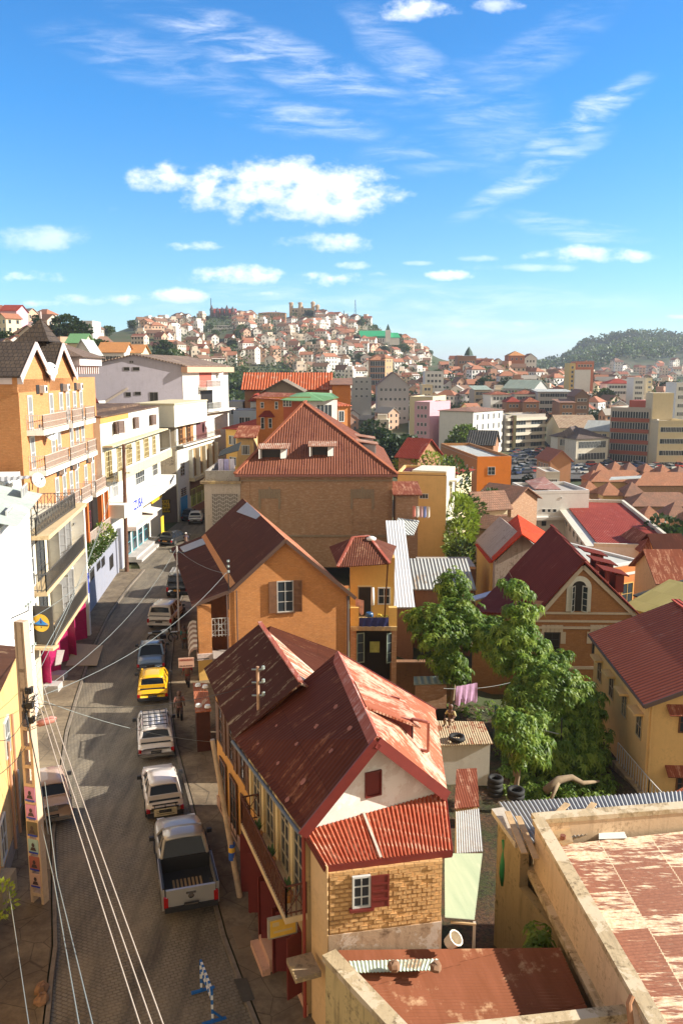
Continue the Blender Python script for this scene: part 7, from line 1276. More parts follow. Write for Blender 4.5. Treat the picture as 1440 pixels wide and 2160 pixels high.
def far_leaves(seed,n,size,wide,kind):
 rr=random.Random(seed);mb=MB()
 if kind=='round':
  for _ in range(9):a=rr.uniform(0,6.28);r=rr.uniform(0,2.4);leaves(mb,(math.cos(a)*r,math.sin(a)*r,rr.uniform(2.8,6.4)),(1.9,1.9,1.5),n//9,size,rr,0,.5,wide)
  mb.tube([(0,0,-2),(.2,0,1.5),(0,.1,4)],[.4,.3,.15],1,5)
 elif kind=='tall':
  for i in range(7):z=5+i*1.5;r=2.0*(1-abs(i-2.5)/6);leaves(mb,(rr.uniform(-.9,.9),rr.uniform(-.9,.9),z),(r+.5,r+.5,1.2),n//7,size,rr,0,.5,wide)
  mb.tube([(0,0,-2),(0,0,6),(.2,0,12)],[.3,.22,.08],1,5)
 return mb
def hill():
 rr=random.Random(21);protos=[]
 for k in range(24):
  mb,mats,wn,rn,H=far_house_mesh(k,rr);protos.append((mb.build('hill_house',mats,local=True,data_only=True),wn,rn,H,mb,mats))
 lm=[(470,'turreted church'),(575,'tan palace'),(638,'stone palace'),(750,'radio masts'),(798,'green church'),(988,'dark steeple'),(1100,'orange cube'),(1228,'white tower')]
 spots=[]
 def add(px0,px1,Y0,Y1,n,blocked=None):
  k=0
  while k<n:
   px,Y=rr.uniform(px0,px1),Y0+(Y1-Y0)*rr.random()**.8;x=(px-720)/FPX*Y*.99;z=TZ(x,Y);p=Vector((x,Y,z));k+=1
   v=ray(px,1080);c=math.cos(PIT)*Y+math.sin(PIT)*(CH-z);py=1080+FPX*(-math.sin(PIT)*Y+math.cos(PIT)*(CH-z))/c
   if any((q[0]-x)**2+(q[1]-Y)**2<(8+Y*.002)**2 for q in spots):continue
   if px<610 and px>470 and py>770:continue
   if any(a<px<b and c_<py<d for a,b,c_,d in((430,500,645,725),(540,668,640,688),(752,845,690,735),(1270,1440,700,775))):continue
   spots.append((x,Y,z,px,py))
 add(300,900,560,1120,900);add(870,1200,330,640,260);add(1150,1460,330,620,200);add(-20,330,170,400,110);add(600,900,380,560,130);add(1150,1460,900,1500,180);add(480,900,900,1140,200);add(930,1180,640,760,60)
 spots.sort(key=lambda s:s[1]);seen={};rest=MB();rest.m=[];rmats=[plaster('far_wall_0'),plaster('far_roof_0'),MATS['window_glass'],plaster('far_wall_3'),plaster('far_roof_2'),plaster('far_wall_5'),plaster('far_roof_1')]
 for i,(x,y,z,px,py)in enumerate(spots):
  me,wn,rn,H,mb,mats=protos[rr.randrange(24)];rz=rr.uniform(-.7,.7)+(rr.random()<.5)*1.57;sc=1+max(0,(y-500))*.0004
  if i<290:
   o=data_obj('hill_house',me,None,(x,y,z),rz);o.scale=(sc,sc,sc);n,nm=min((abs(px-a),b)for a,b in lm);side='below' if n<22 else('left of' if px<[a for a,b in lm if b==nm][0]else 'right of')
   hgt='near' if y<300 else 'lower' if y<450 else 'middle' if y<640 else 'upper'
   tag(o,'%s %s house, %s, %s slope %s %s'%('tall' if H>6 else 'small',wn,rn,hgt,side,nm),'house','houses covering the hillsides')
  else:
   c,s=math.cos(rz),math.sin(rz);b=len(rest.v);q=rr.choice(((0,1),(3,4),(5,6),(0,4),(5,1),(0,6)));rest.v+=[Vector((x+(p.x*c-p.y*s)*sc,y+(p.x*s+p.y*c)*sc,z+p.z*sc))for p in mb.v]
   rest.f+=[tuple(j+b for j in f)for f in mb.f];rest.m+=[(q[0],q[1],2)[m]for m in mb.m]
 tag(rest.build('distant_houses',rmats),'mass of tiny white, cream and brick houses crowding the far hillsides','houses',kind='stuff')
 def lmk(name,label,x0,x1,yt,yb,Y,wall,dep,roof,rh,rmat,wins):return bld(name,label,'landmark' if 'church' in name or 'palace' in name else 'building',(x0,yt,Y),(x1,yt,Y),D(x0,yb,Y).z,wall,dep,roof,rh,rmat,.6,wins=wins)
 ST=plaster('palace_stone',(.5,.38,.26),(.25,.18,.12),.3)
 t,w,r,z=lmk('stone_palace','battlemented stone palace with corner towers on the hilltop',614,660,650,676,1130,ST,26,'flat',0,CONCR,(7,3,2,3,2,5))
 for u in(0,w.L*.42,w.L,w.L+6):mb=MB();h=6 if u<w.L+1 else 2;mb.lathe(w.pt(u,z-17,-1),[(2.6,0),(2.6,16+h),(3.1,16.5+h),(3.1,18.5+h),(.1,20.5+h)if u>w.L*.5 else(2.6,18.6+h)],n=8);mb.build('tower',[ST],t)
 mb=MB();mb.prism([w.pt(w.L*.3,z+.1,-3),w.pt(w.L*.58,z+.1,-3),w.pt(w.L*.44,z+8,-3)],Vector((0,8,0)));mb.build('pediment',[ST],t)
 lmk('long_tan_palace','long tan palace block with a flat brown roof left of the stone palace',545,602,660,680,1110,plaster('tan_palace',(.52,.32,.17)),24,'hip',2,TRB,(10,3,1.6,1.8,1.5,4))
 lmk('red_roof_mansion','square orange mansion with a red hipped roof below the tan palace',576,600,678,692,1060,OCHRE,16,'hip',7,REDR,(3,1,1.6,2.5,1.5,4))
 lmk('white_slab_school','wide white slab building with bands of windows below the turreted church',438,492,686,716,900,WW,14,'flat',0,CONCR,(12,4,1.6,1.6,.8,3.6))
 t,w,r,z=lmk('turreted_church','pink and red building with a cluster of dark pointed turrets on the hilltop',446,496,660,674,1080,PKW,20,'gableside',6,REDR,(8,1,1.6,2,2,4))
 for k,(x,y)in enumerate(((447,643),(459,648),(469,647),(479,643),(491,646))):a,b=D(x,664,1075),D(x,y,1075);mb=MB();mb.lathe(a-Vector((0,0,4)),[(2.4,0),(2.4,4+(b.z-a.z)*.45),(3,4+(b.z-a.z)*.45),(.1,4+b.z-a.z)],n=8);mb.build('turret',[paint('turret_dark',(.08,.06,.06))],t)
 t,w,r,z=lmk('green_roofed_church','white church with a long bright green roof and pointed green spire',759,812,712,724,840,WW,20,'gableside',7,paint('bright_green_roof',(.03,.35,.16),.6),(10,1,1.2,3.4,1,4))
 a=D(818,722,836);mb=MB();mb.box((a.x-2.6,836,a.z),(a.x+2.6,842,D(818,696,836).z));mb.build('bell_tower',[WW],t);b=D(818,698,836);mb=MB();mb.lathe(Vector((a.x,839,b.z)),[(3.6,0),(1.2,5),(.1,D(818,683,836).z-b.z)],n=4);mb.build('spire',[paint('dark_green_spire',(.04,.08,.06))],t)
 a=D(825,712,836);mb=MB();mb.box((a.x-2,837,a.z-7),(a.x+8,850,a.z));mb.build('transept',[WW],t);mb=MB();mb.slab([Vector((a.x-2,836,a.z)),Vector((a.x+9,836,a.z)),Vector((a.x+7,843,a.z+5)),Vector((a.x,843,a.z+5))],.3);mb.build('transept_roof',[MATS['bright_green_roof']],t)
 for i,(x,y0,y1,w_)in enumerate(((749,672,632,1.6),(725,676,655,1.1),(733,676,661,.8),(445,660,629,.6),(672,668,650,.5),(688,668,652,.5),(702,670,658,.5))):
  a,b=D(x,y0,1100),D(x,y1,1100);t=thing('radio_mast','%s radio mast on the hill %s'%(('tallest lattice','shorter lattice','small lattice','thin needle','first thin','second thin','third thin')[i],'over the turreted church' if x==445 else 'right of the stone palace'),'radio mast',a,'masts on the hilltop');mb=MB()
  for s in(-1,1):mb.bar(a+Vector((s*w_,0,-6)),b+Vector((s*.15,0,0)),.35)
  for k in range(6):mb.bar(a.lerp(b,k/6)+Vector((-w_*(1-k/6),0,0)),a.lerp(b,(k+1)/6)+Vector((w_*(1-k/6),0,0)),.25)
  mb.build('lattice',[IRON],t)
 t=thing('hill_villa','long white villa on the terraces of the right wooded hill','house',D(1350,738,1700));a,b=D(1318,738,1700),D(1390,742,1700);mb=MB();mb.box((a.x,1700,a.z-8),(b.x,1712,a.z-2));mb.box((a.x+14,1698,a.z-6),(a.x+30,1710,a.z+6));mb.build('wall',[WW],t)
 LG_=[leafm('dark_leaf',(.02,.045,.012),(.05,.085,.02)),leafm('mid_leaf',(.045,.085,.016),(.1,.15,.03)),leafm('light_leaf',(.09,.15,.02),(.19,.26,.04))];BKM=paint('bark',(.14,.09,.06),.9)
 tp=[]
 for i in range(3):
  for kd in('round','tall'):mb=far_leaves(i*2+31,1500,.6,.9,kd);tp.append([(kd,mb.build('tree',[m,BKM],local=True,data_only=True))for m in LG_])
 cnt=[0]
 def tree(px,Y,h,tone,kind,label=None,z=None):
  x=(px-720)/FPX*Y*.99;z=TZ(x,Y)if z is None else z;v=[t for t in tp if t[0][0]==kind][cnt[0]%3][tone][1];o=data_obj('tree',v,None,(x,Y,z-.3),rr.uniform(0,6.28));h*=.58 if Y<400 else .8;s=h/(7.8 if kind=='round' else 15);o.scale=(s*rr.uniform(.9,1.25),s*rr.uniform(.9,1.25),s);cnt[0]+=1
  n,nm=min((abs(px-a),b)for a,b in lm+[(90,'orange brick hotel'),(283,'lilac grey gable')]);tag(o,label or '%s tree, %s slope, %s %s'%(('dark','green','bright')[tone],'upper' if Y>800 else 'middle' if Y>450 else 'lower','below' if n<30 else 'left of' if px<[a for a,b in lm+[(90,'orange brick hotel'),(283,'lilac grey gable')]if b==nm][0]else 'right of',nm),'tree','trees scattered over the slopes');return o
 for _ in range(70):
  px=rr.choice([rr.uniform(200,480),rr.uniform(480,900),rr.uniform(700,960),rr.uniform(960,1440)]);Y=rr.uniform(450,1130)if px<960 else rr.uniform(330,640)
  tree(px,Y,rr.uniform(9,17),rr.choice([0,0,1]),'round')
 wood=MB()
 def clump(px,Y,h,n,sz,w_=.5):
  x=(px-720)/FPX*Y*.99;z=TZ(x,Y)
  for i in range(3):leaves(wood,(x+rr.uniform(-1,1)*h*w_*.6,Y+rr.uniform(-2,2),z+h*(.35+.22*i)),(h*w_*rr.uniform(.5,1),h*w_*.8,h*rr.uniform(.16,.3)),n//3,sz,rr,rr.random()<.5,.5,.9)
 for _ in range(330):
  px=rr.uniform(1120,1450);Y=rr.uniform(1330,1900)
  if rr.random()<(.55 if 1290<px<1420 and Y<1700 else .1):continue
  clump(px,Y,rr.uniform(12,22),75,4,.6)
 for k in range(110):px=1150+rr.random()**.8*300;h=rr.uniform(20,34)*(.7 if px<1215 else 1);clump(px,1885+rr.uniform(-15,15),h,120,4,.3)
 for _ in range(560):
  px=rr.choice([rr.uniform(300,900),rr.uniform(420,900),rr.uniform(900,1440)]);Y=rr.uniform(430,1130)if px<900 else rr.uniform(320,640);clump(px,Y,rr.uniform(5,9.5),36,1.6,.7)
 for _ in range(90):clump(rr.uniform(470,620),rr.uniform(300,560),rr.uniform(9,15),60,1.8,.6)
 tag(wood.build('distant_woodland',[LG_[0],leafm('sunny_wood',(.06,.11,.02),(.13,.19,.035))]),'far woods on the right hill and scrub between the hillside houses','woodland',kind='stuff')
 for _ in range(30):tree(rr.uniform(478,600),rr.uniform(330,520),rr.uniform(12,20),rr.choice([0,0,1]),'round')
 for px,Y,h,tn,kd,lb in((150,330,26,0,'round','large dark tree on the left skyline beside the white villa'),(122,335,16,0,'round','smaller dark tree left of the large skyline tree'),(88,300,22,0,'tall','thin dark tree behind the hotel pyramid roof'),(215,300,20,1,'round','pale feathery tree on the left hill'),(240,310,19,0,'round','dark tree right of the pale feathery tree'),(262,290,15,0,'round','low dark tree above the orange tiled house'),(200,290,15,0,'round','dark tree left of the pale feathery tree'),(20,260,16,0,'round','dark tree at the left edge above the hotel'),(372,420,22,1,'round','green tree above the lilac gable'),(345,400,18,0,'round','dark tree above the lilac gable'),(400,430,18,1,'round','green tree right of the lilac gable ridge'),(785,250,26,0,'round','tall dark tree below the arched gable hall'),(765,235,15,2,'round','bright green tree behind the hipped roof'),(862,205,25,0,'round','large black green tree left of the round green tree'),(890,200,19,0,'round','second black green tree beside the large one'),(845,215,18,0,'round','dark tree left of the large black green tree'),(800,200,13,1,'round','green tree in front of the tall dark tree'),(750,260,14,0,'round','dark tree at the hill foot left'),(978,262,22,2,'round','round bright green tree left of the white department building'),(962,262,17,2,'round','left half of the bright green tree clump'),(1420,100,14,0,'round','dark tree at the right edge before the market'),(1440,98,12,0,'round','dark tree cut by the right edge'),(1155,330,10,0,'round','dark tree above the concrete block'),(1120,190,9,0,'round','small dark tree in the car park')):tree(px,Y,h,tn,kd,lb)
 BR=leafm('bright_leaf')
 for i,(x,y,Y,r_,n)in enumerate(((965,1100,96,(2.2,4,3.2),1500),(985,1080,100,(2.2,3,2),900),(968,1150,92,(1.6,3,3),900),(980,1190,86,(1.8,2,2.4),700),(905,985,130,(4,4,2.2),900),(955,1020,125,(2.4,3,4),900),(1335,1120,112,(3,2,1.6),600),(1035,1060,108,(1.6,1.5,1.6),400),(870,975,132,(3,3,1.4),500))):c=D(x,y,Y);leaf_ball('bush',('tall bushes climbing beside the white stair tower','rounded bush top behind the white stair tower','bushes below the stair tower','lowest bushes at the salmon wall','bright bushes behind the yellow tenement','slim tree of bushes left of the orange block','bright bush before the market','small bush by the tiled huts','bright bush by the maroon roof')[i],'bush',c,r_,n,.55,LG_[1]if i%2 else BR,'bushes in the valley',i)
 CC=[(.7,.7,.7),(.65,.63,.58),(.1,.1,.12),(.35,.36,.4),(.5,.05,.04),(.05,.08,.2)];cms=[]
 for i,c in enumerate(CC):
  mb=MB();mb.box((-.85,-2.1,.3),(.85,2.1,.85));mb.prism([Vector((-.75,-1.5,.86)),Vector((-.75,1.1,.86)),Vector((-.65,.6,1.45)),Vector((-.65,-1.3,1.45))],Vector((1.4,0,0)),1);mb.box((-.63,-1.2,1.46),(.63,.55,1.5));[mb.lathe((sx*.8,sy*1.3,.32),[(0,-.1),(.32,-.1),(.32,.1),(0,.1)],2,10,(1,0,0))for sx in(-1,1)for sy in(-1,1)]
  cms.append(mb.build('parked_car',[paint('small_car_%d'%i,c,.3,0,0,.5),GLS,paint('tyre_black',(.02,.02,.02),.8)],local=True,data_only=True))
 k=0
 for _ in range(260):
  px,py=rr.choice([(rr.uniform(1082,1170),rr.uniform(938,968)),(rr.uniform(1195,1290),rr.uniform(965,1000)),(rr.uniform(1290,1440),rr.uniform(978,992)),(rr.uniform(1085,1130),rr.uniform(945,1000))]);p=G(px,py,-11.8)
  if k>=80 or any((q[0]-p.x)**2+(q[1]-p.y)**2<9 for q in PK):continue
  PK.append((p.x,p.y));ci=rr.randrange(6);o=data_obj('parked_car',cms[ci],None,(p.x,p.y,-11.8),rr.choice([.3,1.8])+rr.uniform(-.1,.1));k+=1
  tag(o,'%s car parked %s'%(('silver white','cream','black','grey','red','navy')[ci],('at the car park left end' if px<1100 else 'below the concrete block' if px<1125 else 'in the car park middle' if px<1150 else 'at the car park right end')+(', far rows' if py<955 else ', near rows')if px<1180 else 'on the plaza '+('left' if px<1225 else 'middle' if px<1260 else 'right')+(' before the arcade' if py<985 else ' by the market')if px<1290 else 'along the office block frontage' if px<1375 else 'before the cream apartment block'),'car','cars crowding the plaza')
 tag(strip('plaza',[G(1070,1010,-11.9)[:2],G(1070,928,-11.9)[:2]],[G(1560,1010,-11.9)[:2],G(1560,930,-11.9)[:2]],-11.9,paint('asphalt',(.09,.08,.07),.9,var=.2))[0],kind='structure')
PK=[]
hill()
def number_lookalikes():
 d={}
 for o in bpy.data.objects:
  if o.parent is None and o.get('group')and o.get('label'):d.setdefault((o['label'],o['group']),[]).append(o)
 W_='first second third fourth fifth sixth seventh eighth ninth tenth'.split()
 for(l,g),os_ in d.items():
  if 1<len(os_)<=10:
   for w,o in zip(W_,sorted(os_,key=lambda o:o.location.x/max(1,o.location.y))):o['label']=l+', '+w+' from left'
# vehicles
TYRE=paint('tyre_black',(.02,.02,.02),.8);CHR=paint('chrome',(.6,.6,.6),.2,1,0);TAIL=paint('tail_red',(.35,.01,.01),.25);LAMP=paint('headlamp',(.7,.7,.7),.1);BLKP=paint('black_trim',(.02,.02,.022),.5);CGL=glass('car_glass',(.015,.02,.03),.06)
HD=lambda Y:math.atan2(.33,1)if Y<36 else math.atan2(.24,1)if Y<50 else math.atan2(.13,1)
def loft(mb,st,m=0):
 b=len(mb.v);n=0
 for y,z,w,zb in st:
  ring=[(0,z+.03),(w*.72,z+.015),(w*.93,z-.05),(w,z-(z-zb)*.35),(w*.99,zb+.12),(w*.88,zb)]
  ring=ring+[(-x,zz)for x,zz in ring[::-1][:-1]];n=len(ring);mb.v+=[Vector((x,y,zz))for x,zz in ring]
 for i in range(len(st)-1):
  for j in range(n):k=(j+1)%n;mb.f.append((b+i*n+j,b+i*n+k,b+(i+1)*n+k,b+(i+1)*n+j));mb.m.append(m)
 mb.f+=[tuple(b+j for j in range(n)),tuple(b+(len(st)-1)*n+j for j in range(n))[::-1]];mb.m+=[m,m]
def subd(o,l=2):s=o.modifiers.new('s','SUBSURF');s.levels=l;s.render_levels=l;return o
def car(name,label,px,py,L,W_,H,col,kind='sedan',rz=None,roofc=None,plate=BLKP,rough=.3,metal=.0,rack=0):
 p=G(px,py);rz=HD(p.y)if rz is None else rz;t=thing(name,label,'car',p,None,rz);t['group']='vehicles in the street';CM=paint(name+'_paint',col,rough,metal,.04,.6);w=W_/2
 B=lambda mb,n,m,par=t,sm=False:mb.build(n,[m],par and par,local=True,smooth=sm)
 hb=H*.62;tr={'sedan':.2,'hatch':.03,'wagon':.02,'suv':.02,'van':.02,'bug':.06,'pickup':.36}[kind];ht=hb*.98 if kind!='pickup' else hb;yr=L*tr;yf=L*(.68 if kind!='suv' else .74);rs,fs={'sedan':(.55,.75),'hatch':(.42,.7),'wagon':(.35,.7),'suv':(.25,.7),'van':(.25,.6),'bug':(.5,.5),'pickup':(.2,.75)}[kind]
 zb=.2 if kind!='suv' and kind!='pickup' else .32;mb=MB();k0=yr if kind!='pickup' else L*.36
 st=[(0 if kind!='pickup' else k0,ht*.72,w*.86,zb+.1),(.05+(0 if kind!='pickup' else k0),ht*.93,w*.95,zb),(k0+.1,ht,w,zb),(L*.5,hb,w,zb),(yf,hb,w,zb),(L*.86,hb*.93,w*.96,zb),(L*.97,hb*.82,w*.9,zb),(L,hb*.6,w*.8,zb+.12)]
 loft(mb,sorted(st,key=lambda q:q[0]));subd(B(mb,'body',CM,sm=True),1)
 q0=[(-w*.86,yr),(w*.86,yr),(w*.86,yf),(-w*.86,yf)];q1=[(-w*.7,yr+rs),(w*.7,yr+rs),(w*.7,yf-fs),(-w*.7,yf-fs)];zt=H-.07;a=[Vector((*q,hb-.04))for q in q0];c=[Vector((*q,zt))for q in q1]
 for i,n in enumerate(('rear_window','side_window','windscreen','side_window')):j=(i+1)%4;mb=MB();mb.prism([a[i],a[j],c[j],c[i]],Vector((0,.01,-.01)));B(mb,n,CGL)
 mb=MB();[mb.bar(a[i],c[i],.09,.07)for i in range(4)]
 for s in(0,1):
  for f in(.36,.68)if kind!='pickup' else(.5,):mb.bar(a[1 if s else 0].lerp(a[2 if s else 3],f),c[1 if s else 0].lerp(c[2 if s else 3],f),.05,.07)
 if kind!='sedan' and kind!='pickup':d=a[0].lerp(c[0],.18),a[1].lerp(c[1],.18);mb.bar(*d,.05,.3)
 B(mb,'pillars',CM)
 g=MB();b_=0
 for i in range(5):
  for j in range(5):x=-1+i*.5;y=j/4;g.v.append(Vector((x*w*(.74-.05*abs(y-.5)),yr+rs-.05+(yf-fs-yr-rs+.1)*y,zt+.07-(x*x)*.05-(2*y-1)**2*.03)))
 for i in range(4):
  for j in range(4):k=i*5+j;g.f.append((k,k+5,k+6,k+1));g.m.append(0)
 ro=B(g,'roof',roofc or CM,sm=True);s=ro.modifiers.new('t','SOLIDIFY');s.thickness=.05
 for sx in(-1,1):
  for y in(L*.17,L*.81):
   mb=MB();r=.31 if H<1.6 else .37;mb.lathe((sx*(w-.1),y,r),[(r*.5,-.11),(r*.95,-.1),(r,-.06),(r,.06),(r*.95,.1),(r*.5,.11)],0,16,(1,0,0));wh=B(mb,'wheel',TYRE);mb=MB();mb.lathe((sx*(w-.1),y,r),[(0,sx*.1),(r*.55,sx*.105),(r*.6,sx*.08)],0,12,(1,0,0));mb.build('rim',[CHR],wh,local=True)
  mb=MB();zz=ht*.62;mb.box((sx*w*.87-.07,-.03,zz-(.17 if kind in('suv','van','pickup')else .08)),(sx*w*.87+.07,.08,zz+(.2 if kind in('suv','van','pickup')else .08)));B(mb,'tail_light',TAIL)
  mb=MB();mb.box((sx*w*.62-.14,L-.1,hb*.55),(sx*w*.62+.14,L-.01,hb*.72));B(mb,'headlight',LAMP)
  mb=MB();mb.box((sx*(w+.1)-.09,yf-.32,hb-.05),(sx*(w+.1)+.09,yf-.22,hb+.1));B(mb,'mirror',BLKP)
 mb=MB();[mb.box((sx*(w-.008)-.014,y,zb+.2),(sx*(w-.008)+.014,y+.02,hb-.08))for sx in(-1,1)for y in(yr+rs*.4+.25,L*.47,yf-.15)];[mb.box((sx*(w-.005)-.02,L*.27,hb*.62),(sx*(w-.005)+.02,L*.72,hb*.62+.05))for sx in(-1,1)];mb.box((-w*.8,yf+.06,hb+.0),(w*.8,yf+.1,hb+.03));B(mb,'side_trim',BLKP)
 mb=MB();mb.box((-w*.93,-.09,zb+.08),(w*.93,.06,zb+.24));B(mb,'bumper',CM if kind in('suv','van')else BLKP if kind in('hatch','pickup')else CHR)
 mb=MB();mb.box((-.24,-.12,zb+.26 if kind!='sedan' else zb+.28),(.24,-.095,zb+.38));mb.box((-.2,-.125,zb+.30),(.2,-.121,zb+.34),1);mb.build('number_plate',[plate,CHR if plate is BLKP else BLKP],t,local=True)
 if kind in('hatch','wagon','van','suv','bug'):mb=MB();mb.box((-w*.7,-.012,zb+.42),(w*.7,.03,zb+.44));mb.box((-w*.06,-.03,ht*.72),(w*.06,.02,ht*.74));B(mb,'tailgate_trim',BLKP)
 if rack:
  mb=MB();y0,y1=yr+rs+.1,yf-fs-.1;rm=BLKP if rack==1 else WIRON;ex=.02 if rack==1 else .12;[mb.bar((x*w*.65,y0,H+.07+ex),(x*w*.65,y1,H+.07+ex),.035)for x in(-1,-.5,0,.5,1)];[mb.bar((-w*.65,y0+(y1-y0)*i/(4 if rack==1 else 6),H+.09+ex),(w*.65,y0+(y1-y0)*i/(4 if rack==1 else 6),H+.09+ex),.035)for i in range(5 if rack==1 else 7)];[mb.bar((x*w*.65,y,H-.05),(x*w*.65,y,H+.1+ex),.04)for x in(-1,1)for y in(y0,y1)];B(mb,'roof_rack',rm)
 return t,CM,w,hb
t,CM,w,hb=car('silver_pickup','silver double cab pickup with an empty black bed, nearest parked vehicle',405,1938,5.2,1.86,1.8,(.38,.37,.36),'pickup',HD(20)-.03,rough=.35,metal=.25)
mb=MB();L=5.2;z0=.5;z1=hb+.02;[mb.box((sx*w-.09 if sx>0 else-w,.08,z0-.1),(sx*w if sx>0 else-w+.09,L*.37,z1))for sx in(-1,1)];[mb.box((sx*(w-.16)-.07,.09,z0),(sx*(w-.16)+.07,L*.36,z0+.15),1)for sx in(-1,1)];mb.box((-w+.09,.1,z0-.1),(w-.09,L*.36,z0+.12),1);mb.box((-w+.09,L*.35,z0),(w-.09,L*.37,z1),1);mb.build('bed',[CM,BLKP],t,local=True)
mb=MB();[mb.box((-.5+i*.13,.5,z0+.121),(-.43+i*.13,1.3,z0+.15))for i in range(8)];mb.build('bed_ribs',[paint('bed_brown',(.3,.2,.1),.7)],t,local=True)
mb=MB();mb.box((-w+.13,0,z0+.02),(w-.13,.09,z1));tg=mb.build('tailgate',[CM],t,local=True);mb=MB();mb.box((-.16,-.02,z1-.2),(.16,-.003,z1-.12));mb.build('handle',[CHR],tg,local=True);mb=MB();mb.lathe((0,-.01,z1-.28),[(0,-.01),(.1,0),(0,.01)],0,14,(0,1,.01));mb.build('oval_badge',[CHR],tg,local=True)
mb=MB();[mb.bar((sx*(w-.06),.1,z1+.02),(sx*(w-.06),L*.36,z1+.02),.07,.05)for sx in(-1,1)];mb.build('bed_rail',[BLKP],t,local=True)
WC=(.66,.6,.56);t,CM,w,hb=car('white_sign_hatchback','old white hatchback with a cream notice board under its rear window',350,1733,3.7,1.52,1.42,WC,'hatch',HD(20)-.02)
mb=MB();mb.box((-.45,-.1,.32),(.45,-.06,.62));mb.build('notice_board',[paint('notice_cream',(.6,.52,.34),.7)],t,local=True);mb=MB();[mb.box((-.35+.0*i,-.104,.38+.07*i),(.35-.1*i,-.101,.4+.07*i))for i in range(3)];mb.build('notice_text',[BLKP],t,local=True);mb=MB();mb.bar((-.5,-.04,.78),(.5,-.04,.78),.04);[mb.bar((x,-.04,.78),(x,-.08,.5),.03)for x in(-.42,0,.42)];mb.build('tow_rack',[BLKP],t,local=True)
car('white_estate','white estate car with a black roof rack and raised rear wings',331,1606,4.5,1.68,1.46,(.68,.64,.62),'wagon',HD(30)-.07,rack=1)
car('yellow_taxi','bright yellow hatchback taxi with red tail lights',323,1487,3.9,1.66,1.42,(.8,.43,.01),'hatch',HD(40)-.04)
car('silver_blue_sedan','silver blue saloon car parked behind the yellow taxi',319,1421,4.4,1.68,1.4,(.25,.32,.4),'sedan',HD(40)-.05,metal=.5,plate=CHR)
car('white_compact_suv','boxy white compact SUV with tall tail lights beside the motorcycle',337,1330,4.1,1.8,1.66,(.66,.62,.54),'suv',HD(40)-.3)
car('black_jeep','black jeep with a large white roof rack and orange plate',374,1262,3.9,1.75,1.8,(.02,.022,.025),'suv',.05,rack=2,plate=paint('plate_orange',(.6,.25,.02),.6))
car('white_saloon_behind','white saloon half hidden behind the dark roof edge',394,1206,4.2,1.66,1.4,(.62,.62,.62),'sedan',.02,plate=MATS['plate_orange'])
car('black_hatchback','black hatchback with orange plate stopped by the shop steps',349,1152,3.8,1.6,1.4,(.015,.016,.018),'hatch',-.38,plate=MATS['plate_orange'])
car('white_far_hatchback','white hatchback parked at the far street bend',412,1107,3.8,1.64,1.42,(.7,.7,.7),'hatch',.1);car('dark_blue_car','dark blue car squeezed against the blue door',396,1101,3.6,1.5,1.4,(.02,.03,.06),'hatch',.0)
t,CM,w,hb=car('beige_round_van','old dusty beige round backed car parked on the left with yellow objects beside it',113,1745,3.9,1.6,1.55,(.4,.28,.22),'bug',HD(30)+.1,rough=.6)
mb=MB();loft(mb,[(-.05,.9,w*.9,.3),(.15,1.1,w*.93,.28),(.5,1.12,w*.93,.3)]);subd(mb.build('rounded_tail',[CM],t,local=True,smooth=True),1);mb=MB();mb.box((-.22,-.1,.72),(.22,-.07,.95));mb.build('square_plate',[CHR],t,local=True)
def bike(name,label,px,py,rz,col,rider=False):
 t=thing(name,label,'motorcycle',G(px,py),'motorcycles in the street',rz);B=lambda mb,n,m:mb.build(n,[m],t,local=True)
 for y in(-.65,.7):mb=MB();mb.tube([(0,y+.3*math.cos(a*math.pi/8),.32+.3*math.sin(a*math.pi/8))for a in range(17)],.045,0,6);w_=B(mb,'wheel',TYRE);mb=MB();[mb.bar((0,y,.32),(0,y+.28*math.cos(a*math.pi/4),.32+.28*math.sin(a*math.pi/4)),.02)for a in range(8)];mb.build('spokes',[CHR],w_,local=True)
 mb=MB();mb.tube([(0,.7,.32),(0,.5,.75),(0,.42,1.0)],.035);mb.tube([(0,.45,.8),(0,-.1,.55),(0,-.65,.32)],.03);mb.tube([(-.35,.35,1.05),(0,.42,1.0),(.35,.35,1.05)],.025);mb.box((-.12,-.15,.3),(.12,.25,.55));B(mb,'frame',BLKP)
 mb=MB();mb.lathe((0,.15,.78),[(0,-.28),(.13,-.2),(.16,0),(.12,.22),(0,.27)],0,10,(0,1,.1));mb.box((-.06,-.9,.72),(.06,-.6,.78));mb.box((-.07,.55,.66),(.07,1.0,.7));B(mb,'tank_and_guards',col);mb=MB();mb.box((-.12,-.65,.74),(.12,-.02,.84));B(mb,'seat',BLKP)
 mb=MB();mb.lathe((0,.55,.9),[(0,-.05),(.09,-.03),(.09,.05),(0,.07)],0,10,(0,1,0));B(mb,'headlight',LAMP);return t
bike('trail_motorcycle','white and blue trail motorcycle parked crosswise behind the boxy white SUV',343,1356,-1.25,paint('bike_white',(.6,.66,.7),.4))
SK=paint('skin_brown',(.13,.06,.035),.6)
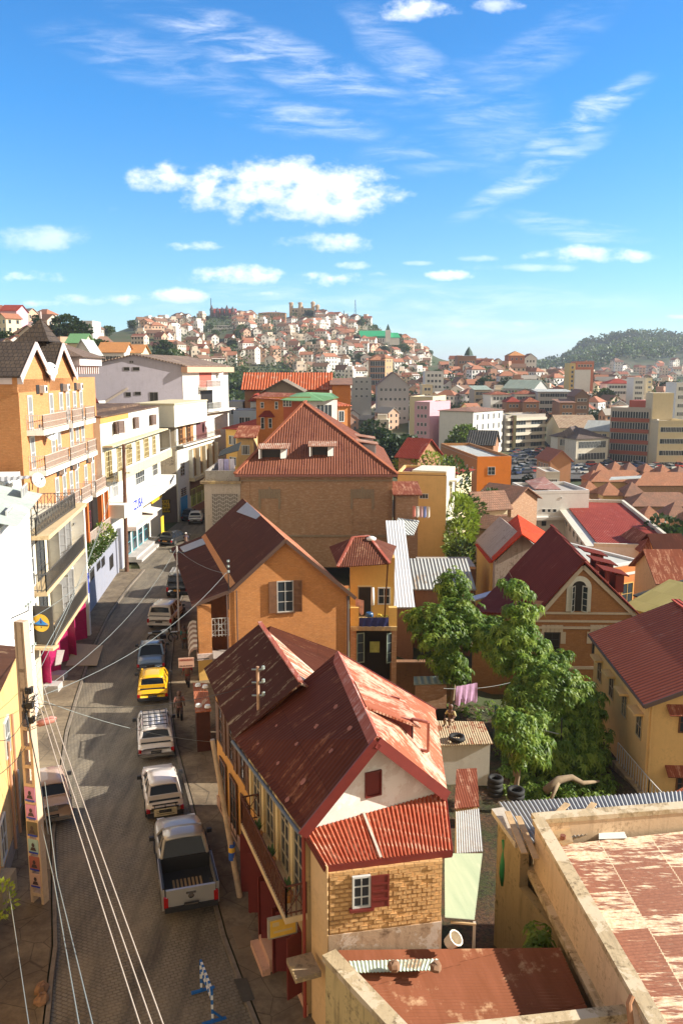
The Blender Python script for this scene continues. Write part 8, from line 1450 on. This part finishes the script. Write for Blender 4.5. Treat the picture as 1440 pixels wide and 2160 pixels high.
def person(label,px,py,rz,shirt,legs,hair=(.01,.01,.01),pose='walk',h=1.65,z=0.,loc=None,cap=None,k=[0]):
 k[0]+=1;p=loc if loc is not None else G(px,py,z);t=thing('person',label,'person',p,None,rz);s=h/1.7;a=.22 if pose=='walk' else .05
 if pose=='ride':J={'pel':(0,-.25,.9),'kl':(-.17,.15,.72),'fl':(-.17,.05,.3),'kr':(.17,.15,.72),'fr':(.17,.05,.3),'ch':(0,-.08,1.3),'nk':(0,0,1.45),'hd':(0,.03,1.62),'el':(-.28,.12,1.15),'hl':(-.33,.36,1.08),'er':(.28,.12,1.15),'hr':(.33,.36,1.08)}
 elif pose=='sit':J={'pel':(0,0,.15),'kl':(-.14,.4,.3),'fl':(-.14,.5,.05),'kr':(.14,.4,.3),'fr':(.14,.5,.05),'ch':(0,0,.55),'nk':(0,.02,.7),'hd':(0,.04,.86),'el':(-.28,.05,.42),'hl':(-.2,.3,.35),'er':(.28,.05,.42),'hr':(.2,.3,.35)}
 else:J={'pel':(0,0,.9),'kl':(-.1,a*.6,.5),'fl':(-.1,a*.9,.08),'kr':(.1,-a*.1,.5),'fr':(.1,-a,.08),'ch':(0,0,1.28),'nk':(0,0,1.43),'hd':(0,.02,1.58),'el':(-.24,-a*.4,1.12),'hl':(-.26,-a*.1,.86),'er':(.24,a*.3,1.12),'hr':(.26,a*.8,.88)}
 def sk(name,pts,ed,rad,m,rt=0):
  me=bpy.data.meshes.new(name);me.from_pydata([Vector(q)*s for q in pts],ed,[]);me.materials.append(m);o=bpy.data.objects.new(name,me);COL.objects.link(o);o.parent=t;md=o.modifiers.new('s','SKIN');sv=me.skin_vertices[0].data if me.skin_vertices else None
  if sv is None:bpy.context.view_layer.objects.active=o;me.attributes.new;
  if sv is None:return o
  for i,r in enumerate(rad):sv[i].radius=(r[0]*s,r[1]*s)if isinstance(r,tuple)else(r*s,r*s);sv[i].use_root=i==rt
  subd(o,1);md.use_smooth_shade=True;return o
 def mk(name,chains,m):
  mb=MB();[mb.tube([Vector(q)*s for q,_ in c],[r*s for _,r in c],0,8)for c in chains];return mb.build(name,[m],t,local=True,smooth=True)
 V_=lambda n:Vector(J[n]);sl_,sr_=V_('ch')+Vector((-.17,0,.07)),V_('ch')+Vector((.17,0,.07))
 mb_=bpy.data.metaballs.new('b');mo=bpy.data.objects.new('bodyball',mb_);COL.objects.link(mo);mb_.resolution=.05*s;mb_.render_resolution=.05*s;mb_.threshold=.1
 def chain(a,b,r0,r1,n=7):
  for i in range(n+1):e=mb_.elements.new();q=a.lerp(b,i/n)*s;e.co=q;e.radius=(r0+(r1-r0)*i/n)*s*1.55;e.stiffness=2
 hp=V_('pel');chain(hp,V_('ch'),.12,.13);chain(V_('ch'),V_('nk'),.1,.05,3);chain(V_('hd')-Vector((0,0,.04)),V_('hd')+Vector((0,.0,.05)),.085,.09,2);chain(V_('hd')+Vector((0,.1,-.02)),V_('hd')+Vector((0,.11,-.02)),.02,.02,1)
 for q,e,hh,kk,ff,sx in((sl_,'el','hl','kl','fl',-1),(sr_,'er','hr','kr','fr',1)):
  chain(V_('ch')+Vector((sx*.08,0,.07)),q,.06,.055,2);chain(q,V_(e),.05,.04);chain(V_(e),V_(hh),.038,.028);chain(hp+Vector((sx*.08,0,-.04)),V_(kk),.085,.06);chain(V_(kk),V_(ff),.055,.04);chain(V_(ff)+Vector((0,0,-.03)),V_(ff)+Vector((0,.16,-.04)),.04,.035,3)
  for f in range(4):d=(V_(hh)-V_(e)).normalized();o_=V_(hh)+Vector((0,-.03+f*.02,0));chain(o_,o_+d*.09,.011,.009,2)
 dg=bpy.context.evaluated_depsgraph_get();me=bpy.data.meshes.new_from_object(mo.evaluated_get(dg));bpy.data.objects.remove(mo);bpy.data.metaballs.remove(mb_);me.materials.clear();me.materials.append(SK);me.name='body';me.polygons.foreach_set('use_smooth',[True]*len(me.polygons));o=data_obj('body',me,t)
 S=paint('shirt%d'%k[0],shirt,.85,var=.15);T_=paint('trousers%d'%k[0],legs,.85,var=.15)
 mk('shirt',[[(hp+Vector((0,0,-.06)),.165),(hp.lerp(V_('ch'),.5),.15),(V_('ch'),.175),(V_('ch')+Vector((0,0,.1)),.12),(V_('nk')+Vector((0,0,-.02)),.06)],[(V_('ch')+Vector((-.05,0,.06)),.08),(sl_,.075),(V_('el'),.06)],[(V_('ch')+Vector((.05,0,.06)),.08),(sr_,.075),(V_('er'),.06)]],S)
 mk('trousers',[[(hp+Vector((0,0,.04)),.15),(hp+Vector((0,0,-.08)),.15)],[(hp+Vector((-.08,0,-.02)),.105),(V_('kl'),.078),(V_('fl')+Vector((0,0,.04)),.06)],[(hp+Vector((.08,0,-.02)),.105),(V_('kr'),.078),(V_('fr')+Vector((0,0,.04)),.06)]],T_)
 mb=MB();c=(V_('hd')+Vector((0,-.015,.03)))*s;mb.lathe(c,[(.1*s,-.02*s),(.108*s,.03*s),(.09*s,.08*s),(.05*s,.11*s),(0,.115*s)],0,12);mb.build('helmet' if cap else 'hair',[paint('hat%d'%k[0],cap or hair,.6)],t,local=True,smooth=True);return t
person('person in a dark red printed shirt and dark trousers walking under the restaurant sign',397,1452,3.0,(.3,.015,.02),(.02,.02,.03));person('person in a pale pink top and black trousers walking beside the white estate car',380,1522,3.3,(.55,.24,.18),(.015,.015,.02));person('person in a teal shirt standing by the striped awning',390,1372,.4,(.02,.2,.16),(.15,.14,.14),pose='stand')
t=bike('street_motorcycle','dark motorcycle ridden up the middle of the street by the far bend',393,1158,.1,BLKP);person('rider in a dark navy jacket and white helmet on the moving motorcycle',393,1158,.1,(.02,.03,.08),(.02,.02,.025),pose='ride',cap=(.7,.7,.7),loc=G(393,1158))
person('person in a pale yellow shirt and white cap sitting by the tin roofed shack',0,0,2.6,(.6,.5,.25),(.4,.3,.2),pose='sit',cap=(.7,.68,.65),loc=D(950,1524,39.5))
# poles, lamp, barrier
def pole(name,label,base,top,r,m,grp='street poles',arms=()):
 t=thing(name,label,'pole',base,grp);mb=MB();mb.tube([base,base.lerp(top,.5),top],[r*1.15,r,r*.85],n=10);mb.build('shaft',[m],t)
 for f,hw in arms:c=base.lerp(top,f);mb=MB();mb.bar(c+Vector((-hw,.1,0)),c+Vector((hw,-.1,0)),.07);a=mb.build('cross_arm',[IRON],t);[MB().lathe(c+Vector((x*hw,-.1*x,.03)),[(0,0),(.05,.02),(.03,.06),(.05,.1),(0,.12)],n=8).build('insulator',[MATS['porcelain']],a)for x in(-.9,.9)]
 return t
def up(px,py,ty,tx=None):b=G(px,py,.1);return b,D(tx or px,ty,b.y)
b=G(268,1206,.1);tp_=D(261,937,b.y);pole('wooden_pole','tall dark wooden utility pole in front of the white shop building',b,tp_,.17,paint('pole_wood',(.13,.06,.035),.85,var=.25),arms=((.97,.8),(.78,.5)))
b,tp_=up(378,1332,1152,373);pole('pale_lamp_pole','thin pale metal pole beside the boxy white SUV',b,tp_,.06,paint('pale_pole',(.6,.58,.56),.5),arms=((.93,.5),))
b,tp_=up(176,1322,1150,161);pole('left_thin_pole','thin dark pole with blue band at the near end of the blue grey wall',b,tp_,.05,paint('pole_dark',(.12,.1,.1),.6),arms=((.98,.3),))
b,tp_=up(506,1893,1560,448);pole('sticker_pole','pale pole with stickers along the wall of the near red roofed house',b,tp_,.09,paint('pole_beige',(.5,.36,.24),.7,var=.25));mb=MB();c=b.lerp(tp_,.3);mb.lathe(c,[(.11,-.3),(.11,.3)],n=12);o=mb.build('blue_sticker',[paint('sticker_blue',(.03,.1,.4),.5)],origin=c);tag(o,'blue and yellow sticker wrapped round the beige pole','sticker');mb=MB();mb.lathe(c+Vector((0,0,.08)),[(.114,-.09),(.114,.09)],n=12);mb.build('yellow_disc',[MATS['sign_yellow']],o)
for k,(x,y,ty,tx)in enumerate(((342,905+220,0,0),)):pass
b,tp_=up(490,1158,845,0);
b=D(313,760,0)if 0 else None
def lattice():
 b=G(80,1908,.1);h=9.85;d=Vector((.75,-.66,0)).normalized();n=Vector((-.3,-.95,0));sx=Vector((.95,-.3,0));t=thing('lattice_concrete_pole','concrete ladder pole with campaign posters at the left pavement','pole',b,'street poles');CP=plaster('pole_concrete',(.62,.46,.32),(.3,.2,.13),.3);mb=MB();k=[(-.24,-.15)]
 W0,W1=.21,.13
 for s in(-1,1):mb.prism([b+sx*(s*W0-.05),b+sx*(s*W0+.05),b+sx*(s*W0+.05)-n*.28,b+sx*(s*W0-.05)-n*.28],Vector((0,0,h))-sx*s*(W0-W1))
 for i in range(13):z=h*i/15+.3;w_=W0+(W1-W0)*z/h;q=b+Vector((0,0,z));mb.prism([q-sx*(w_-.05),q+sx*(w_-.05),q+sx*(w_-.05)-n*.26,q-sx*(w_-.05)-n*.26],Vector((0,0,.12)))
 q=b+Vector((0,0,h*.72));mb.prism([q-sx*W1,q+sx*W1,q+sx*W1-n*.26,q-sx*W1-n*.26],Vector((0,0,h*.28)));mb.build('ladder_shaft',[CP],t)
 PM=[paint('poster_pink',(.55,.25,.5),.7),paint('poster_pink'),paint('poster_dark',(.12,.1,.07),.7),paint('poster_blue',(.3,.45,.5),.7),paint('poster_red',(.35,.12,.1),.7),paint('poster_pale',(.6,.4,.35),.7)]
 FD,BLU=paint('poster_figure',(.06,.04,.05),.7),MATS['blue_lettering']
 for i,m in enumerate(PM):z=3.75-i*.62;w_=.2;q=b+Vector((0,0,z))+n*.02;mb=MB();mb.prism([q-sx*w_,q+sx*w_,q+sx*w_+Vector((0,0,.5)),q-sx*w_+Vector((0,0,.5))],-n*.01);p=mb.build('poster',[m],t);mb=MB();c=q+n*.012+Vector((0,0,.3));mb.poly([c+sx*.06*math.cos(a)+Vector((0,0,.08*math.sin(a)))for a in[j*.785 for j in range(8)]]);mb.poly([c+sx*x+Vector((0,0,zz))for x,zz in((-.12,-.2),(.12,-.2),(.07,-.08),(-.07,-.08))]);mb.build('portrait',[FD],p);mb=MB();mb.prism([q-sx*w_*.9+n*.012,q+sx*w_*.9+n*.012,q+sx*w_*.9+n*.012+Vector((0,0,.06)),q-sx*w_*.9+n*.012+Vector((0,0,.06))],n*.003);mb.build('caption',[BLU],p)
 top=b+Vector((0,0,h*.73));mb=MB()
 for i in range(26):p=top+Vector((rnd.uniform(.1,.5),rnd.uniform(-.3,.3),rnd.uniform(-.9,.5)));mb.tube([p,p+Vector((rnd.uniform(-.3,.3),rnd.uniform(-.3,.3),rnd.uniform(-.3,.2))),top+Vector((0,0,rnd.uniform(-.6,.4)))],.014,n=4)
 [mb.box(top+Vector((.1,-.1,z)),top+Vector((.3,.1,z+.2)))for z in(-.7,-.2,.3)];mb.build('cable_clutter',[IRON],t)
 lp=D(98,1522,b.y+1.2);s=thing('street_lamp','faded pink street lamp head reaching out from the concrete ladder pole','street lamp',lp);mb=MB();mb.tube([top+Vector((0,0,-.9)),lp-Vector((.25,0,.05))],.03);mb.build('arm',[paint('rusty_arm',(.35,.2,.12))],s);mb=MB();mb.lathe(lp-Vector((.3,.1,.06)),[(.02,0),(.1,.05),(.13,.3),(.12,.55),(.04,.66),(0,.67)],0,12,(.9,.3,.2));mb.build('lamp_head',[paint('lamp_pink',(.6,.25,.2),.5)],s,smooth=True);return top,b,h
TOP,LB,LH=lattice()
def barrier():
 a,b=G(428,2098),G(446,2148);t=thing('striped_barrier','blue and white striped metal barrier standing in the road','barrier',a);SB,SW=paint('barrier_blue',(.01,.12,.4),.5),paint('barrier_white',(.7,.7,.7),.5);d=b-a;d.normalize();s=Vector((d.y,-d.x,0));a,b=a-d*.15,b+d*.15
 for p in(a,b):mb=MB();mb.bar(p-s*.38,p+s*.3+Vector((0,0,.03)),.09,.06);mb.bar(p-s*.3,p+Vector((0,0,.35)),.05);mb.build('foot',[SB],t)
 def stripe(p,q,n,nm):
  mb=MB();[mb.bar(p.lerp(q,i/n),p.lerp(q,(i+1)/n),.06,.06,i%2)for i in range(n)];mb.build(nm,[SB,SW],t)
 u_=Vector((0,0,1));stripe(a,a+u_*1.0,7,'post');stripe(b,b+u_*1.0,7,'post');stripe(a+u_,b+u_,11,'top_rail');stripe(a+u_*.7,b+u_*.7,9,'middle_rail')
 mb=MB();[mb.bar(a.lerp(b,i/5)+u_*.7,a.lerp(b,i/5)+u_,.03)for i in range(1,5)];mb.build('bars',[SW],t)
barrier()
for i,(x,y)in enumerate(((88,2092),(89,2114))):c=G(x,y,.1);mb=MB();mb.lathe(c,[(0,-.05),(.2,0),(.22,.12),(.12,.24),(0,.26)],n=8);mb.v=[v+Vector((rnd.uniform(-.04,.04),rnd.uniform(-.04,.04),rnd.uniform(-.03,.03)))for v in mb.v];tag(mb.build('kerb_stone',[paint('brown_stone')],origin=c),('upper','lower')[i]+' rough stone lying at the broken left kerb corner','stone','stones at the left kerb')
# overhead wires
def wire(label,pts,r,m,sag=.0):
 pts=[Vector(p)for p in pts];a,b=pts[0],pts[-1];q=[a.lerp(b,i/16)-Vector((0,0,sag*4*(i/16)*(1-i/16)))for i in range(17)]if len(pts)==2 else pts;mb=MB();mb.tube(q,r,n=5);tag(mb.build('wire',[m],origin=a),label,'wire','overhead wires')
PW=paint('pale_cable',(.55,.45,.36),.6);DW_=paint('dark_cable',(.02,.02,.02),.6);GW_=paint('grey_cable',(.25,.28,.27),.6)
for i,(x0,x1)in enumerate(((70,296),(78,322),(90,345))):a=D(x0,1440,27);wire(('left','middle','right')[i]+' of three thick pale cables dropping toward the camera',[a,D(x1,2162,13.5)],.014,PW,.12)
for i,(x0,y0,x1)in enumerate(((88,1740,168),(95,1650,197))):wire(('left','right')[i]+' twisted grey cable hanging beside the ladder pole',[D(x0,y0,25),D(x0+25,1850,20),D(x1,2165,13)],.013,GW_)
wire('thick black cable running down from the ladder pole',[TOP,D(85,1650,24.5),D(102,1760,23)],.02,DW_)
for i,(p,q,s,l)in enumerate(((TOP,D(480,1205,45.4),.9,'wire crossing the street from the ladder pole to the orange gable mast'),(TOP,D(548,1440,27.6),.5,'wire crossing from the ladder pole to the roof valley mast'),(TOP+Vector((0,0,.3)),D(450,1565,31),.3,'wire from the ladder pole to the sticker pole'),(TOP,D(262,945,74),1.2,'long wire from the ladder pole to the wooden pole'),(TOP+Vector((0,0,.5)),D(255,950,74),1.6,'second long wire from the ladder pole to the wooden pole'),(TOP,D(373,1155,55),1.0,'wire from the ladder pole to the pale lamp pole'),(D(12,1310,25),D(66,1040,45),.2,'upper wire along the white facade'),(D(14,1330,25),D(240,1130,70),1,'lower wire along the white facade'),(TOP-Vector((0,0,.5)),D(-10,1560,20),.3,'black wire leaving the ladder pole to the left edge'),(TOP-Vector((0,0,1.5)),D(-10,1640,20),.1,'lower black wire leaving the ladder pole to the left edge'),(D(262,945,74),D(455,905,112),1,'wire from the wooden pole to the cream corner building'),(D(373,1158,55),D(480,1210,45.4),.3,'short wire from the lamp pole to the orange gable mast'),(D(20,1880,22),D(62,2165,13),0,'thin grey wire at the lower left corner'))):wire(l,[p,q],.01 if i!=4 else .014,DW_ if i in(1,8,9)else GW_,s)
# garden between the houses
GM=[leafm('garden_leaf',(.085,.165,.012),(.16,.28,.025),.5),leafm('garden_light_leaf',(.2,.31,.03),(.34,.46,.07),.5)]
def rosettes(mb,c,rad,n,l,rr,per=8):
 for _ in range(n):
  while True:
   d=Vector((rr.uniform(-1,1),rr.uniform(-1,1),rr.uniform(-.8,1)))
   if .3<d.length<1:break
  k=d.length**.65*rr.uniform(.8,1.18);d.normalize();p=Vector((c[0]+d.x*rad[0]*k,c[1]+d.y*rad[1]*k,c[2]+d.z*rad[2]*k));ax=(d+Vector((0,0,.9))).normalized();x=ax.orthogonal().normalized();y=ax.cross(x);ph=rr.uniform(0,6);m=rr.random()<.4
  for j in range(per):
   a=ph+j*6.28/per;o=x*math.cos(a)+y*math.sin(a);L_=l*rr.uniform(.7,1.2);t=(o*.8+ax*.45)*L_*.5;e=p+o*L_-Vector((0,0,L_*.25));s=ax.cross(o)*L_*.17;q=p+t;b=len(mb.v);mb.v+=[p,q+s,e,q-s];mb.f+=[(b,b+1,b+2,b+3)];mb.m.append(int(m))
def gtree(label,base,top,blobs,n,l,seed,grp='garden trees'):
 t=thing('garden_tree',label,'tree',base,grp);mb=MB();mb.tube([base,base.lerp(top,.5)+Vector((.15,0,0)),top],[.16,.11,.05],n=7)
 for c,r in blobs:mb.tube([base.lerp(top,.45),(base.lerp(top,.6)+c)/2,c],[.07,.05,.02],n=5)
 mb.build('trunk',[paint('pale_bark',(.26,.19,.12),.9,var=.2)],t);mb=MB();rr=random.Random(seed);tot=sum(r[0]*r[2]for c,r in blobs)
 blobs=blobs+[(c+Vector((rr.uniform(-1.1,1.1)*r[0],rr.uniform(-.8,.6)*r[1],rr.uniform(-.9,1.0)*r[2])),(r[0]*k,r[1]*k,r[2]*k))for c,r in blobs for k in(.5,.38,.3)]
 for c,r in blobs:rosettes(mb,c,r,max(6,int(n*1.6*r[0]*r[2]/tot)),l*.74,rr)
 mb.build('crown',GM,t)
P_=D;gz=lambda px,py,Y:Vector((D(px,py,Y).x,Y,TZ(D(px,py,Y).x,Y)))
gtree('spreading tree with pale tipped leaves left of the garden, before the white sheet roof',gz(950,1500,50),P_(960,1330,50),[(P_(930,1345,49),(1.6,1.6,1.0)),(P_(905,1300,50),(1.1,1.2,.7)),(P_(965,1295,51),(1.5,1.5,1.3)),(P_(955,1235,53),(1.1,1.2,1.1)),(P_(1000,1330,50),(1.5,1.5,1.2)),(P_(935,1390,48.5),(1.3,1.2,.6)),(P_(960,1420,48.5),(1.1,1,.5))],520,.5,1)
gtree('tall slim papaya like tree with a tufted top before the maroon roof',gz(1095,1560,46),P_(1085,1250,46),[(P_(1088,1243,46),(.75,.75,.5)),(P_(1098,1290,46),(1.0,1,.5)),(P_(1085,1335,46),(1.4,1.2,.9)),(P_(1060,1375,46),(1.3,1.2,.8)),(P_(1110,1380,46),(1.1,1.2,.7)),(P_(1035,1345,47),(.9,1.2,.7))],420,.48,2)
gtree('broad rounded bright green tree in the middle of the garden',gz(1190,1650,43),P_(1180,1490,43),[(P_(1170,1450,43),(1.9,1.6,1.2)),(P_(1125,1490,42.5),(1.4,1.4,1.1)),(P_(1215,1480,43),(1.5,1.5,1.2)),(P_(1225,1540,42),(1.3,1.3,1.1)),(P_(1170,1540,41.5),(1.6,1.4,1.1)),(P_(1235,1590,41),(1.2,1.1,.9)),(P_(1150,1590,40.5),(1.3,1.1,.9)),(P_(1190,1600,40),(1.3,1,.8)),(P_(1130,1425,44),(1.3,1.2,.8))],1250,.46,3)
gtree('small leaning tree with a bare forked trunk in front of the clothes line',gz(1078,1700,36),P_(1095,1540,36.5),[(P_(1095,1540,36.5),(1.1,1,.8)),(P_(1120,1585,36.5),(.9,.9,.6)),(P_(1065,1520,36.5),(.6,.7,.5))],240,.42,4)
gtree('slender tree against the arched window house wall',gz(1165,1480,50),P_(1165,1400,50),[(P_(1165,1400,50),(.9,.8,.6)),(P_(1185,1385,50.5),(.6,.6,.4)),(P_(1145,1410,50),(.7,.7,.6))],130,.45,6)
ug=MB();rr=random.Random(9)
for i in range(110):x,y=rr.uniform(1055,1290),rr.uniform(1540,1700);p=G(x,y,-3.0);k=rr.uniform(.5,1.1);rosettes(ug,(p.x,p.y,TZ(p.x,p.y)+.3*k),(.6*k,.6*k,.55*k),int(16*k),.28,rr,6)
for i in range(26):x,y=rr.uniform(880,1060),rr.uniform(1395,1480);p=G(x,y,-2.4);rosettes(ug,(p.x,p.y,TZ(p.x,p.y)+.2),(.5,.5,.4),7,.26,rr,6)
for i in range(16):p=Vector((rr.uniform(5.5,6.0),rr.uniform(20.4,22.6),rr.uniform(-.4,1.7)));rosettes(ug,p,(.35,.4,.3),8,.35,rr,7)
tag(ug.build('undergrowth',GM),'low green undergrowth and weeds covering the garden floor and the dark passage','undergrowth',kind='stuff')
mb=MB();q=[(40,0,1.0)];n=26
for j in range(n+1):
 for i in range(n+1):x,y=2.7+18*i/n,12+41*j/n;mb.v.append(Vector((x,y,(TZ(x,y)if y>25 else-1.6)+.05+rr.uniform(-.1,.12))))
for j in range(n):
 for i in range(n):q=j*(n+1)+i;mb.f.append((q,q+1,q+n+2,q+n+1));mb.m.append(0)
m,nt,bs=_new('garden_soil');bs.inputs['Roughness'].default_value=1;p=_obj(nt);n1=_noise(nt,p,.7,8,.75);n2=_noise(nt,p,7,6,.75);nt.links.new(_mix(nt,_range(nt,n2,.4,.65),_mix(nt,_range(nt,n1,.42,.58),(.06,.075,.02),(.15,.075,.035)),(.03,.022,.014)),bs.inputs['Base Color']);_bump(nt,bs,n2,1,.15);tag(mb.build('garden_ground',m,smooth=True),kind='structure')
def shack(name,label,q,z,wall,roof,zf):
 t=thing(name,label,'shack',q[0]);mb=MB();c=sum(q,Vector((0,0,0)))/4;foot(mb,[(p.x*.9+c.x*.1,p.y*.9+c.y*.1)for p in q],zf,z-.1);mb.build('wall',[wall],t);mb=MB();mb.slab(q,.05);mb.build('roof',[roof],t);return t
WRS=sheet('worn_cream_sheet',(.55,.42,.26),(.62,.5,.34),(.3,.1,.05),.35,.12)
Z=-.6;shack('tin_roof_shack','low white walled shack with patched cream and rust sheets and a tyre on its roof',[G(922,1572,Z),G(1040,1568,Z),G(1018,1522,Z),G(918,1520,Z)],Z,WHT,WRS,-4)
Z=-1.2;t=shack('brick_outhouse','small brick outhouse with a tin roof behind the near house',[G(872,1444,Z),G(946,1441,Z),G(940,1425,Z),G(872,1427,Z)],Z,BRICKB,TEAL,-4);mb=MB();p=D(923,1478,47);mb.box((p.x-.35,p.y-1.9,-3.5),(p.x+.3,p.y-1.85,-1.5));mb.build('door',[MATS['dark_room']],t)
Z=1.0;shack('ochre_hutch','small ochre boxed hutch with ribbed dark red roof beside the passage',[G(958,1705,Z),G(1010,1700,Z),G(1005,1620,Z),G(962,1622,Z)],Z,CREAM,SHR,-1)
c_=D(880,1400,52);mb=MB();mb.box((c_.x-3.4,52,-4),(c_.x+2.6,52.5,-1.2));tag(mb.build('earth_bank_wall',[plaster('brown_earth_wall',(.26,.13,.06),(.08,.05,.03),.6)],origin=c_),'old brown earth wall behind the left garden tree','wall')
def tyre(c,r,label,ax=(0,0,1)):mb=MB();mb.lathe(c,[(r*.55,.02),(r*.7,.1),(r*.95,.1),(r,.0),(r*.95,-.1),(r*.7,-.1),(r*.55,-.02),(r*.55,.02)],n=20,axis=ax);tag(mb.build('tyre',[TYRE],origin=c,smooth=True),label,'tyre','old tyres in the garden')
for i in range(4):p=G(1043,1672,-1.2);tyre(p+Vector((.03*math.sin(i*3),0,i*.22)),.36,('bottom','second','third','top')[i]+' tyre of the left stack beside the ochre hutch')
for i in range(2):p=G(1087,1678,-1.2);tyre(p+Vector((0,0,i*.22)),.4,('lower','upper')[i]+' tyre of the right stack in the garden')
tyre(G(963,1556,-.42),.42,'black tyre lying flat on the tin shack roof')
a,b=D(962,1448,40),D(1006,1440,40.5);mb=MB();cloth(mb,a,b,1.0,12);tag(mb.build('lilac_sheet',[paint('lilac_stripe',(.5,.3,.48),.9,var=.2)],origin=a,smooth=True),'lilac pink sheet drying on the garden line','laundry');wire('garden clothes line carrying the lilac sheet',[D(935,1452,40),D(1075,1440,42)],.012,GW_,.15)
for i,(x,c,l)in enumerate(((1042,(.03,.1,.09),'dark green'),(1050,(.35,.02,.08),'crimson'),(1058,(.5,.3,.25),'faded pink'),(1065,(.1,.08,.12),'dark'))):a=D(x,1488+i*4,38);mb=MB();cloth(mb,a,a+Vector((.14,-.12,0)),1.3,3);tag(mb.build('garment',[paint('line_garment%d'%i,c,.9)],origin=a),l+' garment hanging on the frame beside the small leaning tree','garment','garments on the garden frame')
p=[G(1150,1668,-2.2),G(1178,1645,-1.9),G(1205,1640,-1.9),G(1228,1652,-2.2),G(1262,1648,-2.4)];mb=MB();mb.tube(p,[.2,.2,.16,.12,.06],n=8);mb.tube([p[1],G(1160,1690,-2.4)],[.14,.07],n=6);tag(mb.build('fallen_trunk',[paint('pale_bark')],origin=p[0],smooth=True),'pale fallen tree trunk on the rubble at the garden edge','log')
t=thing('tall_thin_pole','thin dark pole standing in front of the broad garden tree','pole',gz(1182,1640,40));mb=MB();b=gz(1182,1640,40);mb.bar(b,D(1184,1515,40),.06);mb.build('shaft',[IRON],t);mb=MB();mb.bar(D(1125,1535,40),D(1184,1550,40),.05);mb.build('line',[GW_],t)
# air
def haze():
 mb=MB();mb.box((-6000,-60,-30),(6000,12500,175));m=bpy.data.materials.new('pale_air');m.use_nodes=True;nt=m.node_tree;nt.nodes.clear();o=nt.nodes.new('ShaderNodeOutputMaterial');v=nt.nodes.new('ShaderNodeVolumePrincipled');v.inputs['Density'].default_value=HAZE;v.inputs['Color'].default_value=(.8,.88,1,1);v.inputs['Anisotropy'].default_value=.2;nt.links.new(v.outputs[0],o.inputs['Volume']);ob=mb.build('haze',m,local=True);tag(ob,'thin pale haze filling the air over the town','haze',kind='stuff')
HAZE=.00013
haze()
number_lookalikes()
